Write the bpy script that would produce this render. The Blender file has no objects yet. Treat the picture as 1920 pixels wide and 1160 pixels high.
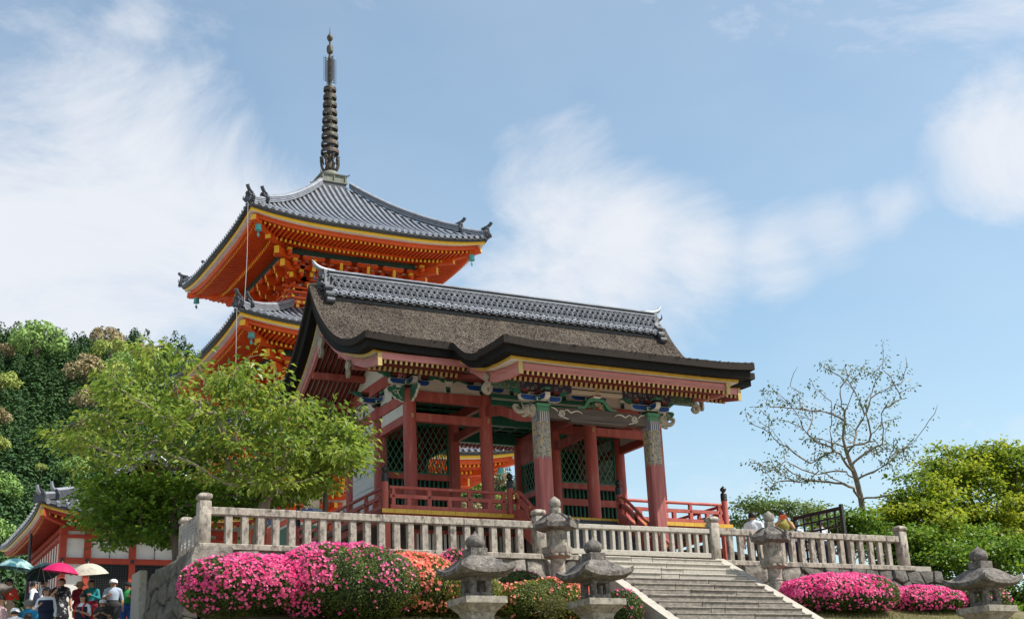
import bpy, bmesh, math, random
import numpy as np
from mathutils import Vector, Matrix, Euler
random.seed(7); np.random.seed(7)
S = bpy.context.scene
COL = S.collection
PI = math.pi
R_ = math.radians

# ---------------------------------------------------------------- camera
F_PX = 2486.5                                   # focal length for a 1920 px wide picture
YAW, PITCH, ROLL = 0.4929, 0.3257, -0.0458
CAM = np.array([-14.724, -33.883, -6.394])
_f = np.array([math.sin(YAW)*math.cos(PITCH), math.cos(YAW)*math.cos(PITCH), math.sin(PITCH)])
_r = np.array([math.cos(YAW), -math.sin(YAW), 0.0]); _u = np.cross(_r, _f)
_R = math.cos(ROLL)*_r + math.sin(ROLL)*_u
_U = -math.sin(ROLL)*_r + math.cos(ROLL)*_u
cd = bpy.data.cameras.new('camera'); cam = bpy.data.objects.new('camera', cd); COL.objects.link(cam)
cd.sensor_width = 36.0; cd.lens = F_PX/1920*36.0; cd.clip_start = .5; cd.clip_end = 6000
cam.matrix_world = Matrix(((_R[0], _U[0], -_f[0], CAM[0]), (_R[1], _U[1], -_f[1], CAM[1]), (_R[2], _U[2], -_f[2], CAM[2]), (0, 0, 0, 1)))
S.camera = cam

# ---------------------------------------------------------------- sky, sun, exposure
SUN = Vector((0.62, -0.50, 1.0)).normalized()   # direction towards the sun
SUN_EL = math.asin(SUN.z); SUN_AZ = math.atan2(SUN.x, SUN.y)
W = bpy.data.worlds.new('World'); S.world = W; W.use_nodes = True
wn = W.node_tree; wn.nodes.clear()
def N(t, typ, **kw):
    n = t.nodes.new(typ)
    for k, v in kw.items(): setattr(n, k, v)
    return n
def setup_world():
    L = wn.links.new
    out = N(wn, 'ShaderNodeOutputWorld'); bg = N(wn, 'ShaderNodeBackground'); bg.inputs[1].default_value = 0.15
    sky = N(wn, 'ShaderNodeTexSky', sky_type='NISHITA'); sky.sun_disc = False
    sky.sun_elevation = SUN_EL; sky.sun_rotation = SUN_AZ; sky.altitude = 100; sky.air_density = 1.0; sky.dust_density = 1.8; sky.ozone_density = 0.3
    tc = N(wn, 'ShaderNodeTexCoord')
    # wispy cumulus: fractal noise over the direction, gathered where the cloud banks stand
    nz = N(wn, 'ShaderNodeTexNoise'); nz.inputs['Scale'].default_value = 4.6; nz.inputs['Detail'].default_value = 12; nz.inputs['Roughness'].default_value = .64; nz.inputs['Distortion'].default_value = .45
    mp = N(wn, 'ShaderNodeMapping'); mp.inputs['Scale'].default_value = (1, 1, 1.9); mp.inputs['Rotation'].default_value = (0.1, .25, 0); mp.inputs['Location'].default_value = (3.1, 1.7, .4)
    L(tc.outputs['Generated'], mp.inputs[0]); L(mp.outputs[0], nz.inputs['Vector'])
    def direction(px, py):
        d = _f + _R*(px-960)/F_PX - _U*(py-580)/F_PX
        return d/np.linalg.norm(d)
    banks = [((40, 480), 11.5, 1.2), ((250, 400), 11, 1.15), ((420, 480), 9, 1.1), ((100, 640), 12, 1.25), ((560, 560), 7, .95), ((40, 240), 7, .5), ((1060, 420), 7.5, .95), ((1160, 480), 7.5, 1.15), ((1300, 500), 6.5, 1.05), ((1020, 530), 7, 1.05), ((1180, 560), 6, .9), ((1450, 490), 5.5, .95), ((1560, 450), 4.6, .85), ((1660, 400), 3.2, .72), ((1080, 290), 4.2, .58), ((960, 275), 2.6, .50), ((1910, 270), 6, .9), ((1920, 60), 8, .33), ((90, 90), 9, .27), ((250, 40), 2.8, .58), ((1350, 850), 9, .45), ((720, 310), 4, .36), ((640, 60), 8, .30), ((1600, 120), 9, .22)]
    acc = None
    for (p, r, w) in banks:
        d = direction(*p)
        dp = N(wn, 'ShaderNodeVectorMath', operation='DISTANCE'); dp.inputs[1].default_value = tuple(d); L(tc.outputs['Generated'], dp.inputs[0])
        mr = N(wn, 'ShaderNodeMapRange', interpolation_type='SMOOTHSTEP'); mr.inputs['From Min'].default_value = 0; mr.inputs['From Max'].default_value = R_(r); mr.inputs['To Min'].default_value = w; mr.inputs['To Max'].default_value = 0
        L(dp.outputs['Value'], mr.inputs['Value'])
        if acc is None: acc = mr.outputs[0]
        else:
            mx = N(wn, 'ShaderNodeMath', operation='SMOOTH_MAX'); mx.inputs[2].default_value = .2; L(acc, mx.inputs[0]); L(mr.outputs[0], mx.inputs[1]); acc = mx.outputs[0]
    # everywhere else: loose fair weather cloud of the same kind
    n2 = N(wn, 'ShaderNodeTexNoise'); n2.inputs['Scale'].default_value = 1.7; n2.inputs['Detail'].default_value = 2; L(mp.outputs[0], n2.inputs['Vector'])
    vt = N(wn, 'ShaderNodeVectorMath', operation='DOT_PRODUCT'); vt.inputs[1].default_value = tuple(direction(960, 500)); L(tc.outputs['Generated'], vt.inputs[0])
    ou = N(wn, 'ShaderNodeMapRange', interpolation_type='SMOOTHSTEP'); ou.inputs['From Min'].default_value = .92; ou.inputs['From Max'].default_value = .80; L(vt.outputs['Value'], ou.inputs['Value'])
    n2r = N(wn, 'ShaderNodeMapRange'); n2r.inputs['From Min'].default_value = .42; n2r.inputs['From Max'].default_value = .66; n2r.inputs['To Max'].default_value = .85; L(n2.outputs['Fac'], n2r.inputs['Value'])
    om = N(wn, 'ShaderNodeMath', operation='MULTIPLY'); L(ou.outputs[0], om.inputs[0]); L(n2r.outputs[0], om.inputs[1])
    mx = N(wn, 'ShaderNodeMath', operation='MAXIMUM'); L(acc, mx.inputs[0]); L(om.outputs[0], mx.inputs[1]); acc = mx.outputs[0]
    a1 = N(wn, 'ShaderNodeMath', operation='MULTIPLY_ADD'); a1.inputs[1].default_value = 1.05; L(acc, a1.inputs[0])
    a2 = N(wn, 'ShaderNodeMapRange'); a2.inputs['From Min'].default_value = .25; a2.inputs['From Max'].default_value = .75; a2.inputs['To Min'].default_value = -.66; a2.inputs['To Max'].default_value = .50; L(nz.outputs['Fac'], a2.inputs['Value']); L(a2.outputs[0], a1.inputs[2])
    cl = N(wn, 'ShaderNodeMapRange', interpolation_type='SMOOTHSTEP'); cl.inputs['From Min'].default_value = .02; cl.inputs['From Max'].default_value = 1.05; cl.inputs['To Max'].default_value = .96; L(a1.outputs[0], cl.inputs['Value'])
    # thin high veil that whitens the blue
    n3 = N(wn, 'ShaderNodeTexNoise'); n3.inputs['Scale'].default_value = 3.0; n3.inputs['Detail'].default_value = 7; L(mp.outputs[0], n3.inputs['Vector'])
    ve = N(wn, 'ShaderNodeMapRange'); ve.inputs['From Min'].default_value = .35; ve.inputs['From Max'].default_value = .75; ve.inputs['To Min'].default_value = .05; ve.inputs['To Max'].default_value = .24; L(n3.outputs['Fac'], ve.inputs['Value'])
    m2 = N(wn, 'ShaderNodeMath', operation='MAXIMUM'); L(cl.outputs[0], m2.inputs[0]); L(ve.outputs[0], m2.inputs[1])
    mix = N(wn, 'ShaderNodeMix', data_type='RGBA'); mix.inputs[7].default_value = (4.45, 4.6, 4.9, 1)
    tn = N(wn, 'ShaderNodeVectorMath', operation='MULTIPLY'); tn.inputs[1].default_value = (1.0, 1.12, 1.05); L(sky.outputs[0], tn.inputs[0])
    L(m2.outputs[0], mix.inputs[0]); L(tn.outputs[0], mix.inputs[6]); L(mix.outputs[2], bg.inputs[0]); L(bg.outputs[0], out.inputs[0])
setup_world()
sd = bpy.data.lights.new('sun', 'SUN'); sd.energy = 5.0; sd.angle = R_(.53); sd.color = (1, .955, .88)
so = bpy.data.objects.new('sun', sd); COL.objects.link(so); so.location = (30, -30, 60)
so.rotation_euler = SUN.to_track_quat('Z', 'Y').to_euler()
S.view_settings.view_transform = 'Standard'; S.view_settings.look = 'None'; S.view_settings.exposure = 0.36; S.view_settings.gamma = 1
S.render.engine = 'CYCLES'
try:
    S.cycles.max_bounces = 8; S.cycles.diffuse_bounces = 4; S.cycles.transparent_max_bounces = 8
except Exception: pass

# ---------------------------------------------------------------- materials
MATS = {}
def _col(c): return (c[0], c[1], c[2], 1)
def mat(name, c1, c2=None, scale=4., rough=.75, bump=0., bscale=None, stretch=(1, 1, 1), c3=None, spot=(.6, 9., .08), metal=0., spec=.3, low=.35, high=.68, detail=6, bdist=.02):
    if name in MATS: return MATS[name]
    m = bpy.data.materials.new(name); m.use_nodes = True; t = m.node_tree; L = t.links.new
    b = t.nodes['Principled BSDF']; b.inputs['Roughness'].default_value = rough; b.inputs['Metallic'].default_value = metal
    b.inputs['Specular IOR Level'].default_value = spec
    if c2 is None: c2 = tuple(x*.72 for x in c1)
    tc = N(t, 'ShaderNodeTexCoord'); oi = N(t, 'ShaderNodeObjectInfo')
    ml = N(t, 'ShaderNodeVectorMath', operation='SCALE'); ml.inputs['Scale'].default_value = 43.0
    cb = N(t, 'ShaderNodeCombineXYZ'); L(oi.outputs['Random'], cb.inputs[0]); L(oi.outputs['Random'], cb.inputs[1]); L(cb.outputs[0], ml.inputs[0])
    ad = N(t, 'ShaderNodeVectorMath', operation='ADD'); L(tc.outputs['Object'], ad.inputs[0]); L(ml.outputs[0], ad.inputs[1])
    mp = N(t, 'ShaderNodeMapping'); mp.inputs['Scale'].default_value = stretch; L(ad.outputs[0], mp.inputs[0])
    nz = N(t, 'ShaderNodeTexNoise'); nz.inputs['Scale'].default_value = scale; nz.inputs['Detail'].default_value = detail; nz.inputs['Roughness'].default_value = .65; L(mp.outputs[0], nz.inputs['Vector'])
    rp = N(t, 'ShaderNodeValToRGB'); rp.color_ramp.elements[0].position = low; rp.color_ramp.elements[1].position = high
    rp.color_ramp.elements[0].color = _col(c2); rp.color_ramp.elements[1].color = _col(c1); L(nz.outputs['Fac'], rp.inputs[0])
    col = rp.outputs[0]
    if c3 is not None:
        n2 = N(t, 'ShaderNodeTexNoise'); n2.inputs['Scale'].default_value = spot[1]; n2.inputs['Detail'].default_value = 7; n2.inputs['Roughness'].default_value = .7; L(mp.outputs[0], n2.inputs['Vector'])
        mr = N(t, 'ShaderNodeMapRange'); mr.inputs['From Min'].default_value = spot[0]-spot[2]; mr.inputs['From Max'].default_value = spot[0]+spot[2]; L(n2.outputs['Fac'], mr.inputs['Value'])
        mx = N(t, 'ShaderNodeMix', data_type='RGBA'); mx.inputs[7].default_value = _col(c3); L(mr.outputs[0], mx.inputs[0]); L(col, mx.inputs[6]); col = mx.outputs[2]
    L(col, b.inputs['Base Color'])
    if bump:
        n3 = N(t, 'ShaderNodeTexNoise'); n3.inputs['Scale'].default_value = bscale or scale*4; n3.inputs['Detail'].default_value = 6; n3.inputs['Roughness'].default_value = .7; L(mp.outputs[0], n3.inputs['Vector'])
        bp = N(t, 'ShaderNodeBump'); bp.inputs['Strength'].default_value = bump; bp.inputs['Distance'].default_value = bdist; L(n3.outputs['Fac'], bp.inputs['Height']); L(bp.outputs[0], b.inputs['Normal'])
    MATS[name] = m; return m
def leafmat(name, cols, trans=.3, rough=.5, big=.6):
    """leaf colour varies leaf by leaf and in broad clumps"""
    m = bpy.data.materials.new(name); m.use_nodes = True; t = m.node_tree; L = t.links.new; t.nodes.clear()
    o = N(t, 'ShaderNodeOutputMaterial'); g = N(t, 'ShaderNodeNewGeometry'); tc = N(t, 'ShaderNodeTexCoord')
    nz = N(t, 'ShaderNodeTexNoise'); nz.inputs['Scale'].default_value = big; nz.inputs['Detail'].default_value = 3; L(tc.outputs['Object'], nz.inputs['Vector'])
    mr = N(t, 'ShaderNodeMapRange'); mr.inputs['From Min'].default_value = .3; mr.inputs['From Max'].default_value = .7; L(nz.outputs['Fac'], mr.inputs['Value'])
    mm = N(t, 'ShaderNodeMath', operation='MULTIPLY_ADD'); mm.inputs[1].default_value = .5; L(g.outputs['Random Per Island'], mm.inputs[0])
    m3 = N(t, 'ShaderNodeMath', operation='MULTIPLY'); m3.inputs[1].default_value = .5; L(mr.outputs[0], m3.inputs[0]); L(m3.outputs[0], mm.inputs[2])
    rp = N(t, 'ShaderNodeValToRGB'); e = rp.color_ramp.elements
    while len(e) < len(cols): e.new(.5)
    for i, c in enumerate(cols): e[i].position = .08+.84*i/(len(cols)-1); e[i].color = _col(c)
    L(mm.outputs[0], rp.inputs[0])
    b = N(t, 'ShaderNodeBsdfPrincipled'); b.inputs['Roughness'].default_value = rough; b.inputs['Specular IOR Level'].default_value = .35; L(rp.outputs[0], b.inputs['Base Color'])
    tr = N(t, 'ShaderNodeBsdfTranslucent'); hs = N(t, 'ShaderNodeHueSaturation'); hs.inputs['Value'].default_value = 1.5; hs.inputs['Hue'].default_value = .485; L(rp.outputs[0], hs.inputs['Color']); L(hs.outputs[0], tr.inputs[0])
    mx = N(t, 'ShaderNodeMixShader'); mx.inputs[0].default_value = trans; L(b.outputs[0], mx.inputs[1]); L(tr.outputs[0], mx.inputs[2]); L(mx.outputs[0], o.inputs[0])
    MATS[name] = m; return m

RED = mat('bengara_red_paint', (.46, .108, .082), (.33, .070, .056), 3, .6, .25, 40, (1, 1, .12), c3=(.52, .22, .18), spot=(.64, 5, .1))
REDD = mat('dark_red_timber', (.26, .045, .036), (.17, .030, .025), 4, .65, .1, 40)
PINK = mat('faded_pink_board', (.55, .23, .215), (.45, .165, .155), 4, .7, .15, 30, (.3, .3, 2), c3=(.22, .18, .11), spot=(.72, 2.2, .03))
GOLD = mat('ochre_paint', (.66, .40, .055), (.5, .29, .04), 5, .5, .1, 30)
GOLDW = mat('worn_gilt_end', (.55, .38, .12), (.40, .30, .14), 14, .55, .1, 40)
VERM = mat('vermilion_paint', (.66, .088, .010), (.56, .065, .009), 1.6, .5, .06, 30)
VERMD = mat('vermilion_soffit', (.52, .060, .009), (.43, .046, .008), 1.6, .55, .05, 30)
YEL = mat('yellow_paint', (.80, .47, .035), (.72, .40, .03), 5, .5)
WHITE = mat('white_plaster', (.72, .70, .65), (.60, .58, .53), 2, .9, .1, 20)
CREAM = mat('cream_plaster', (.66, .57, .48), (.56, .48, .40), 3, .9, .1, 30)
WBOARD = mat('whitewashed_board', (.62, .63, .60), (.50, .51, .49), 2.5, .85, .15, 25, (1, .3, 4))
GREEN = mat('verdigris_green_paint', (.035, .17, .105), (.024, .12, .075), 6, .55, .1, 40)
GREENL = mat('light_green_paint', (.10, .30, .18), (.07, .22, .13), 6, .55)
BLUE = mat('blue_paint', (.02, .09, .33), (.015, .06, .24), 6, .5)
OUTL = mat('white_outline_paint', (.70, .66, .58), (.58, .54, .46), 9, .7)
BLACK = mat('black_lacquer', (.012, .012, .014), (.02, .02, .02), 5, .35, spec=.5)
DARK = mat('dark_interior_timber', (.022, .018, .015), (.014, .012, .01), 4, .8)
WOODG = mat('weathered_grey_timber', (.14, .115, .10), (.085, .068, .06), 3, .8, .3, 22, (.25, 1, 4), c3=(.24, .20, .16), spot=(.66, 4, .05))
CARVE = mat('weathered_carving', (.42, .37, .29), (.26, .22, .17), 14, .8, .2, 40)
def bark_thatch():
    m = bpy.data.materials.new('cypress_bark_thatch'); m.use_nodes = True; t = m.node_tree; L = t.links.new; b = t.nodes['Principled BSDF']; b.inputs['Roughness'].default_value = .95; b.inputs['Specular IOR Level'].default_value = .1
    tc = N(t, 'ShaderNodeTexCoord')
    def noise(sc, det, st=(1, 1, 1), ro=.65):
        mp = N(t, 'ShaderNodeMapping'); mp.inputs['Scale'].default_value = st; L(tc.outputs['Object'], mp.inputs[0]); n = N(t, 'ShaderNodeTexNoise'); n.inputs['Scale'].default_value = sc; n.inputs['Detail'].default_value = det; n.inputs['Roughness'].default_value = ro; L(mp.outputs[0], n.inputs['Vector']); return n.outputs['Fac']
    fine = noise(30, 5, (1, .42, .6), .75); big = noise(.9, 4); streak = noise(4.5, 5, (1, .10, .12)); chip = noise(75, 2, (1, .5, 1))
    rp = N(t, 'ShaderNodeValToRGB'); e = rp.color_ramp.elements; e.new(.5)
    for i, (p, c) in enumerate([(.34, (.030, .024, .020)), (.50, (.125, .100, .082)), (.68, (.31, .262, .218))]): e[i].position = p; e[i].color = _col(c)
    L(fine, rp.inputs[0])
    br = N(t, 'ShaderNodeMapRange'); br.inputs['From Min'].default_value = .3; br.inputs['From Max'].default_value = .7; br.inputs['To Min'].default_value = .62; br.inputs['To Max'].default_value = 1.22; L(big, br.inputs['Value'])
    sc = N(t, 'ShaderNodeVectorMath', operation='SCALE'); L(rp.outputs[0], sc.inputs[0]); L(br.outputs[0], sc.inputs['Scale'])
    sr = N(t, 'ShaderNodeMapRange'); sr.inputs['From Min'].default_value = .60; sr.inputs['From Max'].default_value = .78; sr.inputs['To Max'].default_value = .55; L(streak, sr.inputs['Value'])
    mx = N(t, 'ShaderNodeMix', data_type='RGBA'); mx.inputs[7].default_value = (.27, .235, .125, 1); L(sr.outputs[0], mx.inputs[0]); L(sc.outputs[0], mx.inputs[6]); L(mx.outputs[2], b.inputs['Base Color'])
    ad = N(t, 'ShaderNodeMath', operation='ADD'); L(fine, ad.inputs[0]); L(chip, ad.inputs[1]); bp = N(t, 'ShaderNodeBump'); bp.inputs['Strength'].default_value = 1.0; bp.inputs['Distance'].default_value = .06; L(ad.outputs[0], bp.inputs['Height']); L(bp.outputs[0], b.inputs['Normal']); return m
BARK = bark_thatch()
BARKE = mat('bark_cut_edge', (.050, .040, .034), (.018, .015, .013), 26, .92, .8, 60, (.5, .5, 2.2), c3=(.24, .15, .09), spot=(.73, 24, .05), spec=.15)
BARKB = mat('black_bark_edge', (.016, .014, .013), (.006, .006, .006), 14, .85, .7, 60, (.5, .5, 3), c3=(.12, .085, .06), spot=(.76, 20, .04), spec=.2)
TILE = mat('smoked_silver_tile', (.34, .355, .40), (.20, .21, .235), 3.0, .42, .1, 30, c3=(.34, .33, .32), spot=(.66, 9, .08), metal=.25, spec=.5)
TILED = mat('dark_tile_clay', (.085, .088, .098), (.045, .046, .05), 6, .5, .2, 30, metal=.2, spec=.5)
TILEO = mat('tile_ornament', (.10, .105, .12), (.05, .052, .058), 12, .5, .5, 30, metal=.2)
BRONZE = mat('weathered_bronze', (.105, .072, .055), (.05, .038, .032), 3, .6, .2, 30, c3=(.13, .17, .14), spot=(.58, 5, .08), metal=.35)
BRONZEG = mat('green_patina_bronze', (.22, .26, .22), (.14, .15, .12), 5, .7, .2, 30, c3=(.16, .12, .09), spot=(.56, 6, .1))
VERDI = mat('turquoise_verdigris', (.13, .42, .40), (.07, .30, .30), 6, .6)
GRAN = mat('weathered_granite', (.455, .40, .33), (.27, .238, .20), 11, .9, .5, 50, (1, 1, .55), c3=(.085, .072, .06), spot=(.565, 8.5, .09))
GRANL = mat('pale_granite', (.47, .43, .37), (.34, .31, .265), 20, .9, .3, 60, c3=(.17, .15, .125), spot=(.66, 7, .10))
GRANS = mat('step_granite', (.37, .325, .27), (.19, .168, .142), 7, .92, .5, 45, (1, 1, 1.5), c3=(.13, .115, .10), spot=(.56, 9, .14))
ROCK = mat('wall_stone', (.40, .36, .30), (.20, .175, .15), 6, .95, .9, 18, c3=(.09, .08, .07), spot=(.55, 5, .12), bdist=.05)
ROCKD = mat('dark_wall_stone', (.16, .145, .125), (.075, .068, .06), 6, .95, .9, 18, c3=(.25, .23, .20), spot=(.66, 8, .06), bdist=.05)
ROCKM = mat('shaded_mossy_wall_stone', (.15, .14, .115), (.07, .065, .055), 5, .95, .9, 16, c3=(.10, .12, .03), spot=(.64, 4, .08), bdist=.05)  # dark base puts the left face's shade into the colour; green spots are moss
LANT = mat('lichen_lantern_stone', (.20, .176, .158), (.058, .051, .047), 7, .93, .8, 30, c3=(.38, .345, .285), spot=(.63, 16, .10))
LANTL = mat('pale_lantern_stone', (.42, .375, .305), (.22, .195, .165), 7, .93, .7, 35, c3=(.10, .085, .07), spot=(.585, 9, .10))
TRUNK = mat('tree_bark', (.13, .10, .08), (.065, .052, .043), 9, .95, .8, 30, (1, 1, .3))
TRUNKL = mat('lichened_tree_bark', (.30, .25, .19), (.15, .125, .10), 9, .95, .7, 30, (1, 1, .3))
BROWN = mat('brown_timber', (.13, .085, .055), (.08, .05, .035), 4, .7, .2, 30)
STEEL = mat('grey_painted_metal', (.45, .45, .45), (.38, .38, .38), 5, .5)

# ---------------------------------------------------------------- mesh helpers
class G:
    def __init__(s): s.v = []; s.f = []; s.m = []
    def add(s, vs, fs, mi=0):
        o = len(s.v); s.v.extend([tuple(map(float, p)) for p in vs])
        for i, f in enumerate(fs):
            s.f.append(tuple(o+k for k in f)); s.m.append(mi if isinstance(mi, int) else mi[i])
    def box(s, x0, x1, y0, y1, z0, z1, mi=0):
        # mi may be a list: bottom, top, front(-y), right(+x), back, left
        s.add([(x0, y0, z0), (x1, y0, z0), (x1, y1, z0), (x0, y1, z0), (x0, y0, z1), (x1, y0, z1), (x1, y1, z1), (x0, y1, z1)],
              [(3, 2, 1, 0), (4, 5, 6, 7), (0, 1, 5, 4), (1, 2, 6, 5), (2, 3, 7, 6), (3, 0, 4, 7)], mi)
    def bbox(s, x0, x1, y0, y1, z0, z1, b=.01, mi=0):
        """box with chamfered edges"""
        bm = bmesh.new(); bmesh.ops.create_cube(bm, size=1)
        for v in bm.verts: v.co = Vector(((x0+x1)/2+v.co.x*(x1-x0), (y0+y1)/2+v.co.y*(y1-y0), (z0+z1)/2+v.co.z*(z1-z0)))
        bmesh.ops.bevel(bm, geom=list(bm.edges), offset=b, segments=1, affect='EDGES', profile=.5)
        s.addbm(bm, mi)
    def addbm(s, bm, mi=0):
        bm.verts.index_update(); s.add([tuple(v.co) for v in bm.verts], [[v.index for v in f.verts] for f in bm.faces], mi); bm.free()
    def beam(s, p, q, w, h, mi=0, end=None, up=(0, 0, 1)):
        p = np.array(p, float); q = np.array(q, float); d = q-p; d /= np.linalg.norm(d); u = np.array(up, float)
        r = np.cross(d, u); r /= np.linalg.norm(r); u = np.cross(r, d)
        V = [c+r*a*w/2+u*b*h/2 for c in (p, q) for a, b in ((-1, -1), (1, -1), (1, 1), (-1, 1))]
        e = mi if end is None else end
        s.add(V, [(0, 1, 2, 3), (7, 6, 5, 4), (1, 0, 4, 5), (2, 1, 5, 6), (3, 2, 6, 7), (0, 3, 7, 4)], [e, e, mi, mi, mi, mi])
    def tube(s, pts, rad, n=8, mi=0, cap=True, flat=1.0):
        P = [np.array(p, float) for p in pts]; k = len(P)
        if not hasattr(rad, '__len__'): rad = [rad]*k
        o = len(s.v); prev = None
        for i in range(k):
            d = P[min(i+1, k-1)]-P[max(i-1, 0)]; d = d/(np.linalg.norm(d)+1e-9)
            if prev is None:
                a = np.array((0, 0, 1.)) if abs(d[2]) < .9 else np.array((1., 0, 0)); r = np.cross(d, a)
            else: r = prev-d*np.dot(prev, d)
            r /= np.linalg.norm(r)+1e-9; u = np.cross(d, r); prev = r
            for j in range(n):
                t = 2*PI*j/n; s.v.append(tuple(P[i]+rad[i]*(r*math.cos(t)+u*math.sin(t)*flat)))
        for i in range(k-1):
            for j in range(n):
                a = o+i*n+j; b = o+i*n+(j+1) % n; s.f.append((a, b, b+n, a+n)); s.m.append(mi)
        if cap:
            s.f.append(tuple(o+j for j in reversed(range(n)))); s.m.append(mi)
            s.f.append(tuple(o+(k-1)*n+j for j in range(n))); s.m.append(mi)
    def lathe(s, prof, n=16, c=(0, 0, 0), mi=0, rot=0., sx=1., sy=1.):
        o = len(s.v); k = len(prof)
        for r, z in prof:
            for j in range(n):
                t = 2*PI*j/n+rot; s.v.append((c[0]+r*math.cos(t)*sx, c[1]+r*math.sin(t)*sy, c[2]+z))
        for i in range(k-1):
            for j in range(n):
                a = o+i*n+j; b = o+i*n+(j+1) % n; s.f.append((a, b, b+n, a+n)); s.m.append(mi if isinstance(mi, int) else mi[i])
        e0 = mi if isinstance(mi, int) else mi[0]; e1 = mi if isinstance(mi, int) else mi[-1]
        s.f.append(tuple(o+j for j in reversed(range(n)))); s.m.append(e0)
        s.f.append(tuple(o+(k-1)*n+j for j in range(n))); s.m.append(e1)
    def plate(s, pts, origin, ax, ay, th, mi=0, edge=None):
        """2-D outline pts extruded by th along ax x ay (both ways by th/2)"""
        o = np.array(origin, float); ax = np.array(ax, float); ay = np.array(ay, float); n = np.cross(ax, ay); n /= np.linalg.norm(n); k = len(pts)
        A = [o+ax*p[0]+ay*p[1]+n*th/2 for p in pts]; Bk = [o+ax*p[0]+ay*p[1]-n*th/2 for p in pts]
        e = mi if edge is None else edge
        s.add(A+Bk, [tuple(range(k)), tuple(range(2*k-1, k-1, -1))]+[((i+1) % k, i, k+i, k+(i+1) % k) for i in range(k)], [mi, mi]+[e]*k)
    def grid(s, P, mi=0, flip=False):
        """P: array (a,b,3)"""
        a, b = len(P), len(P[0]); o = len(s.v)
        for r in P: s.v.extend([tuple(map(float, p)) for p in r])
        for i in range(a-1):
            for j in range(b-1):
                q = (o+i*b+j, o+i*b+j+1, o+(i+1)*b+j+1, o+(i+1)*b+j); s.f.append(q[::-1] if flip else q); s.m.append(mi)
    def ball(s, c, r, mi=0, seg=10, rings=7, sc=(1, 1, 1)):
        prof = [(max(1e-4, math.sin(PI*i/rings)), -math.cos(PI*i/rings)) for i in range(rings+1)]
        o = len(s.v); s.lathe(prof, seg, (0, 0, 0), mi)
        for i in range(o, len(s.v)): v = s.v[i]; s.v[i] = (c[0]+v[0]*r*sc[0], c[1]+v[1]*r*sc[1], c[2]+v[2]*r*sc[2])
    def xf(s, M, start=0):
        for i in range(start, len(s.v)): s.v[i] = tuple(M @ Vector(s.v[i]))
    def mesh(s, name, mats, smooth=None):
        me = bpy.data.meshes.new(name); me.from_pydata(s.v, [], s.f)
        for m in (mats if isinstance(mats, (list, tuple)) else [mats]): me.materials.append(m)
        me.polygons.foreach_set('material_index', s.m)
        me.update()
        if smooth is not None:
            me.polygons.foreach_set('use_smooth', [True]*len(me.polygons)); me.set_sharp_from_angle(angle=R_(smooth))
        return me
    def build(s, name, mats, parent=None, smooth=None, kind=None):
        return link(name, s.mesh(name, mats, smooth), parent, kind)
def link(name, me, parent=None, kind=None, M=None):
    """links a mesh given in world coordinates (or placed by M) below its parent"""
    o = bpy.data.objects.new(name, me); COL.objects.link(o)
    if M is not None: o.matrix_local = M
    if parent is not None:
        o.parent = parent
        if parent.get('_world'): o.matrix_parent_inverse = Matrix.Translation(-parent.location)
    if kind: o['kind'] = kind
    return o
def tag(o, label, cat, group=None, kind=None):
    o['label'] = label
    if cat: o['category'] = cat
    if group: o['group'] = group
    if kind: o['kind'] = kind
    return o
def thing(name, label, cat, loc=(0, 0, 0), rz=0., group=None, world=False):
    o = bpy.data.objects.new(name, None); COL.objects.link(o); o.location = loc; o.rotation_euler = (0, 0, rz); o.empty_display_size = .3
    if world: o['_world'] = 1
    return tag(o, label, cat, group)
def copy_tree(o, parent=None):
    c = o.copy(); COL.objects.link(c); c.parent = parent
    if parent is not None: c.matrix_parent_inverse = o.matrix_parent_inverse.copy()
    for ch in o.children: copy_tree(ch, c)
    return c
def big_mesh(name, V, F, mats, mi=None, smooth=False):
    """fast numpy mesh: V (n,3), F (m,3 or 4)"""
    V = np.asarray(V, np.float32); F = np.asarray(F, np.int32); k = F.shape[1]
    me = bpy.data.meshes.new(name); me.vertices.add(len(V)); me.vertices.foreach_set('co', V.ravel())
    me.loops.add(F.size); me.loops.foreach_set('vertex_index', F.ravel()); me.polygons.add(len(F))
    me.polygons.foreach_set('loop_start', np.arange(0, F.size, k, dtype=np.int32))
    for m in (mats if isinstance(mats, (list, tuple)) else [mats]): me.materials.append(m)
    if mi is not None: me.polygons.foreach_set('material_index', np.asarray(mi, np.int32))
    if smooth: me.polygons.foreach_set('use_smooth', np.ones(len(F), bool))
    me.update(calc_edges=True); return me
def curve(pts, n=24):
    """Catmull-Rom through points"""
    P = [np.array(p, float) for p in pts]; P = [2*P[0]-P[1]]+P+[2*P[-1]-P[-2]]; out = []
    seg = len(P)-3
    for i in range(n):
        t = i/(n-1)*seg; k = min(int(t), seg-1); t -= k; a, b, c, d = P[k:k+4]
        out.append(.5*((2*b)+(-a+c)*t+(2*a-5*b+4*c-d)*t*t+(-a+3*b-3*c+d)*t**3))
    return out
def sstep(t): t = np.clip(t, 0, 1); return t*t*(3-2*t)

def at(px, py, depth):
    """point of the place that the survey photograph shows at (px, py), this many metres away"""
    return CAM+depth*(_f0+_R*(px-960)/F_PX-_U*(py-580)/F_PX)
_f0 = np.array([math.sin(YAW)*math.cos(PITCH), math.cos(YAW)*math.cos(PITCH), math.sin(PITCH)])
def topx(P):
    d = np.asarray(P)-CAM; z = d@_f0; return 960+F_PX*(d@_R)/z, 580-F_PX*(d@_U)/z
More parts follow.
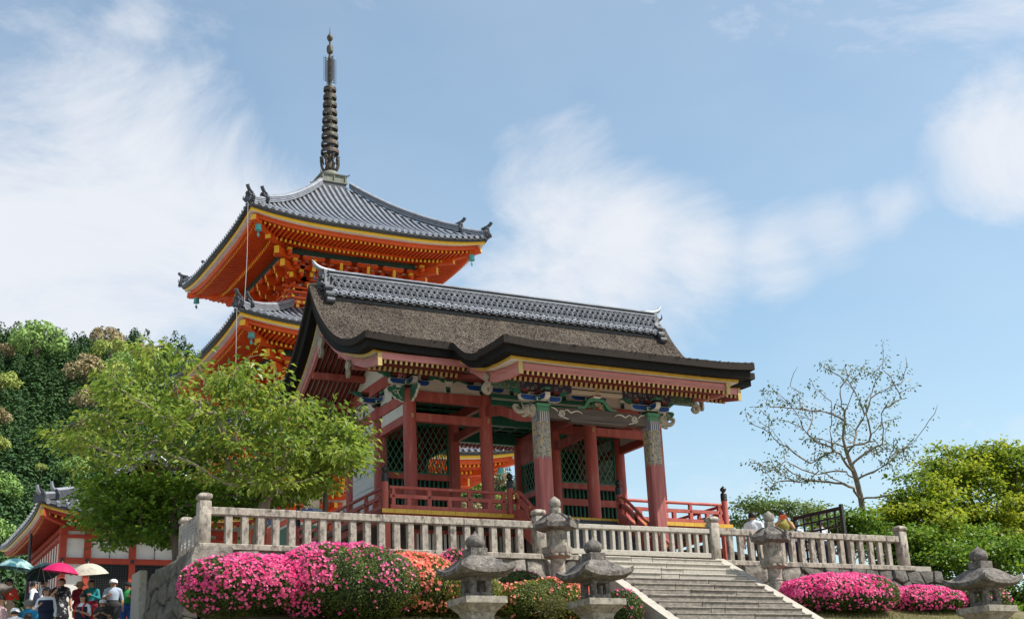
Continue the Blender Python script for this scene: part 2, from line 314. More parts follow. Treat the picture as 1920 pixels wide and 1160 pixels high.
# ================================================================ ground and terraces
def hground(x, y):
    """lawn slopes in front of the terrace, the path on the left, lower ground to the right and a level court behind"""
    yl = -2.9+.36*(y+6.2); yr = -2.75+.33*(y+6.2)
    w = float(sstep((x-1)/6)); front = yl*(1-w)+yr*w
    front = max(front, -8.0) if y < -6.2 else min(front, -2.3)
    left = float(np.interp(y, [-34, -20, -8, 0, 2.5, 5, 7.5, 14, 22], [-8, -8, -5.6, -3.9, -3.4, -2.95, -2.42, -1.9, -.4]))
    wl = float(sstep((-2.6-x)/.8)) if y > -1.6 else float(sstep((-7.35-x)/.8))
    z = front*(1-wl)+min(left, 0)*wl
    if y > 7: z = float(np.interp(y, [7, 14, 22, 60, 100], [-2.4, -1.9, -.1, .0, 2]))*1.0
    wr = float(sstep((x-14.5)/10)); z = z*(1-wr)+(-9.)*wr
    r = math.hypot(x-0, y+5); wf = float(sstep((r-70)/80)); z = z*(1-wf)+(-10.)*wf
    if y < -20: z = z*(1-wf)+(-8.2)*wf
    return z
GRASS = mat('lawn_earth', (.145, .15, .05), (.10, .085, .045), 1.3, .95, .6, 25, c3=(.20, .155, .085), spot=(.56, 2.2, .12), bdist=.04)
GRAVEL = mat('court_gravel', (.40, .36, .30), (.30, .27, .225), 8, .95, .4, 60)
def ground():
    xs = [-3000, -800, -250, -120, -70, -45]+list(np.arange(-30, 32, 1.0))+[45, 70, 120, 250, 800, 3000]
    ys = [-3000, -800, -250, -120, -70, -50]+list(np.arange(-40, 30, 1.0))+[45, 70, 120, 250, 800, 3000]
    g = G(); g.grid([[(x, y, hground(x, y)) for x in xs] for y in ys])
    for i in range(len(g.f)):
        c = [g.v[k] for k in g.f[i]]; cx = sum(p[0] for p in c)/4; cy = sum(p[1] for p in c)/4
        g.m[i] = 1 if (cy > -5.5 or cx < -9.5 or cy < -18.5) else 0
    o = g.build('ground', [GRASS, GRAVEL], None, 60); tag(o, 'sloping lawn and gravel ground around the temple stairs', 'ground', kind='structure')
    # paved terrace of the gate
    g = G()
    pts = [(-7.28, -5.62), (13.6, -5.62), (13.6, 14), (-2.8, 14), (-2.8, -1.6), (-7.28, -1.6)]
    g.plate(pts, (0, 0, -2.75), (1, 0, 0), (0, 1, 0), 2.0); o = g.build('terrace', GRAVEL); tag(o, 'gravel covered terrace that carries the gate', 'terrace', kind='structure')
ground()
def grass_blades():
    rs = np.random.RandomState(11); P = []
    for (x0, x1, y0, y1, n) in ((-4.8, 2.0, -10.2, -8.0, 9000), (6.5, 13.5, -11.0, -7.4, 11000)):
        for _ in range(n):
            x = rs.uniform(x0, x1); y = rs.uniform(y0, y1); P.append((x, y, hground(x, y)))
    P = np.array(P); n = len(P); t = rs.uniform(0, 2*PI, n); h = rs.uniform(.03, .11, n)*(1+.8*(rs.rand(n) > .93)); w = .006
    S_ = np.stack([np.cos(t), np.sin(t), 0*t], 1)*w; tip = P+np.stack([rs.normal(0, .03, n), rs.normal(0, .03, n), h], 1)
    V = np.stack([P-S_, P+S_, tip], 1).reshape(-1, 3); F = np.arange(3*n).reshape(-1, 3)
    gm = leafmat('grass_blade', [(.10, .12, .03), (.17, .17, .05), (.28, .22, .09)], .25, .6, .8)
    o = link('lawn_grass', big_mesh('lawn_grass', V, F, gm)); tag(o, 'short dry-green grass on the lawn below the azaleas', 'grass', kind='stuff')
grass_blades()

# ---------------------------------------------------------------- rubble walls, stone by stone
def clip(poly, n, c):
    out = []
    for i in range(len(poly)):
        a, b = poly[i], poly[(i+1) % len(poly)]; da = a[0]*n[0]+a[1]*n[1]-c; db = b[0]*n[0]+b[1]*n[1]-c
        if da <= 0: out.append(a)
        if (da < 0) != (db < 0) and abs(da-db) > 1e-9: t = da/(da-db); out.append((a[0]+(b[0]-a[0])*t, a[1]+(b[1]-a[1])*t))
    return out
def masonry(parent, origin, au, av, an, W_, H_, cw, ch, mats, seed, name='wall_stone', top_flat=True):
    """fills a W x H face (au along, av down-up, an outwards) with fitted irregular stones"""
    rs = random.Random(seed); o = np.array(origin, float); au, av, an = [np.array(q, float) for q in (au, av, an)]
    rows = max(1, int(round(H_/ch))); sites = []
    for r in range(rows):
        k = max(1, int(round(W_/cw*rs.uniform(.85, 1.15))))
        for c in range(k): sites.append(((c+.5+rs.uniform(-.33, .33)+(.5 if r % 2 else 0)*.6)*W_/k, (r+.5+rs.uniform(-.26, .26))*H_/rows))
    for i, s in enumerate(sites):
        poly = [(0, 0), (W_, 0), (W_, H_), (0, H_)]
        for j, q in enumerate(sites):
            if i == j or math.hypot(q[0]-s[0], q[1]-s[1]) > 3.2*max(cw, ch): continue
            n = (q[0]-s[0], q[1]-s[1]); c = (n[0]*(q[0]+s[0])+n[1]*(q[1]+s[1]))/2; poly = clip(poly, n, c)
            if len(poly) < 3: break
        if len(poly) < 3: continue
        cx = sum(p[0] for p in poly)/len(poly); cy = sum(p[1] for p in poly)/len(poly)
        # split long edges so the outline wobbles
        P = []
        for a, b in zip(poly, poly[1:]+poly[:1]):
            P.append(a)
            if math.hypot(a[0]-b[0], a[1]-b[1]) > .22: P.append(((a[0]+b[0])/2+rs.uniform(-.02, .02), (a[1]+b[1])/2+rs.uniform(-.02, .02)))
        g = G(); k = len(P); bulge = rs.uniform(.05, .13); tilt = (rs.uniform(-.12, .12), rs.uniform(-.12, .12))
        def ring(f, d): return [o+au*(cx+(p[0]-cx)*f)+av*(cy+(p[1]-cy)*f)+an*(d+(0 if d < 0 else tilt[0]*(p[0]-cx)+tilt[1]*(p[1]-cy)+rs.uniform(-.012, .012))) for p in P]
        V = ring(.955, -.25)+ring(.955, .0)+ring(.84, bulge*.75)+ring(.45, bulge)+[o+au*cx+av*cy+an*(bulge+rs.uniform(0, .03))]
        F = []
        for r in range(3):
            for j in range(k): F.append((r*k+j, r*k+(j+1) % k, (r+1)*k+(j+1) % k, (r+1)*k+j))
        for j in range(k): F.append((3*k+j, 3*k+(j+1) % k, 4*k))
        g.add(V, F); g.build(name, mats[rs.choice(range(len(mats)))], parent, 38)
def wall_core(g, x0, x1, y0, y1, z0, z1): g.box(x0, x1, y0, y1, z0, z1)
MORT = mat('wall_joint_earth', (.05, .043, .036), (.03, .026, .022), 8, .95)
wl_ = thing('retaining_wall', 'rubble stone retaining wall under the left stone fence, pink azaleas in front', 'wall', (-2.7, -5.7, -3.0), world=True)
g = G(); g.box(-7.34, 1.86, -5.60, -5.2, -4.4, -1.88); g.box(-7.34, -6.9, -5.2, -1.7, -4.6, -1.88); g.build('wall_core', MORT, wl_)
masonry(wl_, (-7.36, -6.0, -3.95), (1, 0, 0), (0, .19, .98), (0, -.98, .19), 9.25, 2.12, .62, .52, [ROCK, ROCK, ROCKD], 3)
masonry(wl_, (-7.95, -1.65, -4.65), (0, -1, 0), (.19, 0, .98), (-.98, 0, .19), 4.2, 2.85, .55, .48, [ROCKM, ROCKD, ROCKM], 8)
# big quoin at the corner
g = G(); bm = bmesh.new(); bmesh.ops.create_cube(bm, size=1); bmesh.ops.subdivide_edges(bm, edges=list(bm.edges), cuts=2, use_grid_fill=True); rs = random.Random(5)
for q in bm.verts: q.co = Vector((q.co.x*.86-.0+q.co.z*.1, q.co.y*.55, q.co.z*.62))*(1-.06*(q.co.length > .75))+Vector((rs.uniform(-.02, .02),)*3)
for q in bm.verts: q.co += Vector((-7.18, -5.62, -2.17))
g.addbm(bm); g.build('corner_stone', ROCK, wl_, 40)
wr_ = thing('retaining_wall', 'dark rubble stone retaining wall under the right stone fence', 'wall', (10, -5.7, -2.6), world=True)
g = G(); g.box(6.36, 13.95, -5.60, -5.2, -3.6, -1.88); g.box(13.5, 13.95, -5.2, 6, -3.8, -1.88); g.build('wall_core', MORT, wr_)
masonry(wr_, (6.34, -5.88, -3.3), (1, 0, 0), (0, .17, .985), (0, -.985, .17), 2.5, 1.45, .62, .5, [ROCK], 4)
masonry(wr_, (8.85, -5.88, -3.3), (1, 0, 0), (0, .17, .985), (0, -.985, .17), 5.1, 1.45, .48, .40, [ROCKD, ROCKD, ROCKD, ROCK], 6)

# ---------------------------------------------------------------- stone stairs
SX0, SX1 = 2.28, 6.08; RIS, TRD = .172, .326
stair = thing('stone_stairs', 'broad weathered granite staircase climbing to the gate', 'stairs', (4.2, -11, -5), world=True)
rs = random.Random(9)
for k in range(36):
    zt = -1.80-RIS*k; y1 = -5.62-TRD*k
    cuts = [SX0]+sorted(SX0+(SX1-SX0)*((i+1)/rs.choice((3, 4))+rs.uniform(-.09, .09)) for i in range(2))+[SX1]
    if k % 3 == 1: cuts = [SX0, SX0+(SX1-SX0)*rs.uniform(.35, .65), SX1]
    for a, b in zip(cuts[:-1], cuts[1:]):
        if b-a < .2: continue
        dz = rs.uniform(-.006, .006); dy = rs.uniform(-.012, .012)
        g = G(); g.bbox(a+.004, b-.004, y1-TRD-.018+dy, y1+.03, zt-.035, zt+dz, .012); g.bbox(a+.006, b-.006, y1-TRD+.004, y1, zt-RIS-.02, zt-.03, .006); g.build('step_stone', GRANL if k < 4 else GRANS, stair)
g = G(); g.box(SX0, SX1, -5.66, -5.25, -1.95, -1.765); g.build('landing_stone', GRANL, stair)
for x0, x1 in ((SX0-.30, SX0-.004), (SX1+.004, SX1+.30)):
    for k in range(5):
        a = -5.62-k*2.4; b = a-2.39; za = -1.72+(a+5.62)*RIS/TRD; zb = -1.72+(b+5.62)*RIS/TRD
        g = G(); V = [(x, y, z) for x in (x0, x1) for (y, z) in ((a, za), (b, zb), (b, zb-.6), (a, za-.6))]
        g.add(V, [(0, 1, 2, 3), (7, 6, 5, 4), (0, 4, 5, 1), (1, 5, 6, 2), (2, 6, 7, 3), (3, 7, 4, 0)]); g.build('stair_curb', GRANL, stair)

# ---------------------------------------------------------------- stone fences
def post_mesh(w, h):
    g = G(); g.bbox(-w/2, w/2, -w/2, w/2, 0, h, .018); 
    g.lathe([(w*.40, h-.002), (w*.40, h+.025), (w*.56, h+.05), (w*.60, h+.10), (w*.52, h+.15), (w*.25, h+.18)], 4, (0, 0, 0), 0, PI/4, 1.3, 1.3); return g
def fence(name, label, xs_posts, x0, x1, y, pitch, pw, material, zb, zt, rail_h, bottom=False, extra=None, lean=0.):
    t = thing(name, label, 'fence', ((x0+x1)/2, y, zb), world=True, group=None)
    for x in xs_posts:
        g = post_mesh(.27, zt-zb+.13); g.xf(Matrix.Translation((x, y, zb))); g.build('post', material, t, 50)
    rs = random.Random(int(x0*10)+50)
    n = int(round((x1-x0)/pitch)); pm = []
    for v in range(4):
        g = G(); g.bbox(-pw/2, pw/2, -.065, .065, 0, zt-rail_h-zb+.01, .01); pm.append(g.mesh('picket', material))
    for i in range(n):
        x = x0+(x1-x0)*(i+.5)/n
        if any(abs(x-p) < .2 for p in xs_posts): continue
        link('picket', pm[i % 4], t, M=Matrix.Translation((x+rs.uniform(-.012, .012), y+rs.uniform(-.006, .006), zb+(.13 if bottom else 0)-(.13 if bottom else 0))) @ Matrix.Rotation(rs.uniform(-.006, .006), 4, 'Y'))
    edges = sorted(set([x0, x1]+[p for p in xs_posts if x0 < p < x1])); 
    for a, b in zip(edges[:-1], edges[1:]):
        k = max(1, int(round((b-a)/2.1)))
        for j in range(k):
            u0 = a+(b-a)*j/k; u1 = a+(b-a)*(j+1)/k
            g = G(); g.bbox(u0+.003, u1-.003, y-.095, y+.095, zt-rail_h+rs.uniform(-.004, .004), zt+rs.uniform(-.006, .006), .014); g.build('top_rail', material, t)
    if bottom:
        g = G(); g.bbox(x0, x1, y-.09, y+.09, zb-.0, zb+.13, .01); g.build('bottom_rail', material, t)
    return t
ZB, ZT = -1.752, -.955
f1 = fence('stone_fence', 'weathered granite picket fence left of the stairs, behind the pink azaleas', [-7.28, .98], -7.28, .98, -5.5, .358, .155, GRAN, ZB, ZT, .165)
for x0, x1 in ((-7.42, -4.6), (-4.595, -1.9), (-1.895, .9), (.905, 1.95)):
    g = G(); g.bbox(x0, x1, -5.72, -5.34, -1.89, -1.756, .015); g.build('coping', GRAN, f1)
# short return on the left
g = post_mesh(.24, .72); g.xf(Matrix.Translation((-7.28, -3.95, ZB-.05))); g.build('post', GRAN, f1, 50)
g = G(); g.bbox(-7.37, -7.19, -5.35, -4.08, ZT-.28, ZT-.12, .012); g.build('top_rail', GRAN, f1)
for y in (-5.05, -4.7, -4.35): g = G(); g.bbox(-7.345, -7.215, y-.07, y+.07, ZB, ZT-.275, .01); g.build('picket', GRAN, f1)
g = G(); g.bbox(-7.42, -7.12, -5.33, -3.8, -1.89, -1.756, .015); g.build('coping', GRAN, f1)
g = G()
for k in range(7): g.box(-7.40, -7.385, -5.30, -4.10, ZB+.06+k*.075, ZB+.066+k*.075)
for k in range(14): g.box(-7.402, -7.388, -5.28+k*.088, -5.272+k*.088, ZB+.04, ZB+.56)
g.build('wire_mesh', STEEL, f1, kind='stuff')
f2 = fence('stone_fence', 'pale slim-picketed fence gate closing the head of the stairs', [], 1.13, 6.04, -5.50, .262, .09, GRANL, ZB+.045, ZT+.0, .115, True)
f3 = fence('stone_fence', 'weathered granite picket fence right of the stairs above the dark wall', [6.18, 12.72], 6.18, 12.72, -5.5, .342, .15, GRAN, ZB, ZT+.04, .165)
for x0, x1 in ((6.35, 8.9), (8.905, 11.3), (11.305, 12.95)):
    g = G(); g.bbox(x0, x1, -5.70, -5.34, -1.89, -1.756, .015); g.build('coping', GRAN, f3)
# ================================================================ the gate
XS = [0., 2.42, 5.98, 8.4]; YS = [0., 2.25, 4.6]; YM = 2.25
gate = thing('temple_gate', 'two-storey-high red timber gate with dark bark roof and columned porch', 'gate', (4.2, 2.25, -1.7), world=True)
gate['label'] = 'dark red timber temple gate with brown bark roof, lattice windows and front porch'

def pmat(name, kind):
    """painted patterns on beams and posts (flat print)"""
    m = bpy.data.materials.new(name); m.use_nodes = True; t = m.node_tree; L = t.links.new; b = t.nodes['Principled BSDF']; b.inputs['Roughness'].default_value = .65
    tc = N(t, 'ShaderNodeTexCoord')
    if kind == 'post':
        sp = N(t, 'ShaderNodeSeparateXYZ'); L(tc.outputs['Object'], sp.inputs[0])
        # scalloped lower hem of the brocade
        w = N(t, 'ShaderNodeMath', operation='ADD'); L(sp.outputs[0], w.inputs[0]); L(sp.outputs[1], w.inputs[1])
        w2 = N(t, 'ShaderNodeMath', operation='MULTIPLY'); w2.inputs[1].default_value = 26; L(w.outputs[0], w2.inputs[0])
        sn = N(t, 'ShaderNodeMath', operation='SINE'); L(w2.outputs[0], sn.inputs[0])
        ab = N(t, 'ShaderNodeMath', operation='ABSOLUTE'); L(sn.outputs[0], ab.inputs[0])
        hz = N(t, 'ShaderNodeMath', operation='MULTIPLY_ADD'); hz.inputs[1].default_value = .09; L(ab.outputs[0], hz.inputs[0]); L(sp.outputs[2], hz.inputs[2])
        st = N(t, 'ShaderNodeMath', operation='GREATER_THAN'); st.inputs[1].default_value = 1.24; L(hz.outputs[0], st.inputs[0])
        # scale outlines in worn gold over grey
        vo = N(t, 'ShaderNodeTexVoronoi', feature='DISTANCE_TO_EDGE'); vo.inputs['Scale'].default_value = 8.5; vo.inputs['Randomness'].default_value = .55; mpv = N(t, 'ShaderNodeMapping'); mpv.inputs['Scale'].default_value = (1.2, 1.2, .7); L(tc.outputs['Object'], mpv.inputs[0]); L(mpv.outputs[0], vo.inputs['Vector'])
        nz = N(t, 'ShaderNodeTexNoise'); nz.inputs['Scale'].default_value = 14; nz.inputs['Detail'].default_value = 6; L(tc.outputs['Object'], nz.inputs['Vector'])
        rn = N(t, 'ShaderNodeValToRGB'); rn.color_ramp.elements[0].position = .36; rn.color_ramp.elements[1].position = .66; rn.color_ramp.elements[0].color = (.085, .082, .092, 1); rn.color_ramp.elements[1].color = (.34, .31, .265, 1); L(nz.outputs['Fac'], rn.inputs[0])
        lg = N(t, 'ShaderNodeMapRange'); lg.inputs['From Min'].default_value = .03; lg.inputs['From Max'].default_value = .075; lg.inputs['To Min'].default_value = .75; lg.inputs['To Max'].default_value = 0; L(vo.outputs['Distance'], lg.inputs['Value'])
        rp = N(t, 'ShaderNodeMix', data_type='RGBA'); rp.inputs[7].default_value = (.46, .32, .11, 1); L(lg.outputs[0], rp.inputs[0]); L(rn.outputs[0], rp.inputs[6])
        # fringe of white and blue stripes under the capital
        w3 = N(t, 'ShaderNodeMath', operation='MULTIPLY'); w3.inputs[1].default_value = 95; L(w.outputs[0], w3.inputs[0])
        sf = N(t, 'ShaderNodeMath', operation='SINE'); L(w3.outputs[0], sf.inputs[0])
        rf = N(t, 'ShaderNodeValToRGB'); rf.color_ramp.interpolation = 'CONSTANT'; e = rf.color_ramp.elements; e[0].color = (.10, .11, .17, 1); e[1].position = .35; e[1].color = (.52, .47, .38, 1); L(sf.outputs[0], rf.inputs[0])
        g1 = N(t, 'ShaderNodeMath', operation='GREATER_THAN'); g1.inputs[1].default_value = 2.18; L(sp.outputs[2], g1.inputs[0])
        m1 = N(t, 'ShaderNodeMix', data_type='RGBA'); L(g1.outputs[0], m1.inputs[0]); L(rp.outputs[2], m1.inputs[6]); L(rf.outputs[0], m1.inputs[7])
        g2 = N(t, 'ShaderNodeMath', operation='GREATER_THAN'); g2.inputs[1].default_value = 2.44; L(sp.outputs[2], g2.inputs[0])
        m2 = N(t, 'ShaderNodeMix', data_type='RGBA'); m2.inputs[7].default_value = (.08, .22, .12, 1); L(g2.outputs[0], m2.inputs[0]); L(m1.outputs[2], m2.inputs[6])
        n4 = N(t, 'ShaderNodeTexNoise'); n4.inputs['Scale'].default_value = 9; n4.inputs['Detail'].default_value = 8; mp = N(t, 'ShaderNodeMapping'); mp.inputs['Scale'].default_value = (1, 1, .1); L(tc.outputs['Object'], mp.inputs[0]); L(mp.outputs[0], n4.inputs['Vector'])
        rr = N(t, 'ShaderNodeValToRGB'); rr.color_ramp.elements[0].position = .35; rr.color_ramp.elements[1].position = .7; rr.color_ramp.elements[0].color = (.25, .06, .052, 1); rr.color_ramp.elements[1].color = (.40, .12, .108, 1); L(n4.outputs['Fac'], rr.inputs[0])
        mx = N(t, 'ShaderNodeMix', data_type='RGBA'); L(st.outputs[0], mx.inputs[0]); L(rr.outputs[0], mx.inputs[6]); L(m2.outputs[2], mx.inputs[7]); L(mx.outputs[2], b.inputs['Base Color'])
    elif kind == 'brocade':
        vo = N(t, 'ShaderNodeTexVoronoi'); vo.inputs['Scale'].default_value = 6.5; L(tc.outputs['Object'], vo.inputs['Vector'])
        rp = N(t, 'ShaderNodeValToRGB'); rp.color_ramp.interpolation = 'CONSTANT'; e = rp.color_ramp.elements; e.new(.5); e.new(.6)
        for i, (p, c) in enumerate([(0, (.045, .04, .075)), (.26, (.42, .33, .16)), (.33, (.04, .036, .066)), (.7, (.05, .045, .08))]): e[i].position = p; e[i].color = _col(c)
        L(vo.outputs['Distance'], rp.inputs[0])
        sp = N(t, 'ShaderNodeSeparateXYZ'); L(tc.outputs['Object'], sp.inputs[0])
        # end thirds: green ground with floral flecks; middle: cream with a dark line
        ax = N(t, 'ShaderNodeMath', operation='SUBTRACT'); ax.inputs[1].default_value = 4.2; L(sp.outputs[0], ax.inputs[0]); aa = N(t, 'ShaderNodeMath', operation='ABSOLUTE'); L(ax.outputs[0], aa.inputs[0])
        gt = N(t, 'ShaderNodeMath', operation='GREATER_THAN'); gt.inputs[1].default_value = 2.45; L(aa.outputs[0], gt.inputs[0])
        nz = N(t, 'ShaderNodeTexNoise'); nz.inputs['Scale'].default_value = 30; nz.inputs['Detail'].default_value = 2; L(tc.outputs['Object'], nz.inputs['Vector'])
        r2 = N(t, 'ShaderNodeValToRGB'); r2.color_ramp.interpolation = 'CONSTANT'; e = r2.color_ramp.elements; e[0].color = (.03, .075, .05, 1); e[1].position = .56; e[1].color = (.22, .28, .16, 1); L(nz.outputs['Fac'], r2.inputs[0])
        m1 = N(t, 'ShaderNodeMix', data_type='RGBA'); L(gt.outputs[0], m1.inputs[0]); L(rp.outputs[0], m1.inputs[6]); L(r2.outputs[0], m1.inputs[7])
        lt = N(t, 'ShaderNodeMath', operation='LESS_THAN'); lt.inputs[1].default_value = .82; L(aa.outputs[0], lt.inputs[0])
        zz = N(t, 'ShaderNodeMath', operation='COMPARE'); zz.inputs[1].default_value = 3.17; zz.inputs[2].default_value = .016; L(sp.outputs[2], zz.inputs[0])
        m0 = N(t, 'ShaderNodeMix', data_type='RGBA'); m0.inputs[6].default_value = (.55, .47, .36, 1); m0.inputs[7].default_value = (.03, .025, .03, 1); L(zz.outputs[0], m0.inputs[0])
        m2 = N(t, 'ShaderNodeMix', data_type='RGBA'); L(lt.outputs[0], m2.inputs[0]); L(m1.outputs[2], m2.inputs[6]); L(m0.outputs[2], m2.inputs[7]); L(m2.outputs[2], b.inputs['Base Color'])
    return m
KPOST = pmat('brocade_painted_post', 'post'); BROC = pmat('brocade_painted_beam', 'brocade')

def gate_body():
    # columns
    g = G(); g.lathe([(.205, 0), (.205, .03), (.19, .06), (.19, 3.2), (.182, 3.55), (.165, 3.72), (.13, 3.78)], 20); cm = g.mesh('column', RED, 40)
    for x in XS:
        for y in YS: link('column', cm, gate, M=Matrix.Translation((x, y, 0)))
    def bar(x0, x1, y0, y1, z0, z1, m=RED, name='tie_beam'):
        g = G(); g.bbox(x0, x1, y0, y1, z0, z1, .012); return g.build(name, m, gate)
    # beams between columns
    for i in (0, 2):
        a, b = XS[i]+.15, XS[i+1]-.15
        bar(a, b, -.10, .10, 3.43, 3.73); bar(a, b, -.075, .075, 2.83, 3.08)
        for y in YS[1:]: bar(a, b, y-.09, y+.09, 3.43, 3.70)
    for k, y in enumerate(YS): bar(XS[1]+.15, XS[2]-.15, y-.11, y+.11, 3.50, 3.84, GREEN)
    g = G()
    g.box(XS[1]+.18, XS[2]-.18, -.116, -.1135, 3.66, 3.685); g.box(XS[1]+.18, XS[2]-.18, -.116, -.1135, 3.70, 3.715); g.build('painted_line', OUTL, gate)
    for x in XS:
        for j in (0, 1):
            a, b = YS[j]+.15, YS[j+1]-.15
            bar(x-.09, x+.09, a, b, 3.43, 3.73); bar(x-.075, x+.075, a, b, 2.83, 3.08)
    # gilt wedge ends on the front columns
    for x in XS:
        g = G(); g.box(x-.03, x+.03, -.215, -.18, 2.9, 3.02); g.build('wedge_end', GOLDW, gate)
    # plaster above the beams
    for i in range(3):
        g = G(); g.box(XS[i]+.05, XS[i+1]-.05, -.03, .03, 3.725, 4.22); g.build('plaster_panel', CREAM, gate)
        g = G(); g.box(XS[i]+.05, XS[i+1]-.05, 4.57, 4.63, 3.70, 4.22); g.build('plaster_panel', CREAM, gate)
    for x in (0., 8.4):
        for j in (0, 1):
            a, b = YS[j]+.05, YS[j+1]-.05
            for z0, z1 in ((3.075, 3.435), (3.725, 4.23)):
                g = G(); g.box(x-.03, x+.03, a, b, z0, z1); g.build('plaster_panel', WHITE, gate)
        # boarded wall of the rear bay
        for k in range(6):
            z0 = .1+k*.455
            g = G(); g.bbox(x-.045, x+.045, YS[1]+.15, YS[2]-.15, z0, z0+.447, .008); g.build('wall_board', WBOARD, gate)
        # side gable beam and gable plaster
        bar(x-.11, x+.11, -.30, 4.9, 4.235, 4.60, RED, 'gable_beam')
        g = G(); pts = [(0.35, 4.60), (4.15, 4.60), (3.6, 5.05), (2.25, 5.95), (.9, 5.05)]
        g.plate(pts, (x, 0, 0), (0, 1, 0), (0, 0, 1), .06); g.build('gable_panel', WHITE, gate)
    # ceiling with coffers, back wall of the guardian niches
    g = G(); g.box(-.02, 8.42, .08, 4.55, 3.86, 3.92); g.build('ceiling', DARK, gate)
    g = G()
    for x in np.arange(.4, 8.2, .55): g.box(x-.03, x+.03, .1, 4.5, 3.80, 3.858)
    for y in np.arange(.5, 4.4, .55): g.box(.05, 8.35, y-.03, y+.03, 3.79, 3.857)
    g.build('ceiling_coffers', GREEN, gate, kind='stuff')
    for i in (0, 2):
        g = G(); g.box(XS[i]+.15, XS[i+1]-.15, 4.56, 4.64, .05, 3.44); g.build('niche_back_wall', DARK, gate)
gate_body()

def lattice_panel(x0, x1, y, axis='x', zt=3.40):
    """diamond lattice window over red rails and turned balusters; runs along x at depth y, or along y at x"""
    p = link('lattice_screen', None, gate)
    tr = (lambda u, w, z: (u, y+w, z)) if axis == 'x' else (lambda u, w, z: (y+w, u, z))
    def B(g, u0, u1, w0, w1, z0, z1, mi=0):
        a = tr(u0, w0, z0); b = tr(u1, w1, z1); g.box(min(a[0], b[0]), max(a[0], b[0]), min(a[1], b[1]), max(a[1], b[1]), z0, z1, mi)
    def sub(name, g, m, sm=None): return g.build(name, m, p, sm)
    for z0, z1 in ((zt, 3.435), (1.64, 1.82), (1.10, 1.32), (0, .10)):
        if z1 > z0: g = G(); B(g, x0, x1, -.06, .06, z0, z1); sub('rail', g, RED)
    g = G(); t = .055
    B(g, x0, x1, -.05, .03, 1.82, 1.82+t); B(g, x0, x1, -.05, .03, zt-t, zt); B(g, x0, x0+t, -.05, .03, 1.82+t, zt-t); B(g, x1-t, x1, -.05, .03, 1.82+t, zt-t)
    sub('window_frame', g, GREEN)
    g = G(); a0, a1, z0, z1 = x0+t, x1-t, 1.82+t, zt-t; sl = 1.75; pit = .19; hw = .010
    for sgn, w in ((1, -.02), (-1, -.008)):
        lo = a0-(z1-z0)/sl if sgn > 0 else a0; hi = a1 if sgn > 0 else a1+(z1-z0)/sl
        c = a0 + (pit*math.floor((lo-a0)/pit))
        while c < hi:
            # line u = c + sgn*(z-z0)/sl clipped
            zs = sorted([z0+(a0-c)*sgn*sl, z0+(a1-c)*sgn*sl]); za = max(z0, zs[0]); zb = min(z1, zs[1])
            if zb-za > .03:
                P0 = tr(c+sgn*(za-z0)/sl, w, za); P1 = tr(c+sgn*(zb-z0)/sl, w, zb)
                g.beam(P0, P1, .012, hw*2, up=(1, 0, .01) if axis == 'x' else (0, 1, .01))
            c += pit
    sub('lattice', g, GREENL)
    # balusters, two bands
    b1 = G(); b1.lathe([(.03, 0), (.034, .02), (.034, .12), (.026, .19), (.03, .21), (.02, .235), (.034, .255), (.034, .29), (.018, .315)], 8); m1 = b1.mesh('baluster', GREEN, 50)
    b2 = G(); b2.lathe([(.034, 0), (.034, 1.0)], 8); m2 = b2.mesh('baluster', GREEN, 50)
    n = int(round((x1-x0)/.152)); step = (x1-x0)/n
    for i in range(n):
        u = x0+step*(i+.5)
        link('baluster', m1, p, M=Matrix.Translation(tr(u, 0, 1.325))); link('baluster', m2, p, M=Matrix.Translation(tr(u, 0, .10)))
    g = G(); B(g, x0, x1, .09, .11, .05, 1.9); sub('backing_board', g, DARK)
for a, b in ((XS[0]+.17, XS[1]-.17), (XS[2]+.17, XS[3]-.17)): lattice_panel(a, b, YS[1], 'x')
for x in (XS[1], XS[2]): lattice_panel(YS[1]+.17, YS[2]-.17, x, 'y', 2.80)

# ---------------------------------------------------------------- bracket sets and carved pieces
def arm_outline(L, h, r=.75):
    half = [(L, h), (L, h*.52), (L*.97, h*.30), (L*.90, h*.12), (L*.80, 0)]
    return half[::-1][:0]+[(-p[0], p[1]) for p in half[::-1]][:0]+[(-L*.80, 0), (L*.80, 0), (L*.90, h*.12), (L*.97, h*.30), (L, h*.52), (L, h), (-L, h), (-L, h*.52), (-L*.97, h*.30), (-L*.90, h*.12)]
def shrink(pts, d):
    cx = sum(p[0] for p in pts)/len(pts); cy = (max(p[1] for p in pts)+min(p[1] for p in pts))/2
    w = max(abs(p[0]-cx) for p in pts); h = max(abs(p[1]-cy) for p in pts)
    return [(cx+(p[0]-cx)*(1-d/w), cy+(p[1]-cy)*(1-d/h)) for p in pts]
def masu(g, c, w, h, m0, m1, rim=0):
    x, y, z = c
    g.lathe([(w*.36, 0), (w*.5, h*.42), (w*.5, h)], 4, (x, y, z), rim, PI/4, 1.414, 1.414)
    g.box(x-w*.43, x+w*.43, y-w*.5-.004, y+w*.5+.004, z+h*.5, z+h*.93, m1)
    g.box(x-w*.5-.004, x+w*.5+.004, y-w*.43, y+w*.43, z+h*.5, z+h*.93, m1)
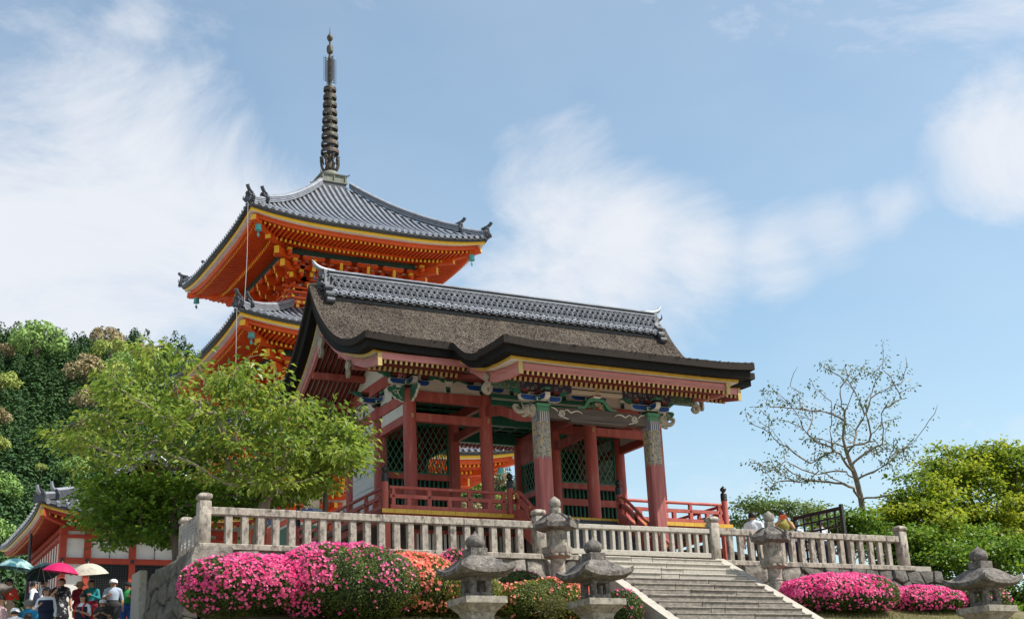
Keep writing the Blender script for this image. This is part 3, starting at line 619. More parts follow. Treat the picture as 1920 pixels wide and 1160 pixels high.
def bracket_mesh(corner=0, k=1.0):
    """capital block, crossed arms with painted faces, three bearing blocks; z from 0 (column top) to .44"""
    g = G()  # mats: 0 dark, 1 blue, 2 outline, 3 green, 4 brown-red, 5 light green
    g.lathe([(.13, 0), (.19, .08), (.19, .19)], 4, (0, 0, 0), [0, 2], PI/4, 1.414, 1.414)
    for s in (1, -1):
        g.box(-.165, .165, s*.192-.003 if s > 0 else -.195, .195 if s > 0 else -.189, .09, .175, 3)
        g.box(s*.192-.003 if s > 0 else -.195, .195 if s > 0 else -.189, -.165, .165, .09, .175, 3)
    o = arm_outline(.62*k, .17)
    g.plate(o, (0, 0, .10), (1, 0, 0), (0, 0, 1), .15, 2); g.plate(shrink(o, .014), (0, -.0, .10), (1, 0, 0), (0, 0, 1), .158, 1)
    o2 = arm_outline(.46*k, .17)
    g.plate(o2, (0, 0, .095), (0, 1, 0), (0, 0, 1), .15, 2); g.plate(shrink(o2, .014), (0, 0, .095), (0, 1, 0), (0, 0, 1), .158, 1)
    for x, m1 in ((-.48*k, 4), (0, 4), (.48*k, 4)): masu(g, (x, 0, .265), .21, .15, 0, m1)
    masu(g, (0, -.36*k, .265), .2, .15, 0, 5); masu(g, (0, .36*k, .265), .2, .15, 0, 5)
    # cloud shaped end pieces above the arm
    for s in (1, -1):
        pts = [(.0, .0), (.22, .02), (.34, .05), (.40, .11), (.50, .12), (.55, .16), (.0, .16)]
        g.plate([(p[0]*s, p[1]) for p in (pts if s > 0 else pts[::-1])], (s*.42*k, 0, .27), (1, 0, 0), (0, 0, 1), .09, 3, 3)
    return g.mesh('bracket_set', [DARK, BLUE, OUTL, GREEN, REDD, GREENL])
bmesh_main = bracket_mesh(); bmesh_k = bracket_mesh(k=1.02)
for x in XS:
    for y in (YS[0], YS[2]): link('bracket_set', bmesh_main, gate, M=Matrix.Translation((x, y, 3.78)))
    if x in (0., 8.4): link('bracket_set', bmesh_main, gate, M=Matrix.Translation((x, YS[1], 3.78)))
def cloud_wing(s=1):
    """scrolled green wing that flanks a column top"""
    pts = [(0, 0), (.10, .01), (.16, .06), (.26, .07), (.31, .13), (.38, .16), (.42, .24), (.52, .28), (.56, .37), (.50, .43), (.0, .43)]
    g = G(); P = [(p[0]*s, p[1]) for p in (pts if s > 0 else pts[::-1])]
    g.plate(P, (0, 0, 0), (1, 0, 0), (0, 0, 1), .07, 1, 1); g.plate([(p[0]*.95, .018+p[1]*.94) for p in P], (0, 0, 0), (1, 0, 0), (0, 0, 1), .082, 0, 0)
    # curl in relief
    c = []
    for k in range(22): t = k/21*3.4*PI/1.4; r = .085*(1-k/26); c.append((s*(.27+r*math.cos(t)), -.045, .27+r*math.sin(t)))
    g.tube(c, .011, 5, 1)
    c2 = [(s*.08, -.045, .10), (s*.16, -.045, .17), (s*.20, -.045, .30), (s*.14, -.045, .37)]; g.tube(curve(c2, 10), .01, 5, 1)
    return g.mesh('carved_wing', [GREEN, OUTL])
wl = cloud_wing(-1); wr = cloud_wing(1)
for (x, y, s, rz) in ((-.17, -.02, -1, 0), (8.57, -.02, 1, 0)): link('carved_wing', wl if s < 0 else wr, gate, M=Matrix.Translation((x, y, 3.36)))
for x in (0., 8.4):   # wings pointing forward and along the side
    link('carved_wing', wl, gate, M=Matrix.Translation((x, -.17, 3.36)) @ Matrix.Rotation(PI/2, 4, 'Z'))
    link('carved_wing', wr, gate, M=Matrix.Translation((x, 2.1, 3.36)) @ Matrix.Rotation(-PI/2, 4, 'Z'))
    link('carved_wing', wr, gate, M=Matrix.Translation((x, 2.42, 3.36)) @ Matrix.Rotation(PI/2, 4, 'Z'))
# struts with green shoulders between the front columns
def strut():
    g = G(); g.box(-.10, .10, -.05, .05, 0, .26, 1); g.box(-.075, .075, -.056, .056, .02, .2, 0); g.box(-.045, .045, -.06, .06, .03, .13, 2)
    masu(g, (0, 0, .26), .24, .16, 0, 0, 1)
    for s in (1, -1):
        pts = [(.08, 0), (.2, .02), (.28, .07), (.40, .08), (.46, .13), (.08, .13)]
        g.plate([(p[0]*s, p[1]) for p in (pts if s > 0 else pts[::-1])], (0, 0, .31), (1, 0, 0), (0, 0, 1), .08, 0, 1)
    return g.mesh('strut', [GREEN, OUTL, DARK])
sm_ = strut()
for x in (1.21, 7.19, 3.3, 5.1): link('strut', sm_, gate, M=Matrix.Translation((x, -.01, 3.73 if x in (1.21, 7.19) else 3.80)))
for x in (0., 8.4):
    for y in (1.1, 3.4): link('strut', sm_, gate, M=Matrix.Translation((x, y, 3.73)) @ Matrix.Rotation(PI/2, 4, 'Z'))

# ---------------------------------------------------------------- porch
KY = -3.32
def porch():
    g = G(); w = .20; c = .055
    o = [(-w+c, -w), (w-c, -w), (w, -w+c), (w, w-c), (w-c, w), (-w+c, w), (-w, w-c), (-w, -w+c)]
    g.add([(p[0], p[1], z) for z in (-1.62, 2.56) for p in o], [tuple(range(7, -1, -1)), tuple(range(8, 16))]+[(i, (i+1) % 8, 8+(i+1) % 8, 8+i) for i in range(8)])
    pm = g.mesh('porch_post', KPOST)
    gb = G(); gb.lathe([(.36, -1.72), (.36, -1.66), (.28, -1.60), (.28, -1.57)], 24); sb = gb.mesh('post_base', GRAN, 40)
    for x in (2.42, 5.98):
        p = link('porch_post', pm, gate, M=Matrix.Translation((x, KY, 0))); link('post_base', sb, p)
        gg = G(); gg.lathe([(.17, 2.555), (.24, 2.63), (.24, 2.665)], 4, (x, KY, 0), 0, PI/4, 1.414*.9, 1.414*.9); gg.build('capital_rim', GREENL, gate)
        link('bracket_set', bmesh_k, gate, M=Matrix.Translation((x, KY, 2.65)))
    # rainbow beam, slightly arched, with white scroll painting
    g = G(); n = 16; P = []
    for i in range(n+1):
        x = 2.58+(5.82-2.58)*i/n; t = (x-4.2)/1.62; a = .05*(1-t*t)
        P.append([(x, KY-.11, 2.27+a+.02*(abs(t) > .8)), (x, KY+.11, 2.27+a), (x, KY+.11, 2.60+a*.6), (x, KY-.11, 2.60+a*.6), (x, KY-.11, 2.27+a+.02*(abs(t) > .8))])
    g.grid(np.array(P), 0, True); g.add(P[0][:4], [(0, 1, 2, 3)]); g.add(P[-1][:4], [(3, 2, 1, 0)])
    rb = g.build('rainbow_beam', WOODG, gate)
    for s in (1, -1):
        g = G(); cx = 4.2-s*1.18; c = []
        for k in range(34): t = -PI*.5+k/33*4.4*PI; r = .018+.092*k/33; c.append((cx-s*r*math.cos(t), KY-.118, 2.455+r*math.sin(t)*.95))
        g.tube(c, .013, 5, 0)
        for pts, w in (([(-.11, .03), (-.20, .11), (-.33, .15)], .018), ([(.09, .07), (.18, .11), (.30, .035), (.42, .085), (.55, .09), (.66, .03)], .02), ([(.02, -.10), (.12, -.13), (.22, -.16)], .016)):
            cc = curve([(cx+s*p[0], KY-.118, 2.455+p[1]) for p in pts], 14); g.tube(cc, [w*(1-.7*abs(2*q/13-1)**2) for q in range(14)], 5, 0)
        g.build('painted_scroll', OUTL, rb)
    g = G(); g.box(3.3, 5.1, KY-.13, KY+.11, 2.235, 2.30); g.build('beam_soffit_strip', WOODG, rb)
    # elephant shaped nosings outside the posts
    for s, x in ((-1, 2.22), (1, 6.18)):
        g = G()
        g.ball((x+s*.17, KY, 2.50), .16, 0, 10, 8, (1.25, .8, 1.0)); g.ball((x+s*.06, KY, 2.48), .17, 0, 10, 8, (.9, .85, 1.15))
        g.tube(curve([(x+s*.30, KY, 2.46), (x+s*.44, KY, 2.42), (x+s*.56, KY, 2.48), (x+s*.60, KY, 2.58), (x+s*.53, KY, 2.61), (x+s*.51, KY, 2.55)], 16), list(np.linspace(.075, .03, 16)), 8)
        for d in (-.08, .08):
            g.tube(curve([(x+s*.28, KY+d, 2.47), (x+s*.38, KY+d*1.3, 2.55), (x+s*.42, KY+d*1.3, 2.68)], 8), list(np.linspace(.03, .008, 8)), 6)
            g.ball((x+s*.1, KY+d*1.9, 2.52), .11, 0, 8, 6, (.8, .3, 1.1)); g.ball((x+s*.25, KY+d*1.5, 2.56), .028)
        g.tube(curve([(x+s*.22, KY, 2.38), (x+s*.32, KY, 2.32), (x+s*.38, KY, 2.34)], 8), list(np.linspace(.07, .02, 8)), 7)
        g.build('elephant_nosing', CARVE, gate, 60)
    # frog-leg strut with carved figures
    g = G(); cx = 4.2; z0 = 2.645
    up = [(-.64, 0), (-.60, .05), (-.48, .06), (-.40, .11), (-.33, .22), (-.26, .30), (-.15, .33), (.15, .33), (.26, .30), (.33, .22), (.40, .11), (.48, .06), (.60, .05), (.64, 0)]
    lo = [(.44, 0), (.34, .04), (.27, .14), (.19, .22), (0, .25), (-.19, .22), (-.27, .14), (-.34, .04), (-.44, 0)]
    for a, b in zip(range(len(up)-1), range(len(up)-1)): pass
    n = 24; U2 = curve([(p[0], p[1], 0) for p in up], n); L2 = curve([(p[0], p[1], 0) for p in reversed(lo)], n)
    for k in range(n-1):
        q = [U2[k], U2[k+1], L2[k+1], L2[k]]; g.plate([(p[0], p[1]) for p in q][::-1], (cx, KY-.02, z0), (1, 0, 0), (0, 0, 1), .11, 0, 1)
    g.build('frog_leg_strut', [GREENL, GREEN], gate)
    g = G(); rnd = random.Random(3)
    for k in range(26): a = rnd.uniform(-.26, .26); g.ball((cx+a, KY-.03, z0+.03+rnd.random()*.17*(1-abs(a)*1.6)), rnd.uniform(.022, .045), rnd.randint(0, 2), 6, 5)
    g.build('carved_figures', [CARVE, GREEN, GOLDW], gate)
    g = G(); masu(g, (cx, KY-.02, z0+.33), .24, .09, 0, 1, 0); g.build('bearing_block', [OUTL, REDD], gate)
    # brocade purlin and its curled noses
    g = G(); g.bbox(.90, 7.50, KY-.12, KY+.12, 3.055, 3.29, .01); g.build('porch_purlin', BROC, gate)
    for s, x in ((-1, .9), (1, 7.5)):
        g = G(); g.tube(curve([(x-s*.05, KY, 3.12), (x+s*.12, KY, 3.06), (x+s*.16, KY, 2.94), (x+s*.06, KY, 2.87), (x-s*.03, KY, 2.94), (x+s*.03, KY, 3.0)], 18), list(np.linspace(.10, .04, 18)), 8); g.build('purlin_nose', CARVE, gate, 60)
    g = G(); g.lathe([(.07, -.135), (.07, -.12)], 14); g.xf(Matrix.Translation((4.2, KY, 3.19)) @ Matrix.Rotation(-PI/2, 4, 'X')); g.xf(Matrix.Identity(4)); g.build('gilt_boss', GOLDW, gate)
    # curved tie beams back to the main columns
    for x in (2.42, 5.98):
        g = G(); c = curve([(x, KY+.2, 2.42), (x, -2.2, 2.62), (x, -1.1, 3.05), (x, -.18, 3.25)], 12)
        for a, b in zip(c[:-1], c[1:]): g.beam(a, b, .17, .28)
        g.build('shrimp_beam', RED, gate)
porch()

# ---------------------------------------------------------------- roof
XL, XR = -2.26, 10.66; KL, KR = .25, 8.15; YE, YB, YKE = -2.35, 6.85, -5.5
_pu = np.array([0, .3, .64, 1.02, 1.57, 2.14, 2.78, 3.41, 3.93, 4.6]); _z = np.array([7.46, 6.97, 6.53, 6.11, 5.61, 5.20, 4.86, 4.64, 4.54, 4.50])
_ud = np.linspace(0, 4.6, 200); _zd = np.interp(_ud, _pu, _z); _zd = np.convolve(np.pad(_zd, 8, 'edge'), np.ones(17)/17, 'valid'); _zd[:9] = np.interp(_ud[:9], _pu, _z)
_kz = [(2.25, 7.46)]
def rmain(u): return np.interp(u, _ud, _zd)
_ke = np.array([-5.51, -4.9, -4.28, -3.65, -3.23, -2.84, -2.52, -2.3]); _kev = np.array([3.75, 3.73, 3.735, 3.82, 3.96, 4.20, 4.46, 4.51])
_km = np.array([-5.5, -4.5, -3.6, -2.5, -1.3, -.3, .11]); _kmv = np.array([3.72, 3.78, 3.95, 4.30, 4.70, 5.03, 5.20])
def roofz(x, y):
    u = abs(y-YM); z = float(rmain(min(u, 4.6))); e = abs(x-4.2)/6.46
    z += .10*e**6*(min(u, 4.6)/4.6)**2
    if y < .11 and KL-.001 <= x <= KR+.001:
        ze = z if y > -2.3 else float(np.interp(y, _ke, _kev)); zm = float(np.interp(y, _km, _kmv)); d = min(x-KL, KR-x)
        w = float(sstep(d/1.1)); z = ze*(1-w)+zm*w
        if y < -4: z += .05*(abs(x-4.2)/3.95)**6
    return z
def samples(a, b, n): return [a+(b-a)*i/n for i in range(n+1)]
def slab(g, i, o0, o1, m_top, m_edge, m_bot, ie=None, x0=XL, x1=XR, nx=52):
    """one layer of the roof: between roofz-o0 and roofz-o1, drawn in by i from verges and eaves"""
    ie = i if ie is None else ie
    f0 = (lambda x, y: o0(x, y)) if callable(o0) else (lambda x, y: o0); f1 = (lambda x, y: o1(x, y)) if callable(o1) else (lambda x, y: o1)
    def solid(xs, ys):
        T = [[(x, y, roofz(min(max(x, x0), x1), y)-f0(x, y)) for x in xs] for y in ys]; Bt = [[(x, y, roofz(min(max(x, x0), x1), y)-f1(x, y)) for x in xs] for y in ys]
        g.grid(T, m_top, False); g.grid(Bt, m_bot, True)
        a, b = len(ys), len(xs)
        g.grid([[T[0][j] for j in range(b)], [Bt[0][j] for j in range(b)]], m_edge, True); g.grid([[T[-1][j] for j in range(b)], [Bt[-1][j] for j in range(b)]], m_edge, False)
        g.grid([[T[k][0] for k in range(a)], [Bt[k][0] for k in range(a)]], m_edge, False); g.grid([[T[k][-1] for k in range(a)], [Bt[k][-1] for k in range(a)]], m_edge, True)
    xs1 = samples(x0+i, KL+i, 12); xs2 = samples(KL+i, KR-i, 28); xs3 = samples(KR-i, x1-i, 12)
    ysm = samples(YE+ie, YM, 26)+samples(YM, YB-ie, 20)[1:]
    solid(xs1[:-1]+xs2+xs3[1:], ysm)
    solid(xs2, samples(YKE+ie, YE+ie, 22))
def tv(x, y):  # how deep the black layer reaches: shallow at the eaves, deep towards the ridge
    return .40+.34*max(0., 1-abs(y-YM)/2.9)
g = G(); slab(g, 0, 0, .20, 0, 1, 1)
rnd = random.Random(5)
roof = g.build('bark_roof', [BARK, BARKE], gate, 50)
g = G(); slab(g, .10, .195, tv, 0, 0, 0); g.build('black_eave_layer', BARKB, roof, 50)
g = G(); slab(g, .36, lambda x, y: tv(x, y)-.01, lambda x, y: tv(x, y)+.085, 1, 0, 1, .33); g.build('eave_fillet', [GOLD, WHITE], roof, 50)
# straw-like ends that roughen the bark: thousands of shingle tips lying on the slope
def bark_tips():
    n = 16000; rs = np.random.RandomState(4); V = []; 
    P = np.zeros((n, 3)); T = np.zeros((n, 3)); k = 0
    while k < n:
        x = rs.uniform(XL+.05, XR-.05); y = rs.uniform(YKE+.05, 2.0)
        if y < YE+.05 and not (KL+.08 < x < KR-.08): continue
        z = roofz(x, y); z2 = roofz(x, y-.05); P[k] = (x, y, z); t = np.array((0, -.05, z2-z)); T[k] = t/np.linalg.norm(t); k += 1
    Nn = np.cross(np.tile((1., 0, 0), (n, 1)), -T); Nn /= np.linalg.norm(Nn, axis=1)[:, None]; Nn *= np.sign(Nn[:, 2:3])
    L = rs.uniform(.05, .13, (n, 1)); w = rs.uniform(.008, .022, (n, 1)); Sx = np.tile((1., 0, 0), (n, 1))+T*rs.uniform(-.4, .4, (n, 1)); h = rs.uniform(.006, .022, (n, 1))
    A = P-Sx*w-Nn*.004; B = P+Sx*w-Nn*.004; C = P+T*L+Sx*w*.7+Nn*h; D = P+T*L-Sx*w*.7+Nn*h; E2 = P+T*L*1.02-Nn*.005
    V = np.stack([A, B, C, D, E2-Sx*w*.7, E2+Sx*w*.7], 1).reshape(-1, 3); o = np.arange(n)[:, None]*6
    F = np.concatenate([o+[0, 1, 2, 3], o+[3, 2, 5, 4]])
    link('bark_shingle_tips', big_mesh('bark_shingle_tips', V, F, BARK), roof, 'stuff')
bark_tips()
# soffit boards, rafters, bargeboards, purlins
HLu = [0, 1., 2.25, 3.35, 4.3]; HLz = [5.80, 5.08, 4.36, 3.93, 3.74]
def hl(u): return float(np.interp(u, HLu, HLz))
def rafters():
    g = G()
    for s in (1, -1):
        ys = [YM-s*u for u in np.linspace(0, 3.6, 14)]
        g.grid([[(x, y, hl(abs(y-YM))+.27) for x in (-1.85, 10.25)] for y in ys], 0, s > 0)
        ys = [YM-s*u for u in np.linspace(3.4, 4.32, 4)]
        g.grid([[(x, y, 4.16-.16*(abs(y-YM)-3.4)) for x in (-1.85, 10.25)] for y in ys], 0, s > 0)
    g.grid([[(x, y, 3.43+.29*(y+3.32)) for x in (.85, 7.55)] for y in np.linspace(-4.5, -.6, 6)], 0, False)
    g.grid([[(x, y, 3.12+.18*(y+5.05)) for x in (.85, 7.55)] for y in np.linspace(-5.1, -4.0, 3)], 0, False)
    g.build('soffit_board', WBOARD, roof)
    for s in (1, -1):
        g = G(); pit = .155; n = int((10.2+1.8)/pit)
        for i in range(n+1):
            x = -1.74+i*pit
            if s > 0 and KL+.7 < x < KR-.7: lim = 2.9
            else: lim = 3.55
            us = [.1, 1.1, 2.25, lim]
            for a, b in zip(us[:-1], us[1:]):
                last = b == lim
                g.beam((x, YM-s*a, hl(a)+.20), (x, YM-s*b, hl(b)+.20 if b < 3.5 else 3.90), .075, .13, 0, 1 if last else 0)
            if not (s > 0 and KL+.7 < x < KR-.7): g.beam((x, YM-s*3.3, 4.07), (x, YM-s*4.33, 3.865), .065, .10, 0, 1)
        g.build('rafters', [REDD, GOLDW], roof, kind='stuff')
    g = G(); n = int(6.5/.155)
    for i in range(n+1):
        x = 1.0+i*.155
        if x > 7.45: break
        g.beam((x, -.4, 4.10), (x, -3.32, 3.36), .075, .12, 0); g.beam((x, -3.32, 3.36), (x, -4.32, 3.04), .075, .12, 0, 1)
        g.beam((x, -4.05, 3.22), (x, -5.02, 3.0), .065, .10, 0, 1)
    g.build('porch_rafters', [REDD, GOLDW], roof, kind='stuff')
    # eave boards: main front left and right of the porch, back; porch front
    def board(x0, x1, y0, y1, z0, z1, m, name): g = G(); g.bbox(x0, x1, y0, y1, z0, z1, .008); g.build(name, m, roof)
    for x0, x1 in ((-1.78, .98), (7.42, 10.18)):
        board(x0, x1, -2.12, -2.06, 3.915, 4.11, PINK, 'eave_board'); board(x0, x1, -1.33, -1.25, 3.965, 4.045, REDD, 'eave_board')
    board(-1.78, 10.18, 6.56, 6.62, 3.915, 4.11, PINK, 'eave_board')
    board(.93, 7.47, -5.03, -4.97, 3.055, 3.25, PINK, 'eave_board'); board(.93, 7.47, -4.36, -4.28, 3.105, 3.175, REDD, 'eave_board')
    # purlins that run out under the verges
    for y, z0, z1 in ((0., 4.22, 4.38), (4.5, 4.22, 4.38), (2.25, 5.66, 5.92), (1.1, 4.86, 5.04), (3.4, 4.86, 5.04)):
        board(-1.72, 10.12, y-.10, y+.10, z0, z1, RED, 'purlin')
rafters()
def bargeboards():
    # main verges
    for x, s in ((-1.80, -1), (10.20, 1)):
        for sd in (1, -1):
            g = G(); us = np.linspace(0.0, 4.36, 26); P = []
            for u in us:
                y = YM-sd*u; zb = hl(u); zt = zb+.30+.06*sd*0+.05*(u < 1); 
                zt = min(zt, roofz(x, y)-tv(x, y)-.05)
                zt = max(zt, zb+.2)
                P.append((y, zb, zt))
            T = [[(x-s*.0+dx*s, y, z) for (y, z, dx) in ((a, b, 0), (a, b, -.09), (a, c, -.09), (a, c, 0), (a, b, 0))] for a, b, c in P]
            g.grid(T, 0, (sd*s) < 0); g.add(T[-1][:4], [(0, 1, 2, 3), (3, 2, 1, 0)], 1); g.add(T[0][:4], [(0, 1, 2, 3), (3, 2, 1, 0)], 0)
            # moulding line
            T2 = [[(x+s*.004, a, b+(c-b)*.62), (x+s*.018, a, b+(c-b)*.66), (x+s*.018, a, b+(c-b)*.78), (x+s*.004, a, b+(c-b)*.82)] for a, b, c in P]
            g.grid(T2, 0, (sd*s) > 0)
            g.build('bargeboard', [PINK, GOLD], roof, 40)
            if sd > 0:
                y, zb, zt = P[-1]; g = G(); g.box(x-.02 if s < 0 else x-.10, x+.10 if s < 0 else x+.02, y-.035, y+.0, zb-.02, zt+.04); g.build('bargeboard_cap', GOLDW, roof)
    # porch verges
    for x, s in ((.88, -1), (7.52, 1)):
        g = G(); ys = np.linspace(-5.06, -2.2, 22); P = []
        for y in ys:
            zt = roofz(x-s*0-.0, y)-.47; zb = zt-.34+.10*max(0, (y+3.0)/.8); P.append((y, zb, zt))
        T = [[(x+dx*s, y, z) for (y, z, dx) in ((a, b, 0), (a, b, -.09), (a, c, -.09), (a, c, 0), (a, b, 0))] for a, b, c in P]
        g.grid(T, 0, s > 0); g.add(T[0][:4], [(0, 1, 2, 3), (3, 2, 1, 0)], 1)
        T2 = [[(x+s*.004, a, b+(c-b)*.6), (x+s*.016, a, b+(c-b)*.64), (x+s*.016, a, b+(c-b)*.76), (x+s*.004, a, b+(c-b)*.8)] for a, b, c in P]
        g.grid(T2, 0, s < 0); g.build('bargeboard', [PINK, GOLD], roof, 40)
        g = G(); y, zb, zt = P[0]; g.box(x-.02 if s < 0 else x-.10, x+.10 if s < 0 else x+.02, y-.035, y, zb-.01, zt+.05); g.build('bargeboard_cap', GOLDW, roof)
bargeboards()
def pendants():
    """carved drops that hang from the bargeboards"""
    half = [(0, -.62), (.07, -.58), (.12, -.48), (.12, -.38), (.08, -.30), (.13, -.24), (.19, -.16), (.17, -.06), (.09, 0), (0, .02)]
    pts = half+[(-p[0], p[1]) for p in reversed(half[1:-1])]
    g = G(); g.plate(pts, (0, 0, 0), (0, 1, 0), (0, 0, 1), .09); 
    g.lathe([(.06, -.06), (.06, .06)], 10); g.xf(Matrix.Rotation(PI/2, 4, 'Y'), len(g.v)-20)
    for k in (-.38, -.48): g.ball((-.05, .0, k), .05, 0, 8, 6)
    pm = g.mesh('gable_pendant', CARVE, 40)
    for x in (-1.86, 10.26):
        link('gable_pendant', pm, roof, M=Matrix.Translation((x, YM, 5.78)))
        for y in (0., 4.5): link('gable_pendant', pm, roof, M=Matrix.Translation((x, y, 4.42)) @ Matrix.Scale(.8, 4))
    for x in (.82, 7.58): link('gable_pendant', pm, roof, M=Matrix.Translation((x, -3.32, 3.40)) @ Matrix.Scale(.62, 4))
pendants()
def ridge():
    x0, x1 = -1.72, 10.12; D = TILED
    g = G(); g.box(x0, x1, YM-.33, YM+.33, 6.80, 7.06); g.box(x0, x1, YM-.22, YM+.22, 7.06, 7.86); rg = g.build('tile_ridge', BLACK, roof)
    # course of round end tiles along the foot, with the flat tile lip under each
    e = G(); e.lathe([(.10, -.17), (.10, 0), (.078, .004), (.078, -.02), (.035, -.02), (.03, -.005)], 16); e.xf(Matrix.Rotation(PI/2, 4, 'X')); em = e.mesh('ridge_end_tile', TILE, 40)
    f = G(); q = [(-.15+.3*k/8, -.045*math.sin(PI*k/8)) for k in range(9)]; f.plate(q+[(p[0], p[1]+.03) for p in reversed(q)], (0, 0, 0), (1, 0, 0), (0, 0, 1), .16); fm = f.mesh('ridge_lip_tile', TILEO)
    n = 41; 
    for i in range(n):
        x = x0+.16+(x1-x0-.32)*i/(n-1)
        link('ridge_end_tile', em, rg, M=Matrix.Translation((x, YM-.42, 7.13)))
        if i < n-1: link('ridge_lip_tile', fm, rg, M=Matrix.Translation((x+.145, YM-.40, 7.09)))
    for s in (1, -1): g = G(); g.bbox(x0, x1, YM-s*.30-.05, YM-s*.30+.05, 7.185, 7.23, .01); g.build('ridge_course', TILE, rg)
    # openwork of overlapped half-round tiles
    g = G(); cols = int((x1-x0)/.20); rows = 3
    for r in range(rows):
        z = 7.25+r*.165
        for c in range(cols):
            x = x0+.11+c*.20+(.10 if r % 2 else 0)
            if x > x1-.1: continue
            a = [(x+.108*math.cos(t), YM-.255-.02*(r % 2), z+.15*math.sin(t)) for t in np.linspace(0, PI, 8)]
            g.tube(a, .023, 4, 0, False)
            b = [(x+.10+.10*math.cos(t), YM-.262, z+.155-.13*math.sin(t)) for t in np.linspace(0, PI, 7)]
            g.tube(b, .019, 4, 0, False)
    g.build('ridge_openwork', TILE, rg, 60, 'stuff')
    g = G(); g.bbox(x0, x1, YM-.28, YM-.2, 7.74, 7.79, .01); g.bbox(x0, x1, YM-.27, YM+.27, 7.86, 7.91, .01); g.build('ridge_course', TILE, rg)
    # cover tiles, one by one
    c = G(); q = [(.14*math.cos(t), .10*math.sin(t)) for t in np.linspace(0, PI, 9)]; c.plate(q, (0, 0, 0), (0, 1, 0), (0, 0, 1), .415); cmz = c.mesh('cover_tile', TILE, 40)
    n = 28
    for i in range(n):
        o = link('cover_tile', cmz, rg, M=Matrix.Translation((x0+.21+(x1-x0-.42)*i/(n-1), YM, 7.905+random.uniform(-.006, .006))))
    # end ornaments: slab with scrolled feet, carved mask and a horn tile
    for s, x in ((-1, x0), (1, x1)):
        g = G()
        half = [(0, 7.99), (.18, 7.95), (.23, 7.75), (.25, 7.45), (.33, 7.36), (.40, 7.26), (.36, 7.18), (.46, 7.12), (.52, 7.02), (.47, 6.94), (.57, 6.88), (.60, 6.78), (.52, 6.72)]
        pts = [(p[0], p[1]) for p in half]+[(-p[0], p[1]) for p in reversed(half[1:])]+[]
        g.plate(pts, (x+s*.04, YM, 0), (0, 1, 0), (0, 0, 1), .16, 0)
        for sg in (1, -1):
            for (yy, zz, rr) in ((.33, 7.30, .095), (.42, 7.06, .10), (.53, 6.83, .10)):
                o = len(g.v); g.lathe([(rr, -.12), (rr, .12)], 12); g.xf(Matrix.Translation((x+s*.04, YM+sg*yy, zz)) @ Matrix.Rotation(PI/2, 4, 'Y'), o)
        o = len(g.v); rnd = random.Random(2)
        for k in range(46):
            a = rnd.uniform(0, 2*PI); rr = rnd.uniform(0, .27); g.ball((x+s*(.14+.10*(1-rr/.3)), YM+rr*math.cos(a), 7.45+rr*1.15*math.sin(a)), rnd.uniform(.04, .075), 0, 6, 5)
        for sg in (1, -1): g.tube(curve([(x+s*.2, YM+sg*.12, 7.66), (x+s*.3, YM+sg*.2, 7.74), (x+s*.27, YM+sg*.24, 7.86)], 8), list(np.linspace(.045, .01, 8)), 6, 0)
        g.tube(curve([(x-s*.28, YM, 7.95), (x+s*.05, YM, 7.98), (x+s*.30, YM, 8.07), (x+s*.44, YM, 8.26)], 14), list(np.linspace(.085, .075, 10))+[.065, .05, .035, .008], 10, 1)
        g.build('ridge_end_ornament', [TILEO, TILE], roof, 50)
ridge()

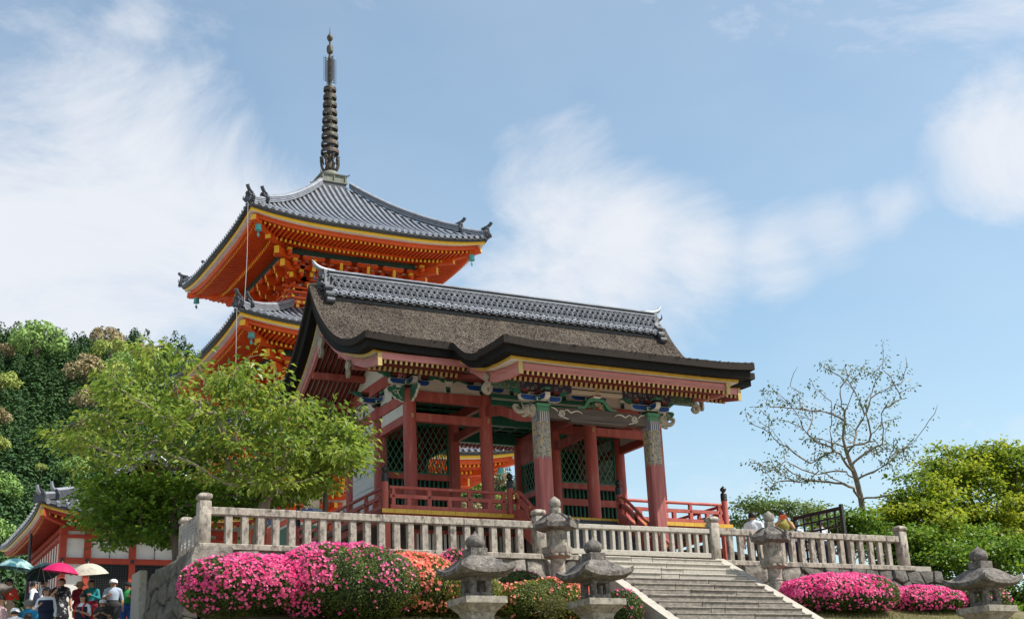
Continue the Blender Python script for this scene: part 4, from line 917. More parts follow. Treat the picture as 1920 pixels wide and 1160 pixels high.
# ---------------------------------------------------------------- veranda, railing, stairs
PLANK = mat('weathered_blue_grey_plank', (.085, .088, .10), (.05, .052, .06), 4, .8, .2, 30, (.3, 1, 3))
def veranda():
    # floor boards, ochre painted ends
    for i in range(32):
        x0 = -1.50+i*.3563
        g = G(); g.box(x0+.003, x0+.353, -1.52, -.2, -.115, -.002, [0, 0, 1, 0, 0, 0]); g.build('floor_board', [REDD, GOLD], gate)
    g = G(); g.box(-1.5, 9.9, -.198, 6.0, -.115, -.002); g.build('floor', BROWN, gate)
    g = G(); g.box(-1.42, 9.82, -1.42, -1.28, -.30, -.117); g.box(-1.42, -1.28, -1.27, 5.9, -.30, -.117); g.box(9.68, 9.82, -1.27, 5.9, -.30, -.117); g.build('floor_beam', RED, gate)
    # skirting below the floor: stone sill, red posts, white slatted panels
    g = G(); g.bbox(-.35, 8.75, -.5, 5.0, -1.74, -1.34, .02); g.build('stone_sill', GRAN, gate)
    for x in np.linspace(-.1, 8.5, 8):
        if 2.6 < x < 5.8: continue
        g = G(); g.box(x-.1, x+.1, -.30, -.10, -1.335, -.30); g.build('skirt_post', RED, gate)
    xs = [x for x in np.linspace(-.1, 8.5, 8)]
    for a, b in zip(xs[:-1], xs[1:]):
        p = G(); p.box(a+.1, b-.1, -.20, -.16, -1.33, -.31); pn = p.build('skirt_panel', DARK, gate)
        g = G()
        for x in np.arange(a+.17, b-.14, .12): g.box(x-.035, x+.035, -.235, -.202, -1.25, -.40)
        g.build('slats', WHITE, pn)
        g = G(); g.box(a+.1, b-.1, -.27, -.19, -.40, -.305); g.build('skirt_rail', RED, pn); g = G(); g.box(a+.1, b-.1, -.27, -.19, -1.33, -1.255); g.build('skirt_rail', RED, pn)
    for x in (-1.3, 2.3, 6.1, 9.7):
        g = G(); g.box(x-.08, x+.08, -1.4, -1.24, -1.70, -.305); g.build('veranda_post', RED, gate)
        g = G(); g.lathe([(.2, -1.78), (.19, -1.70)], 12, (x, -1.32, 0)); g.build('post_stone', GRAN, gate)
    # railing
    nm = G(); nm.lathe([(.10, 0), (.092, .02), (.092, .74)], 16); nb = nm.mesh('newel', RED, 40)
    cp = G(); cp.lathe([(.10, .735), (.10, .80), (.095, .81), (.10, .82), (.10, .875), (.095, .885), (.10, .895), (.095, .95), (.06, .985), (.045, 1.0), (.05, 1.01), (.085, 1.04), (.098, 1.08), (.09, 1.115), (.055, 1.15), (.02, 1.175), (.006, 1.21)], 16); cpm = cp.mesh('onion_cap', BLACK, 50)
    st = G(); st.ball((0, 0, 0), .03, 0, 8, 6); stm = st.mesh('stud', BLACK, 60)
    rl = link('veranda_railing', None, gate)
    def run(a, b, ext0=.0, ext1=.0):
        a = np.array(a, float); b = np.array(b, float); L = np.linalg.norm(b-a); d = (b-a)/L
        def P(t, z): q = a+d*t; return (q[0], q[1], z)
        g = G(); g.tube([P(.05, .6), P(L-.05, .6)], .047, 10); g.build('top_rail', RED, rl, 50)
        g = G(); g.beam(P(.05, .36), P(L-.05, .36), .085, .10); g.build('middle_rail', RED, rl)
        g = G(); g.beam(P(.05, .062), P(L-.05, .062), .13, .12); g.build('bottom_rail', RED, rl)
        n = max(2, int(round(L/.62)))
        for i in range(n+1):
            t = min(max(L*i/n, .15), L-.15); full = (i % 2 == 0) or i in (0, n)
            g = G(); g.beam(P(t, .215), P(t+1e-4, .215), .10, .19, up=(0, 0, 1)) if False else g.box(*(lambda q: (q[0]-.055, q[0]+.055, q[1]-.05, q[1]+.05))(P(t, 0)), .121, .311); g.build('railing_post', RED, rl)
            if full:
                g = G(); q = P(t, 0); g.box(q[0]-.05, q[0]+.05, q[1]-.045, q[1]+.045, .411, .50); g.lathe([(.05, .50), (.065, .53), (.065, .565)], 4, (q[0], q[1], 0), 0, PI/4); g.build('railing_post', RED, rl)
                link('stud', stm, rl, M=Matrix.Translation((q[0]-d[1]*-.045*0, q[1]-.045 if abs(d[0]) > .5 else q[1], .36)) if abs(d[0]) > .5 else Matrix.Translation((q[0]-.045, q[1], .36)))
    XA, XB = -1.355, 9.755
    for (x, y) in ((XA, -1.38), (2.41, -1.38), (5.99, -1.38), (XB, -1.38), (XA, 5.8), (XB, 5.8)):
        o = link('newel', nb, rl, M=Matrix.Translation((x, y, 0))); o2 = link('onion_cap', cpm, rl, M=Matrix.Translation((x, y, 0)))
    run((XA+.08, -1.38), (2.33, -1.38)); run((6.07, -1.38), (XB-.08, -1.38)); run((XA, -1.30), (XA, 5.72)); run((XB, -1.30), (XB, 5.72))
    # wooden stair with curved handrails
    sl = .78
    for k in range(8):
        z = -.21*(k+1); y = -1.52-.27*k
        g = G(); g.box(2.62, 5.78, y-.30, y+.02, z-.07, z); g.box(2.62, 5.78, y-.02, y+.0, z+.001, z+.14); g.build('stair_tread', PLANK, gate)
    for x in (2.50, 5.90):
        g = G(); pts = [(-1.46, .12), (-1.46, -.35), (-3.55, -1.70), (-4.0, -1.70), (-4.0, -1.50), (-1.9, .0), (-1.75, .10)]
        g.plate(pts, (x, 0, 0), (0, 1, 0), (0, 0, 1), .14); g.build('stair_stringer', RED, gate)
        for z, r, nm_ in ((.60, .047, 'handrail'), (.36, .05, 'middle_handrail')):
            c = curve([(x, -1.44, z), (x, -1.72, z-.02), (x, -2.05, z-.24), (x, -2.7, z-.76), (x, -3.4, z-1.30), (x, -4.0, z-1.76)], 20)
            if nm_ == 'handrail': g = G(); g.tube(c, r, 10); g.build(nm_, RED, gate, 50)
            else:
                g = G()
                for a, b in zip(c[:-1], c[1:]): g.beam(a, b, .09, .13)
                g.build(nm_, RED, gate)
        for y in (-1.62, -2.4, -3.2, -3.9):
            zz = .0 if y > -1.8 else -.0-(-y-1.75)*sl
            g = G(); g.box(x-.045, x+.045, y-.05, y+.05, zz-.15, zz+.55); g.build('handrail_post', RED, gate)
            g = G(); g.lathe([(.04, 0), (.065, .04), (.065, .07)], 8, (x, y, zz+.50)); g.build('rail_cup', GOLD, gate)
veranda()
# ================================================================ the pagoda
PX, PY = 7.12, 26.2
pag = thing('pagoda', 'vermilion three-storey pagoda with grey tiled roofs and tall bronze spire behind the gate', 'pagoda', (PX, PY, 0.))
def pl(name, g, mats, parent=None, smooth=None, kind=None, M=None):
    return link(name, g.mesh(name, mats, smooth), parent or pag, kind, M)
ROT = [Matrix.Rotation(k*PI/2, 4, 'Z') for k in range(4)]      # 0 front (-y), 1 right(+x), 2 back, 3 left(-x)
FCOL = pmat('x', 'brocade') if False else mat('green_gilt_beam', (.03, .075, .055), (.02, .05, .04), 9, .55, c3=(.30, .26, .12), spot=(.70, 16, .03))
PATT = None
def pattern_blue():
    m = bpy.data.materials.new('blue_floral_band'); m.use_nodes = True; t = m.node_tree; L = t.links.new; b = t.nodes['Principled BSDF']; b.inputs['Roughness'].default_value = .6
    tc = N(t, 'ShaderNodeTexCoord'); vo = N(t, 'ShaderNodeTexVoronoi'); vo.inputs['Scale'].default_value = 3.2; L(tc.outputs['Object'], vo.inputs['Vector'])
    rp = N(t, 'ShaderNodeValToRGB'); rp.color_ramp.interpolation = 'CONSTANT'; e = rp.color_ramp.elements; e.new(.4); e.new(.6)
    for i, (p, c) in enumerate([(0, (.5, .12, .03)), (.12, (.7, .6, .4)), (.24, (.05, .10, .30)), (.55, (.15, .25, .35))]): e[i].position = p; e[i].color = _col(c)
    L(vo.outputs['Distance'], rp.inputs[0]); L(rp.outputs[0], b.inputs['Base Color']); return m
PATT = pattern_blue()

def storey(a, ze, at, zt, wall, z0, rise=.40, full=True, rowsides=(0, 3)):
    """one roof and the brackets and wall under it. a: eave half width at tile edge, ze: eave height (mid side), at/zt: where the roof ends above"""
    def hz(t): return ze+(zt-ze)*(.62*t+.38*t*t)
    def surf(x, t):
        hw = a*(1-t)+at*t; k = min(1, abs(x)/max(hw, .01)); y = -(a*(1-t)+at*t)
        return np.array((x, y, hz(t)+rise*k**3.2*(1-t)**1.6))
    nm = 18
    # tile bed (all four sides share one mesh)
    g = G(); T = [[surf(u*(a*(1-t)+at*t), t) for u in np.linspace(-1, 1, 25)] for t in np.linspace(0, 1, 13)]
    g.grid(T); 
    E0 = T[0]; g.grid([E0, [p-np.array((0, -.03, .10)) for p in E0]], 0, True)
    bed = g.mesh('tile_bed', TILED, 60)
    roof = link('tiled_roof', bed, pag)
    for k in (1, 2, 3): link('tile_bed', bed, roof, M=ROT[k])
    # round tile rows
    pit = .318; n = int((2*a-.3)/pit); xs = [(-(n-1)/2+i)*pit for i in range(n)]; meshes = []
    for x in xs:
        tm = 1.0 if abs(x) <= at else max(.02, (a-abs(x))/(a-at)-.012)
        g = G(); k = max(3, int(nm*tm)); P = [surf(x, t)+np.array((0, 0, .035)) for t in np.linspace(0, tm, k)]
        P[0] = P[0]+np.array((0, -.03, 0)); r = .082
        o = len(g.v); nn = 8
        for p in P:
            for j in range(nn+1):
                th = PI*j/nn; g.v.append((p[0]+r*math.cos(th)*1.0, p[1], p[2]+r*math.sin(th)*1.05))
        for i in range(k-1):
            for j in range(nn):
                q = o+i*(nn+1)+j; g.f.append((q, q+1, q+nn+2, q+nn+1)); g.m.append(0)
        # round eave disc with rim
        c = P[0]; d = len(g.v); g.lathe([(.092, 0), (.092, .05), (.07, .052), (.07, .035), (.03, .035), (.03, .048)], 12); g.xf(Matrix.Translation((c[0], c[1]+.03, c[2]+.02)) @ Matrix.Rotation(PI/2, 4, 'X'), d)
        for i in range(len(g.m)-7, len(g.m)): pass
        # curved lip of the flat tile beside it
        q = [(pit/2-.11+.22*j/6, -.05*math.sin(PI*j/6)) for j in range(7)]; e = surf(min(x+.16, a-.02), 0)
        g.plate(q+[(p[0], p[1]+.03) for p in reversed(q)], (c[0], c[1]+.02, c[2]-.045), (1, 0, 0), (0, 0, 1), .08, 1)
        meshes.append(g.mesh('tile_row', [TILE, TILED], 50))
    for s in rowsides:
        for m in meshes: link('tile_row', m, roof, M=ROT[s])
    rest = [s for s in range(4) if s not in rowsides]
    V = []; F4 = []
    for s in rest:
        for m in meshes:
            o = link('tile_rows', m, roof, 'stuff', ROT[s]) if False else None
    g = G()
    for s in rest:
        for x in xs:
            tm = 1.0 if abs(x) <= at else max(.02, (a-abs(x))/(a-at)-.012)
            P = [surf(x, t)+np.array((0, -.03 if t == 0 else 0, .04)) for t in np.linspace(0, tm, max(3, int(8*tm)))]
            o = len(g.v); g.tube(P, .085, 6); g.xf(ROT[s], o)
    pl('tile_rows', g, TILE, roof, 60, 'stuff')
    # hip ridges with stepped ends
    hipm = []
    def hip(t): hw = a*(1-t)+at*t; return np.array((-hw, -hw, hz(t)+rise*(1-t)**1.6))
    g = G(); d2 = np.array((-1, -1, 0))/math.sqrt(2); sd = np.array((1, -1, 0))/math.sqrt(2)
    def rib(t0, t1, w, h, base, ln):
        ts = np.linspace(t0, t1, ln); rows = []
        for t in ts:
            p = hip(t)+np.array((0, 0, base)); rows.append([p-sd*w, p-sd*w+np.array((0, 0, h)), p-sd*w*.75+np.array((0, 0, h+.05)), p+np.array((0, 0, h+.11)), p+sd*w*.75+np.array((0, 0, h+.05)), p+sd*w+np.array((0, 0, h)), p+sd*w])
        g.grid(rows, 0, True); g.add(rows[0], [tuple(range(7))], 1); g.add(rows[-1], [tuple(range(6, -1, -1))], 1)
        # courses in relief
        for s in (1, -1):
            for zc in (.08, .17, .25):
                if zc < h: g.tube([hip(t)+np.array((0, 0, base+zc))+sd*s*(w+.005) for t in ts], .018, 4, 1)
    rib(.015, .24, .13, .20, .06, 8); rib(.20, .995, .16, .30, .08, 16)
    for t, sc, base in ((.012, 1.0, .06), (.197, 1.0, .10)):      # ogre tiles and their horn tiles
        p = hip(t)+np.array((0, 0, base)); o = len(g.v)
        g.plate([(-.24, -.05), (.24, -.05), (.28, .10), (.2, .22), (.17, .42), (0, .50), (-.17, .42), (-.2, .22), (-.28, .10)], p+d2*.04, sd, (0, 0, 1), .09, 1)
        rnd = random.Random(1)
        for k in range(14): g.ball(p+d2*.10+sd*rnd.uniform(-.15, .15)+np.array((0, 0, rnd.uniform(.05, .4))), rnd.uniform(.04, .07), 1, 6, 5)
        for s in (1, -1): g.tube(curve([p+sd*s*.2+d2*.05, p+sd*s*.30+d2*.1+np.array((0, 0, .1)), p+sd*s*.27+d2*.1+np.array((0, 0, .25))], 6), [.05, .045, .04, .03, .02, .01], 5, 1)
        c = curve([p-d2*.25+np.array((0, 0, .40)), p+d2*.05+np.array((0, 0, .50)), p+d2*.20+np.array((0, 0, .60)), p+d2*.27+np.array((0, 0, .70))], 10)
        g.tube(c, .085, 10, 1)
    p = hip(0)+np.array((0, 0, .06)); g.tube([p+d2*-.1, p+d2*.16+np.array((0, 0, .03))], .10, 12, 1)     # corner eave tile
    hm = g.mesh('hip_ridge', [TILE, TILEO], 50)
    for k in range(4): link('hip_ridge', hm, roof, M=ROT[k])
    # ---- eave edge, seen from below (front side, rotated for the others)
    def edge(inset, drop0, drop1, width, mi_f, g, mi_b=None, a_=a):
        # a moulding that follows the swept eave
        xs_ = np.linspace(-1, 1, 25); rows = []
        for k, (iy, dz) in enumerate(((inset, drop0), (inset, drop1), (inset+width, drop1), (inset+width, drop0))):
            h = a_-iy; rows.append([np.array((u*h, -h, ze+rise*abs(u)**3.2-dz)) for u in xs_])
        rows.append(rows[0])
        g.grid(rows[:2], mi_f, True); g.grid(rows[1:3], mi_f if mi_b is None else mi_b, True); g.grid(rows[2:4], mi_f, True); g.grid(rows[3:5], mi_f, True)
    g = G(); edge(.05, .02, .16, .5, 0, g); bm_ = g.mesh('eave_lath', BLACK)
    g = G(); edge(.14, .155, .31, .34, 0, g, 1); ym = g.mesh('eave_fillet', [YEL, WHITE])
    g = G(); edge(.40, .30, .52, .16, 0, g); om = g.mesh('eave_board', VERM)
    # rafters: flying tier and base tier, cut short at the corner beam
    zr = ze-.52
    def tier(out, inn, z_out, z_in, w, h, pit, g, riseo, risei):
        n = int(2*(out)/pit); 
        for i in range(n):
            x = (-(n-1)/2+i)*pit
            if abs(x) > out-.12: continue
            yi = max(inn, abs(x)); 
            if out-yi < .1: continue
            f = (out-yi)/(out-inn); zo = z_out+riseo*abs(x/out)**3.2; zi0 = z_in+risei*abs(x/out)**3.2; zi = zo+(zi0-zo)*f
            g.beam((x, -out, zo), (x, -yi, zi), w, h, 0, 1)
    o1, i1, o2, i2 = a-.55, a-1.75, a-1.62, a-4.0
    g = G(); tier(o1, i1, zr-.055, zr+.02, .085, .11, .222, g, rise*.95, rise*.55); tier(o2, i2, zr-.20, zr+.42, .10, .13, .222, g, rise*.6, .02)
    rm = g.mesh('rafters', [VERM, YEL])
    # soffit above the rafters
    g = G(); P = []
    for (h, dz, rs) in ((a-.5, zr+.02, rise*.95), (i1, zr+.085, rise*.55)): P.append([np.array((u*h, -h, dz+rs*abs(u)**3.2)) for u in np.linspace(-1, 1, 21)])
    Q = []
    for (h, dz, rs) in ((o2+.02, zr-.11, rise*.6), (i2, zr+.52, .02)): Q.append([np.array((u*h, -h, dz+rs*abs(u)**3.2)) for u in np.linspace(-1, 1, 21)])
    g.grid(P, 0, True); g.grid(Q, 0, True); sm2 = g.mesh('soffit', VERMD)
    # intermediate eave strut between the tiers
    g = G(); edge(1.60, .52+.02, .52+.14, .10, 0, g); 
    km = g.mesh('inner_eave_board', VERM)
    # corner beams
    g = G(); c45 = np.array((-1, -1, 0))
    zc = zr+rise*.95
    g.beam(c45*(a-.30)+np.array((0, 0, zc-.04)), c45*(a-1.7)+np.array((0, 0, zr+rise*.42-.10)), .26, .26, 0, 1); g.beam(c45*(a-1.30)+np.array((0, 0, zr+rise*.42-.18)), c45*(a-4.0)+np.array((0, 0, zr+.25)), .28, .32, 0, 1)
    hbm = g.mesh('corner_beam', [VERM, YEL])
    # purlin (green, gilt), brackets
    pw = a-2.6; zp = zr-.02
    g = G(); g.bbox(-pw+.25, pw-.25, -pw-.09, -pw+.09, zp-.24, zp+.02, .015); gpm = g.mesh('eave_purlin', FCOL)
    for k in range(4):
        for nm_, me in (('eave_lath', bm_), ('eave_fillet', ym), ('eave_board', om), ('soffit', sm2), ('inner_eave_board', km), ('corner_beam', hbm)): link(nm_, me, roof, M=ROT[k])
        link('rafters', rm, roof, 'stuff', ROT[k]); link('eave_purlin', gpm, roof, M=ROT[k])
    # three-stepped bracket set at a column, projecting from the wall plane
    def bset():
        g = G(); D = pw-wall; 
        for s, (out, dz) in enumerate(((0, -1.55), (D*.34, -1.15), (D*.67, -.78), (D*.97, -.44))):
            y = -out; z = dz
            # transverse arm with rounded ends and bearing blocks
            Lh = .55
            o = arm_outline(Lh, .20); g.plate(o, (0, y, z), (1, 0, 0), (0, 0, 1), .16, 0)
            for x in (-.42, 0, .42):
                g.lathe([(.07, 0), (.115, .07), (.115, .15)], 4, (x, y, z+.20), 0, PI/4, 1.3, 1.3)
            g.box(-Lh*.9, Lh*.9, y-.083, y-.081, z+.19, z+.20, 2)
            if s < 3:
                yo = -(D*(.34, .67, .97)[s])
                g.beam((0, y+.3, z+.13), (0, yo-.14, z+.13), .16, .22, 0, 1)       # projecting arm, ochre end
        g.beam((0, .2, -.45), (0, -D*.80-.28, -.84), .17, .26, 0, 1)               # tail rafters
        g.beam((0, .2, -.12), (0, -D-.12, -.52), .15, .22, 0, 1)
        return g.mesh('bracket_set', [VERM, YEL, WHITE])
    bm1 = bset()
    def bcorner():
        g = G(); D = pw-wall; q = np.array((-1, -1, 0))/math.sqrt(2)
        g.beam(np.array((0, 0, -1.0)), q*(D*1.0)+np.array((0, 0, -1.1)), .2, .26, 0, 1); g.beam(np.array((0, 0, -.72)), q*(D*1.414+.35)+np.array((0, 0, -.80)), .24, .34, 0, 1); g.beam(np.array((0, 0, -.3)), q*(D*1.414+.95)+np.array((0, 0, -.36)), .26, .36, 0, 1)
        for s, (out, dz) in enumerate(((D*.34, -1.15), (D*.67, -.78), (D*.97, -.44))):
            c = np.array((-out, -out, dz))
            for ax in ((1, 0, 0), (0, 1, 0)): g.plate(arm_outline(.62, .2), c, ax, (0, 0, 1), .16, 0)
            for dx, dy in ((.42, 0), (-.42, 0), (0, .42), (0, -.42), (0, 0)): g.lathe([(.07, .2), (.115, .27), (.115, .36)], 4, (c[0]+dx, c[1]+dy, c[2]), 1 if (dx, dy) in ((-.42, 0), (0, -.42)) else 0, PI/4, 1.3, 1.3)
        return g.mesh('corner_bracket_set', [VERM, YEL, WHITE])
    bm2 = bcorner()
    for k in range(4):
        for x in (-wall*.34, wall*.34): link('bracket_set', bm1, pag, M=ROT[k] @ Matrix.Translation((x, -wall, zp-.02)))
        for x in (-wall, wall): link('bracket_set', bm1, pag, M=ROT[k] @ Matrix.Translation((x, -wall, zp-.02)))
        link('corner_bracket_set', bm2, pag, M=ROT[k] @ Matrix.Translation((-wall, -wall, zp-.02)))
        # stepped purlins and infill with white half-moons
        g = G(); D = pw-wall
        for out, dz in ((D*.34, -.80), (D*.67, -.43), (D*.97, -.10)):
            h = wall+out; g.box(-h, h, -h-.07, -h+.07, zp-.02+dz, zp-.02+dz+.16, 0)
            for x in np.arange(-h+.3, h-.2, .42): g.plate([(-.10, 0), (.10, 0), (.07, .06), (0, .085), (-.07, .06)], (x, -h-.074, zp-.02+dz+.03), (1, 0, 0), (0, 0, 1), .01, 1)
        P = [[np.array((u*(wall+D*f), -(wall+D*f), zp+dz)) for u in (-1, 1)] for f, dz in ((0, -.75), (.34, -.62), (.67, -.26), (1, .05))]
        g.grid(P, 2, False)
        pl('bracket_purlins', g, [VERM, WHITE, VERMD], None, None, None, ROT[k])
    # wall
    for k in range(4):
        g = G(); g.box(-wall, wall, -wall, -wall+.1, z0, zp-.6, 0); 
        pl('wall', g, [WHITE], None, None, None, ROT[k])
        g = G(); g.box(-wall-.1, wall+.1, -wall-.07, -wall+.05, zp-1.78, zp-1.53, 0); pl('painted_band', g, PATT, None, None, None, ROT[k])
        for z in (z0+.1, zp-2.15): g = G(); g.box(-wall-.05, wall+.05, -wall-.06, -wall+.04, z, z+.22, 0); pl('wall_rail', g, VERM, None, None, None, ROT[k])
        for x in (-wall, -wall*.34, wall*.34):
            g = G(); g.lathe([(.2, z0), (.2, zp-1.55)], 14, (x, -wall, 0)); pl('wall_column', g, VERM, None, 40, None, ROT[k])
        g = G(); g.box(-wall*.3, wall*.3, -wall-.05, -wall+.02, z0+.3, zp-2.2, 0); dr = pl('door', g, VERMD, None, None, None, ROT[k])
        for x in (-wall*.67, wall*.67):
            g = G(); g.box(x-wall*.2, x+wall*.2, -wall-.04, -wall+.02, z0+.7, zp-2.3, 0); pl('window', g, GREEN, None, None, None, ROT[k])
    return hz
storey(6.05, 17.52, .80, 21.75, 2.05, 14.3)
storey(6.60, 12.25, 3.0, 14.2, 2.45, 9.0)
storey(6.95, 6.80, 3.4, 8.9, 2.85, .3)
def balcony(h, z):
    b = link('balcony', None, pag)
    g = G(); g.bbox(-h, h, -h, h, z-.20, z, .02); g.build('deck', VERM, b)
    for k in range(4):
        g = G(); 
        for x in np.arange(-h+.1, h, .3): g.box(x-.09, x+.09, -h-.012, -h+.05, z-.17, z-.03)
        link('deck_board_ends', g.mesh('deck_board_ends', YEL), b, 'stuff', ROT[k])
        g = G(); hh = h-.08
        g.tube([(-hh-.45, -hh, z+.70), (-hh, -hh, z+.64), (hh, -hh, z+.64), (hh+.45, -hh, z+.70)], .055, 8, 0); g.beam((-hh-.35, -hh, z+.42), (hh+.35, -hh, z+.42), .09, .09, 0, 1); g.beam((-hh-.25, -hh, z+.12), (hh+.25, -hh, z+.12), .13, .12, 0, 1)
        for x in np.linspace(-hh, hh, 6): g.box(x-.05, x+.05, -hh-.05, -hh+.05, z+.01, z+.6, 0); g.box(x-.065, x+.065, -hh-.065, -hh+.065, z+.50, z+.58, 1)
        link('balcony_railing', g.mesh('balcony_railing', [VERM, YEL]), b, M=ROT[k])
        # small brackets under the deck
        g = G()
        for x in np.linspace(-h+.35, h-.35, 5): g.box(x-.3, x+.3, -h+.15, -h+.3, z-.55, z-.40, 0); g.box(x-.08, x+.08, -h-.02, -h+.5, z-.40, z-.20, 0); g.box(x-.07, x+.07, -h-.025, -h-.021, z-.38, z-.24, 1)
        g.box(-h+.3, h-.3, -h+.3, -h+.4, z-1.1, z-.2, 0); 
        for x in np.linspace(-h+.8, h-.8, 4): g.plate([(-.16, 0), (.16, 0), (.1, .09), (0, .12), (-.1, .09)], (x, -h+.29, z-.38), (1, 0, 0), (0, 0, 1), .02, 2)
        g.box(-h+.5, h-.5, -h+.285, -h+.298, z-.75, z-.65, 2)
        link('balcony_bracing', g.mesh('balcony_bracing', [VERM, YEL, WHITE]), b, M=ROT[k])
balcony(3.08, 14.60); balcony(3.5, 9.2)
def spire():
    sp = link('spire', None, pag)
    # dew basin
    g = G(); g.lathe([(.98, 21.62), (1.05, 21.66), (1.05, 21.80), (.92, 21.86), (.92, 22.12)], 4, (0, 0, 0), 0, PI/4); g.build('plinth', TILED, sp)
    g = G(); g.lathe([(.96, 22.12), (1.0, 22.13), (1.0, 22.19), (.92, 22.20), (.92, 22.52), (1.0, 22.53), (1.04, 22.60), (.98, 22.61)], 4, (0, 0, 0), 0, PI/4)
    for k in range(4):
        for x in (-.62, 0, .62): o = len(g.v); g.box(x-.03, x+.03, -.70, -.64, 22.2, 22.52); g.xf(ROT[k], o)
        o = len(g.v); g.tube(curve([(-.70, -.70, 22.57), (-.78, -.78, 22.60), (-.80, -.80, 22.68)], 6), [.04, .035, .03, .025, .02, .01], 6); g.xf(ROT[k], o)
    g.build('dew_basin', BRONZEG, sp)
    g = G(); g.lathe([(.50, 22.58), (.52, 22.70), (.48, 22.84), (.38, 22.95), (.2, 23.0)], 20); g.build('inverted_bowl', BRONZEG, sp, 50)
    g = G()
    for k in range(8):
        t = 2*PI*k/8; c, s = math.cos(t), math.sin(t)
        outer = curve([(.2, 22.98), (.36, 23.10), (.47, 23.35), (.51, 23.62), (.45, 23.80), (.37, 23.66), (.38, 23.45)], 14)
        g.tube([(p[0]*c, p[0]*s, p[1]) for p in outer], list(np.linspace(.065, .03, 14)), 6)
        g.tube([((.46+.07*math.cos(q))*c-s*.10*math.sin(q), (.46+.07*math.cos(q))*s+c*.10*math.sin(q), 23.66+.11*math.cos(q)) for q in np.linspace(0, 2*PI, 10)], .032, 5)
    g.ball((0, 0, 23.2), .27, 0, 12, 8, (1, 1, .9)); g.build('lotus_petals', BRONZE, sp, 60)
    g = G(); g.lathe([(.13, 23.0), (.105, 25.5), (.095, 28.0), (.09, 29.8), (.055, 30.0), (.055, 30.9)], 12); g.build('shaft', BRONZE, sp, 40)
    for k in range(9):                              # nine rings with spokes
        z = 24.12+k*.46; r = .475-.017*k
        g = G(); P = []
        for j in range(29):
            t = 2*PI*j/28; c, s = math.cos(t), math.sin(t); P.append([(r*c, r*s, z-.10), (r*c*1.02, r*s*1.02, z+.02), (r*c*.97, r*s*.97, z+.12), (r*c*.88, r*s*.88, z+.12), (r*c*.94, r*s*.94, z+.02), (r*c*.93, r*s*.93, z-.10), (r*c, r*s, z-.10)])
        g.grid(P)
        g.grid([[(p[3]) for p in P], [(p[2]) for p in P]])
        for j in range(4):
            t = PI/4+PI/2*j; g.beam((0, 0, z), (r*.93*math.cos(t), r*.93*math.sin(t), z), .05, .14)
        g.lathe([(.115, z-.12), (.13, z), (.115, z+.12)], 10)
        g.build('spire_ring', BRONZE, sp, 45)
    g = G()                                         # water flame: four openwork fins
    for k in range(4):
        o = len(g.v)
        for xx in (.17, .31):
            for j in range(11):
                z = 28.30+j*.135; g.tube(curve([(xx-.09, 0, z), (xx, 0, z-.02), (xx+.075, 0, z+.04), (xx+.06, 0, z+.10)], 6), [.02, .02, .018, .016, .012, .006], 4)
            g.tube([(xx-.05, 0, 28.24), (xx-.05, 0, 29.72)], .014, 4)
        g.xf(Matrix.Rotation(k*PI/2+.15, 4, 'Z'), o)
    g.build('water_flame', BRONZE, sp)
    g = G(); g.lathe([(.06, 29.95), (.14, 30.02), (.175, 30.13), (.18, 30.28), (.16, 30.42), (.09, 30.50), (.06, 30.53)], 16); g.build('dragon_wheel', BRONZE, sp, 50)
    g = G(); g.lathe([(.055, 30.74), (.11, 30.79), (.165, 30.90), (.165, 31.01), (.11, 31.11), (.045, 31.19), (.025, 31.27), (.006, 31.62)], 16); g.build('sacred_jewel', BRONZE, sp, 50)
spire()
# lightning conductor wires that drop from the corner tips
for (aa, zt, zb) in ((6.0, 17.75, 13.05), (6.55, 12.45, 5.5)):
    g = G(); g.tube(curve([(-aa+.3, -aa+.3, zt-.05), (-aa-.05, -aa-.05, zt+.02), (-aa-.12, -aa-.12, zt-.2), (-aa-.1, -aa-.1, (zt+zb)/2), (-aa-.2, -aa-.2, zb)], 24), .013, 5); pl('conductor_wire', g, STEEL)

def bell(loc, label):
    t = thing('wind_bell', label, 'bell', loc, 0, 'bronze wind bells under the pagoda eaves'); t.scale = (.8, .8, .8)
    g = G(); P = [(.20, -.52), (.185, -.45), (.165, -.2), (.15, -.08), (.08, -.02), (.03, 0)]
    g.lathe(P, 14); 
    for k in range(len(g.v)): pass
    link('bell_body', g.mesh('bell_body', VERDI, 50), t)
    g = G(); g.tube([(0, 0, -.02), (0, 0, .28)], .018, 6); g.tube([(.05*math.cos(q), 0, .02+.05*math.sin(q)) for q in np.linspace(0, 2*PI, 10)], .014, 5); link('hook', g.mesh('hook', BRONZE), t)
    g = G(); g.tube([(0, 0, -.45), (0, 0, -.70)], .012, 5); g.plate([(-.09, -.68), (.09, -.68), (.12, -.80), (.03, -.92), (0, -.86), (-.03, -.92), (-.12, -.80)], (0, 0, 0), (.8, .6, 0), (0, 0, 1), .015); link('clapper', g.mesh('clapper', VERDI), t)
def corner_pt(a, z, sx, sy): return (PX+sx*a, PY+sy*a, z)
bell(corner_pt(5.40, 17.28, -1, -1), 'turquoise wind bell under the near left corner of the pagoda top roof')
bell(corner_pt(5.40, 17.28, 1, -1), 'wind bell under the far right corner of the pagoda top roof, against the sky')
bell(corner_pt(5.40, 17.28, -1, 1), 'dark wind bell under the leftmost tip of the pagoda top roof')
bell(corner_pt(5.72, 12.02, -1, -1), 'turquoise wind bell under the near corner of the pagoda middle roof')
bell(corner_pt(6.15, 6.55, 1, -1), 'wind bell on the lowest pagoda roof, seen through the gate opening')
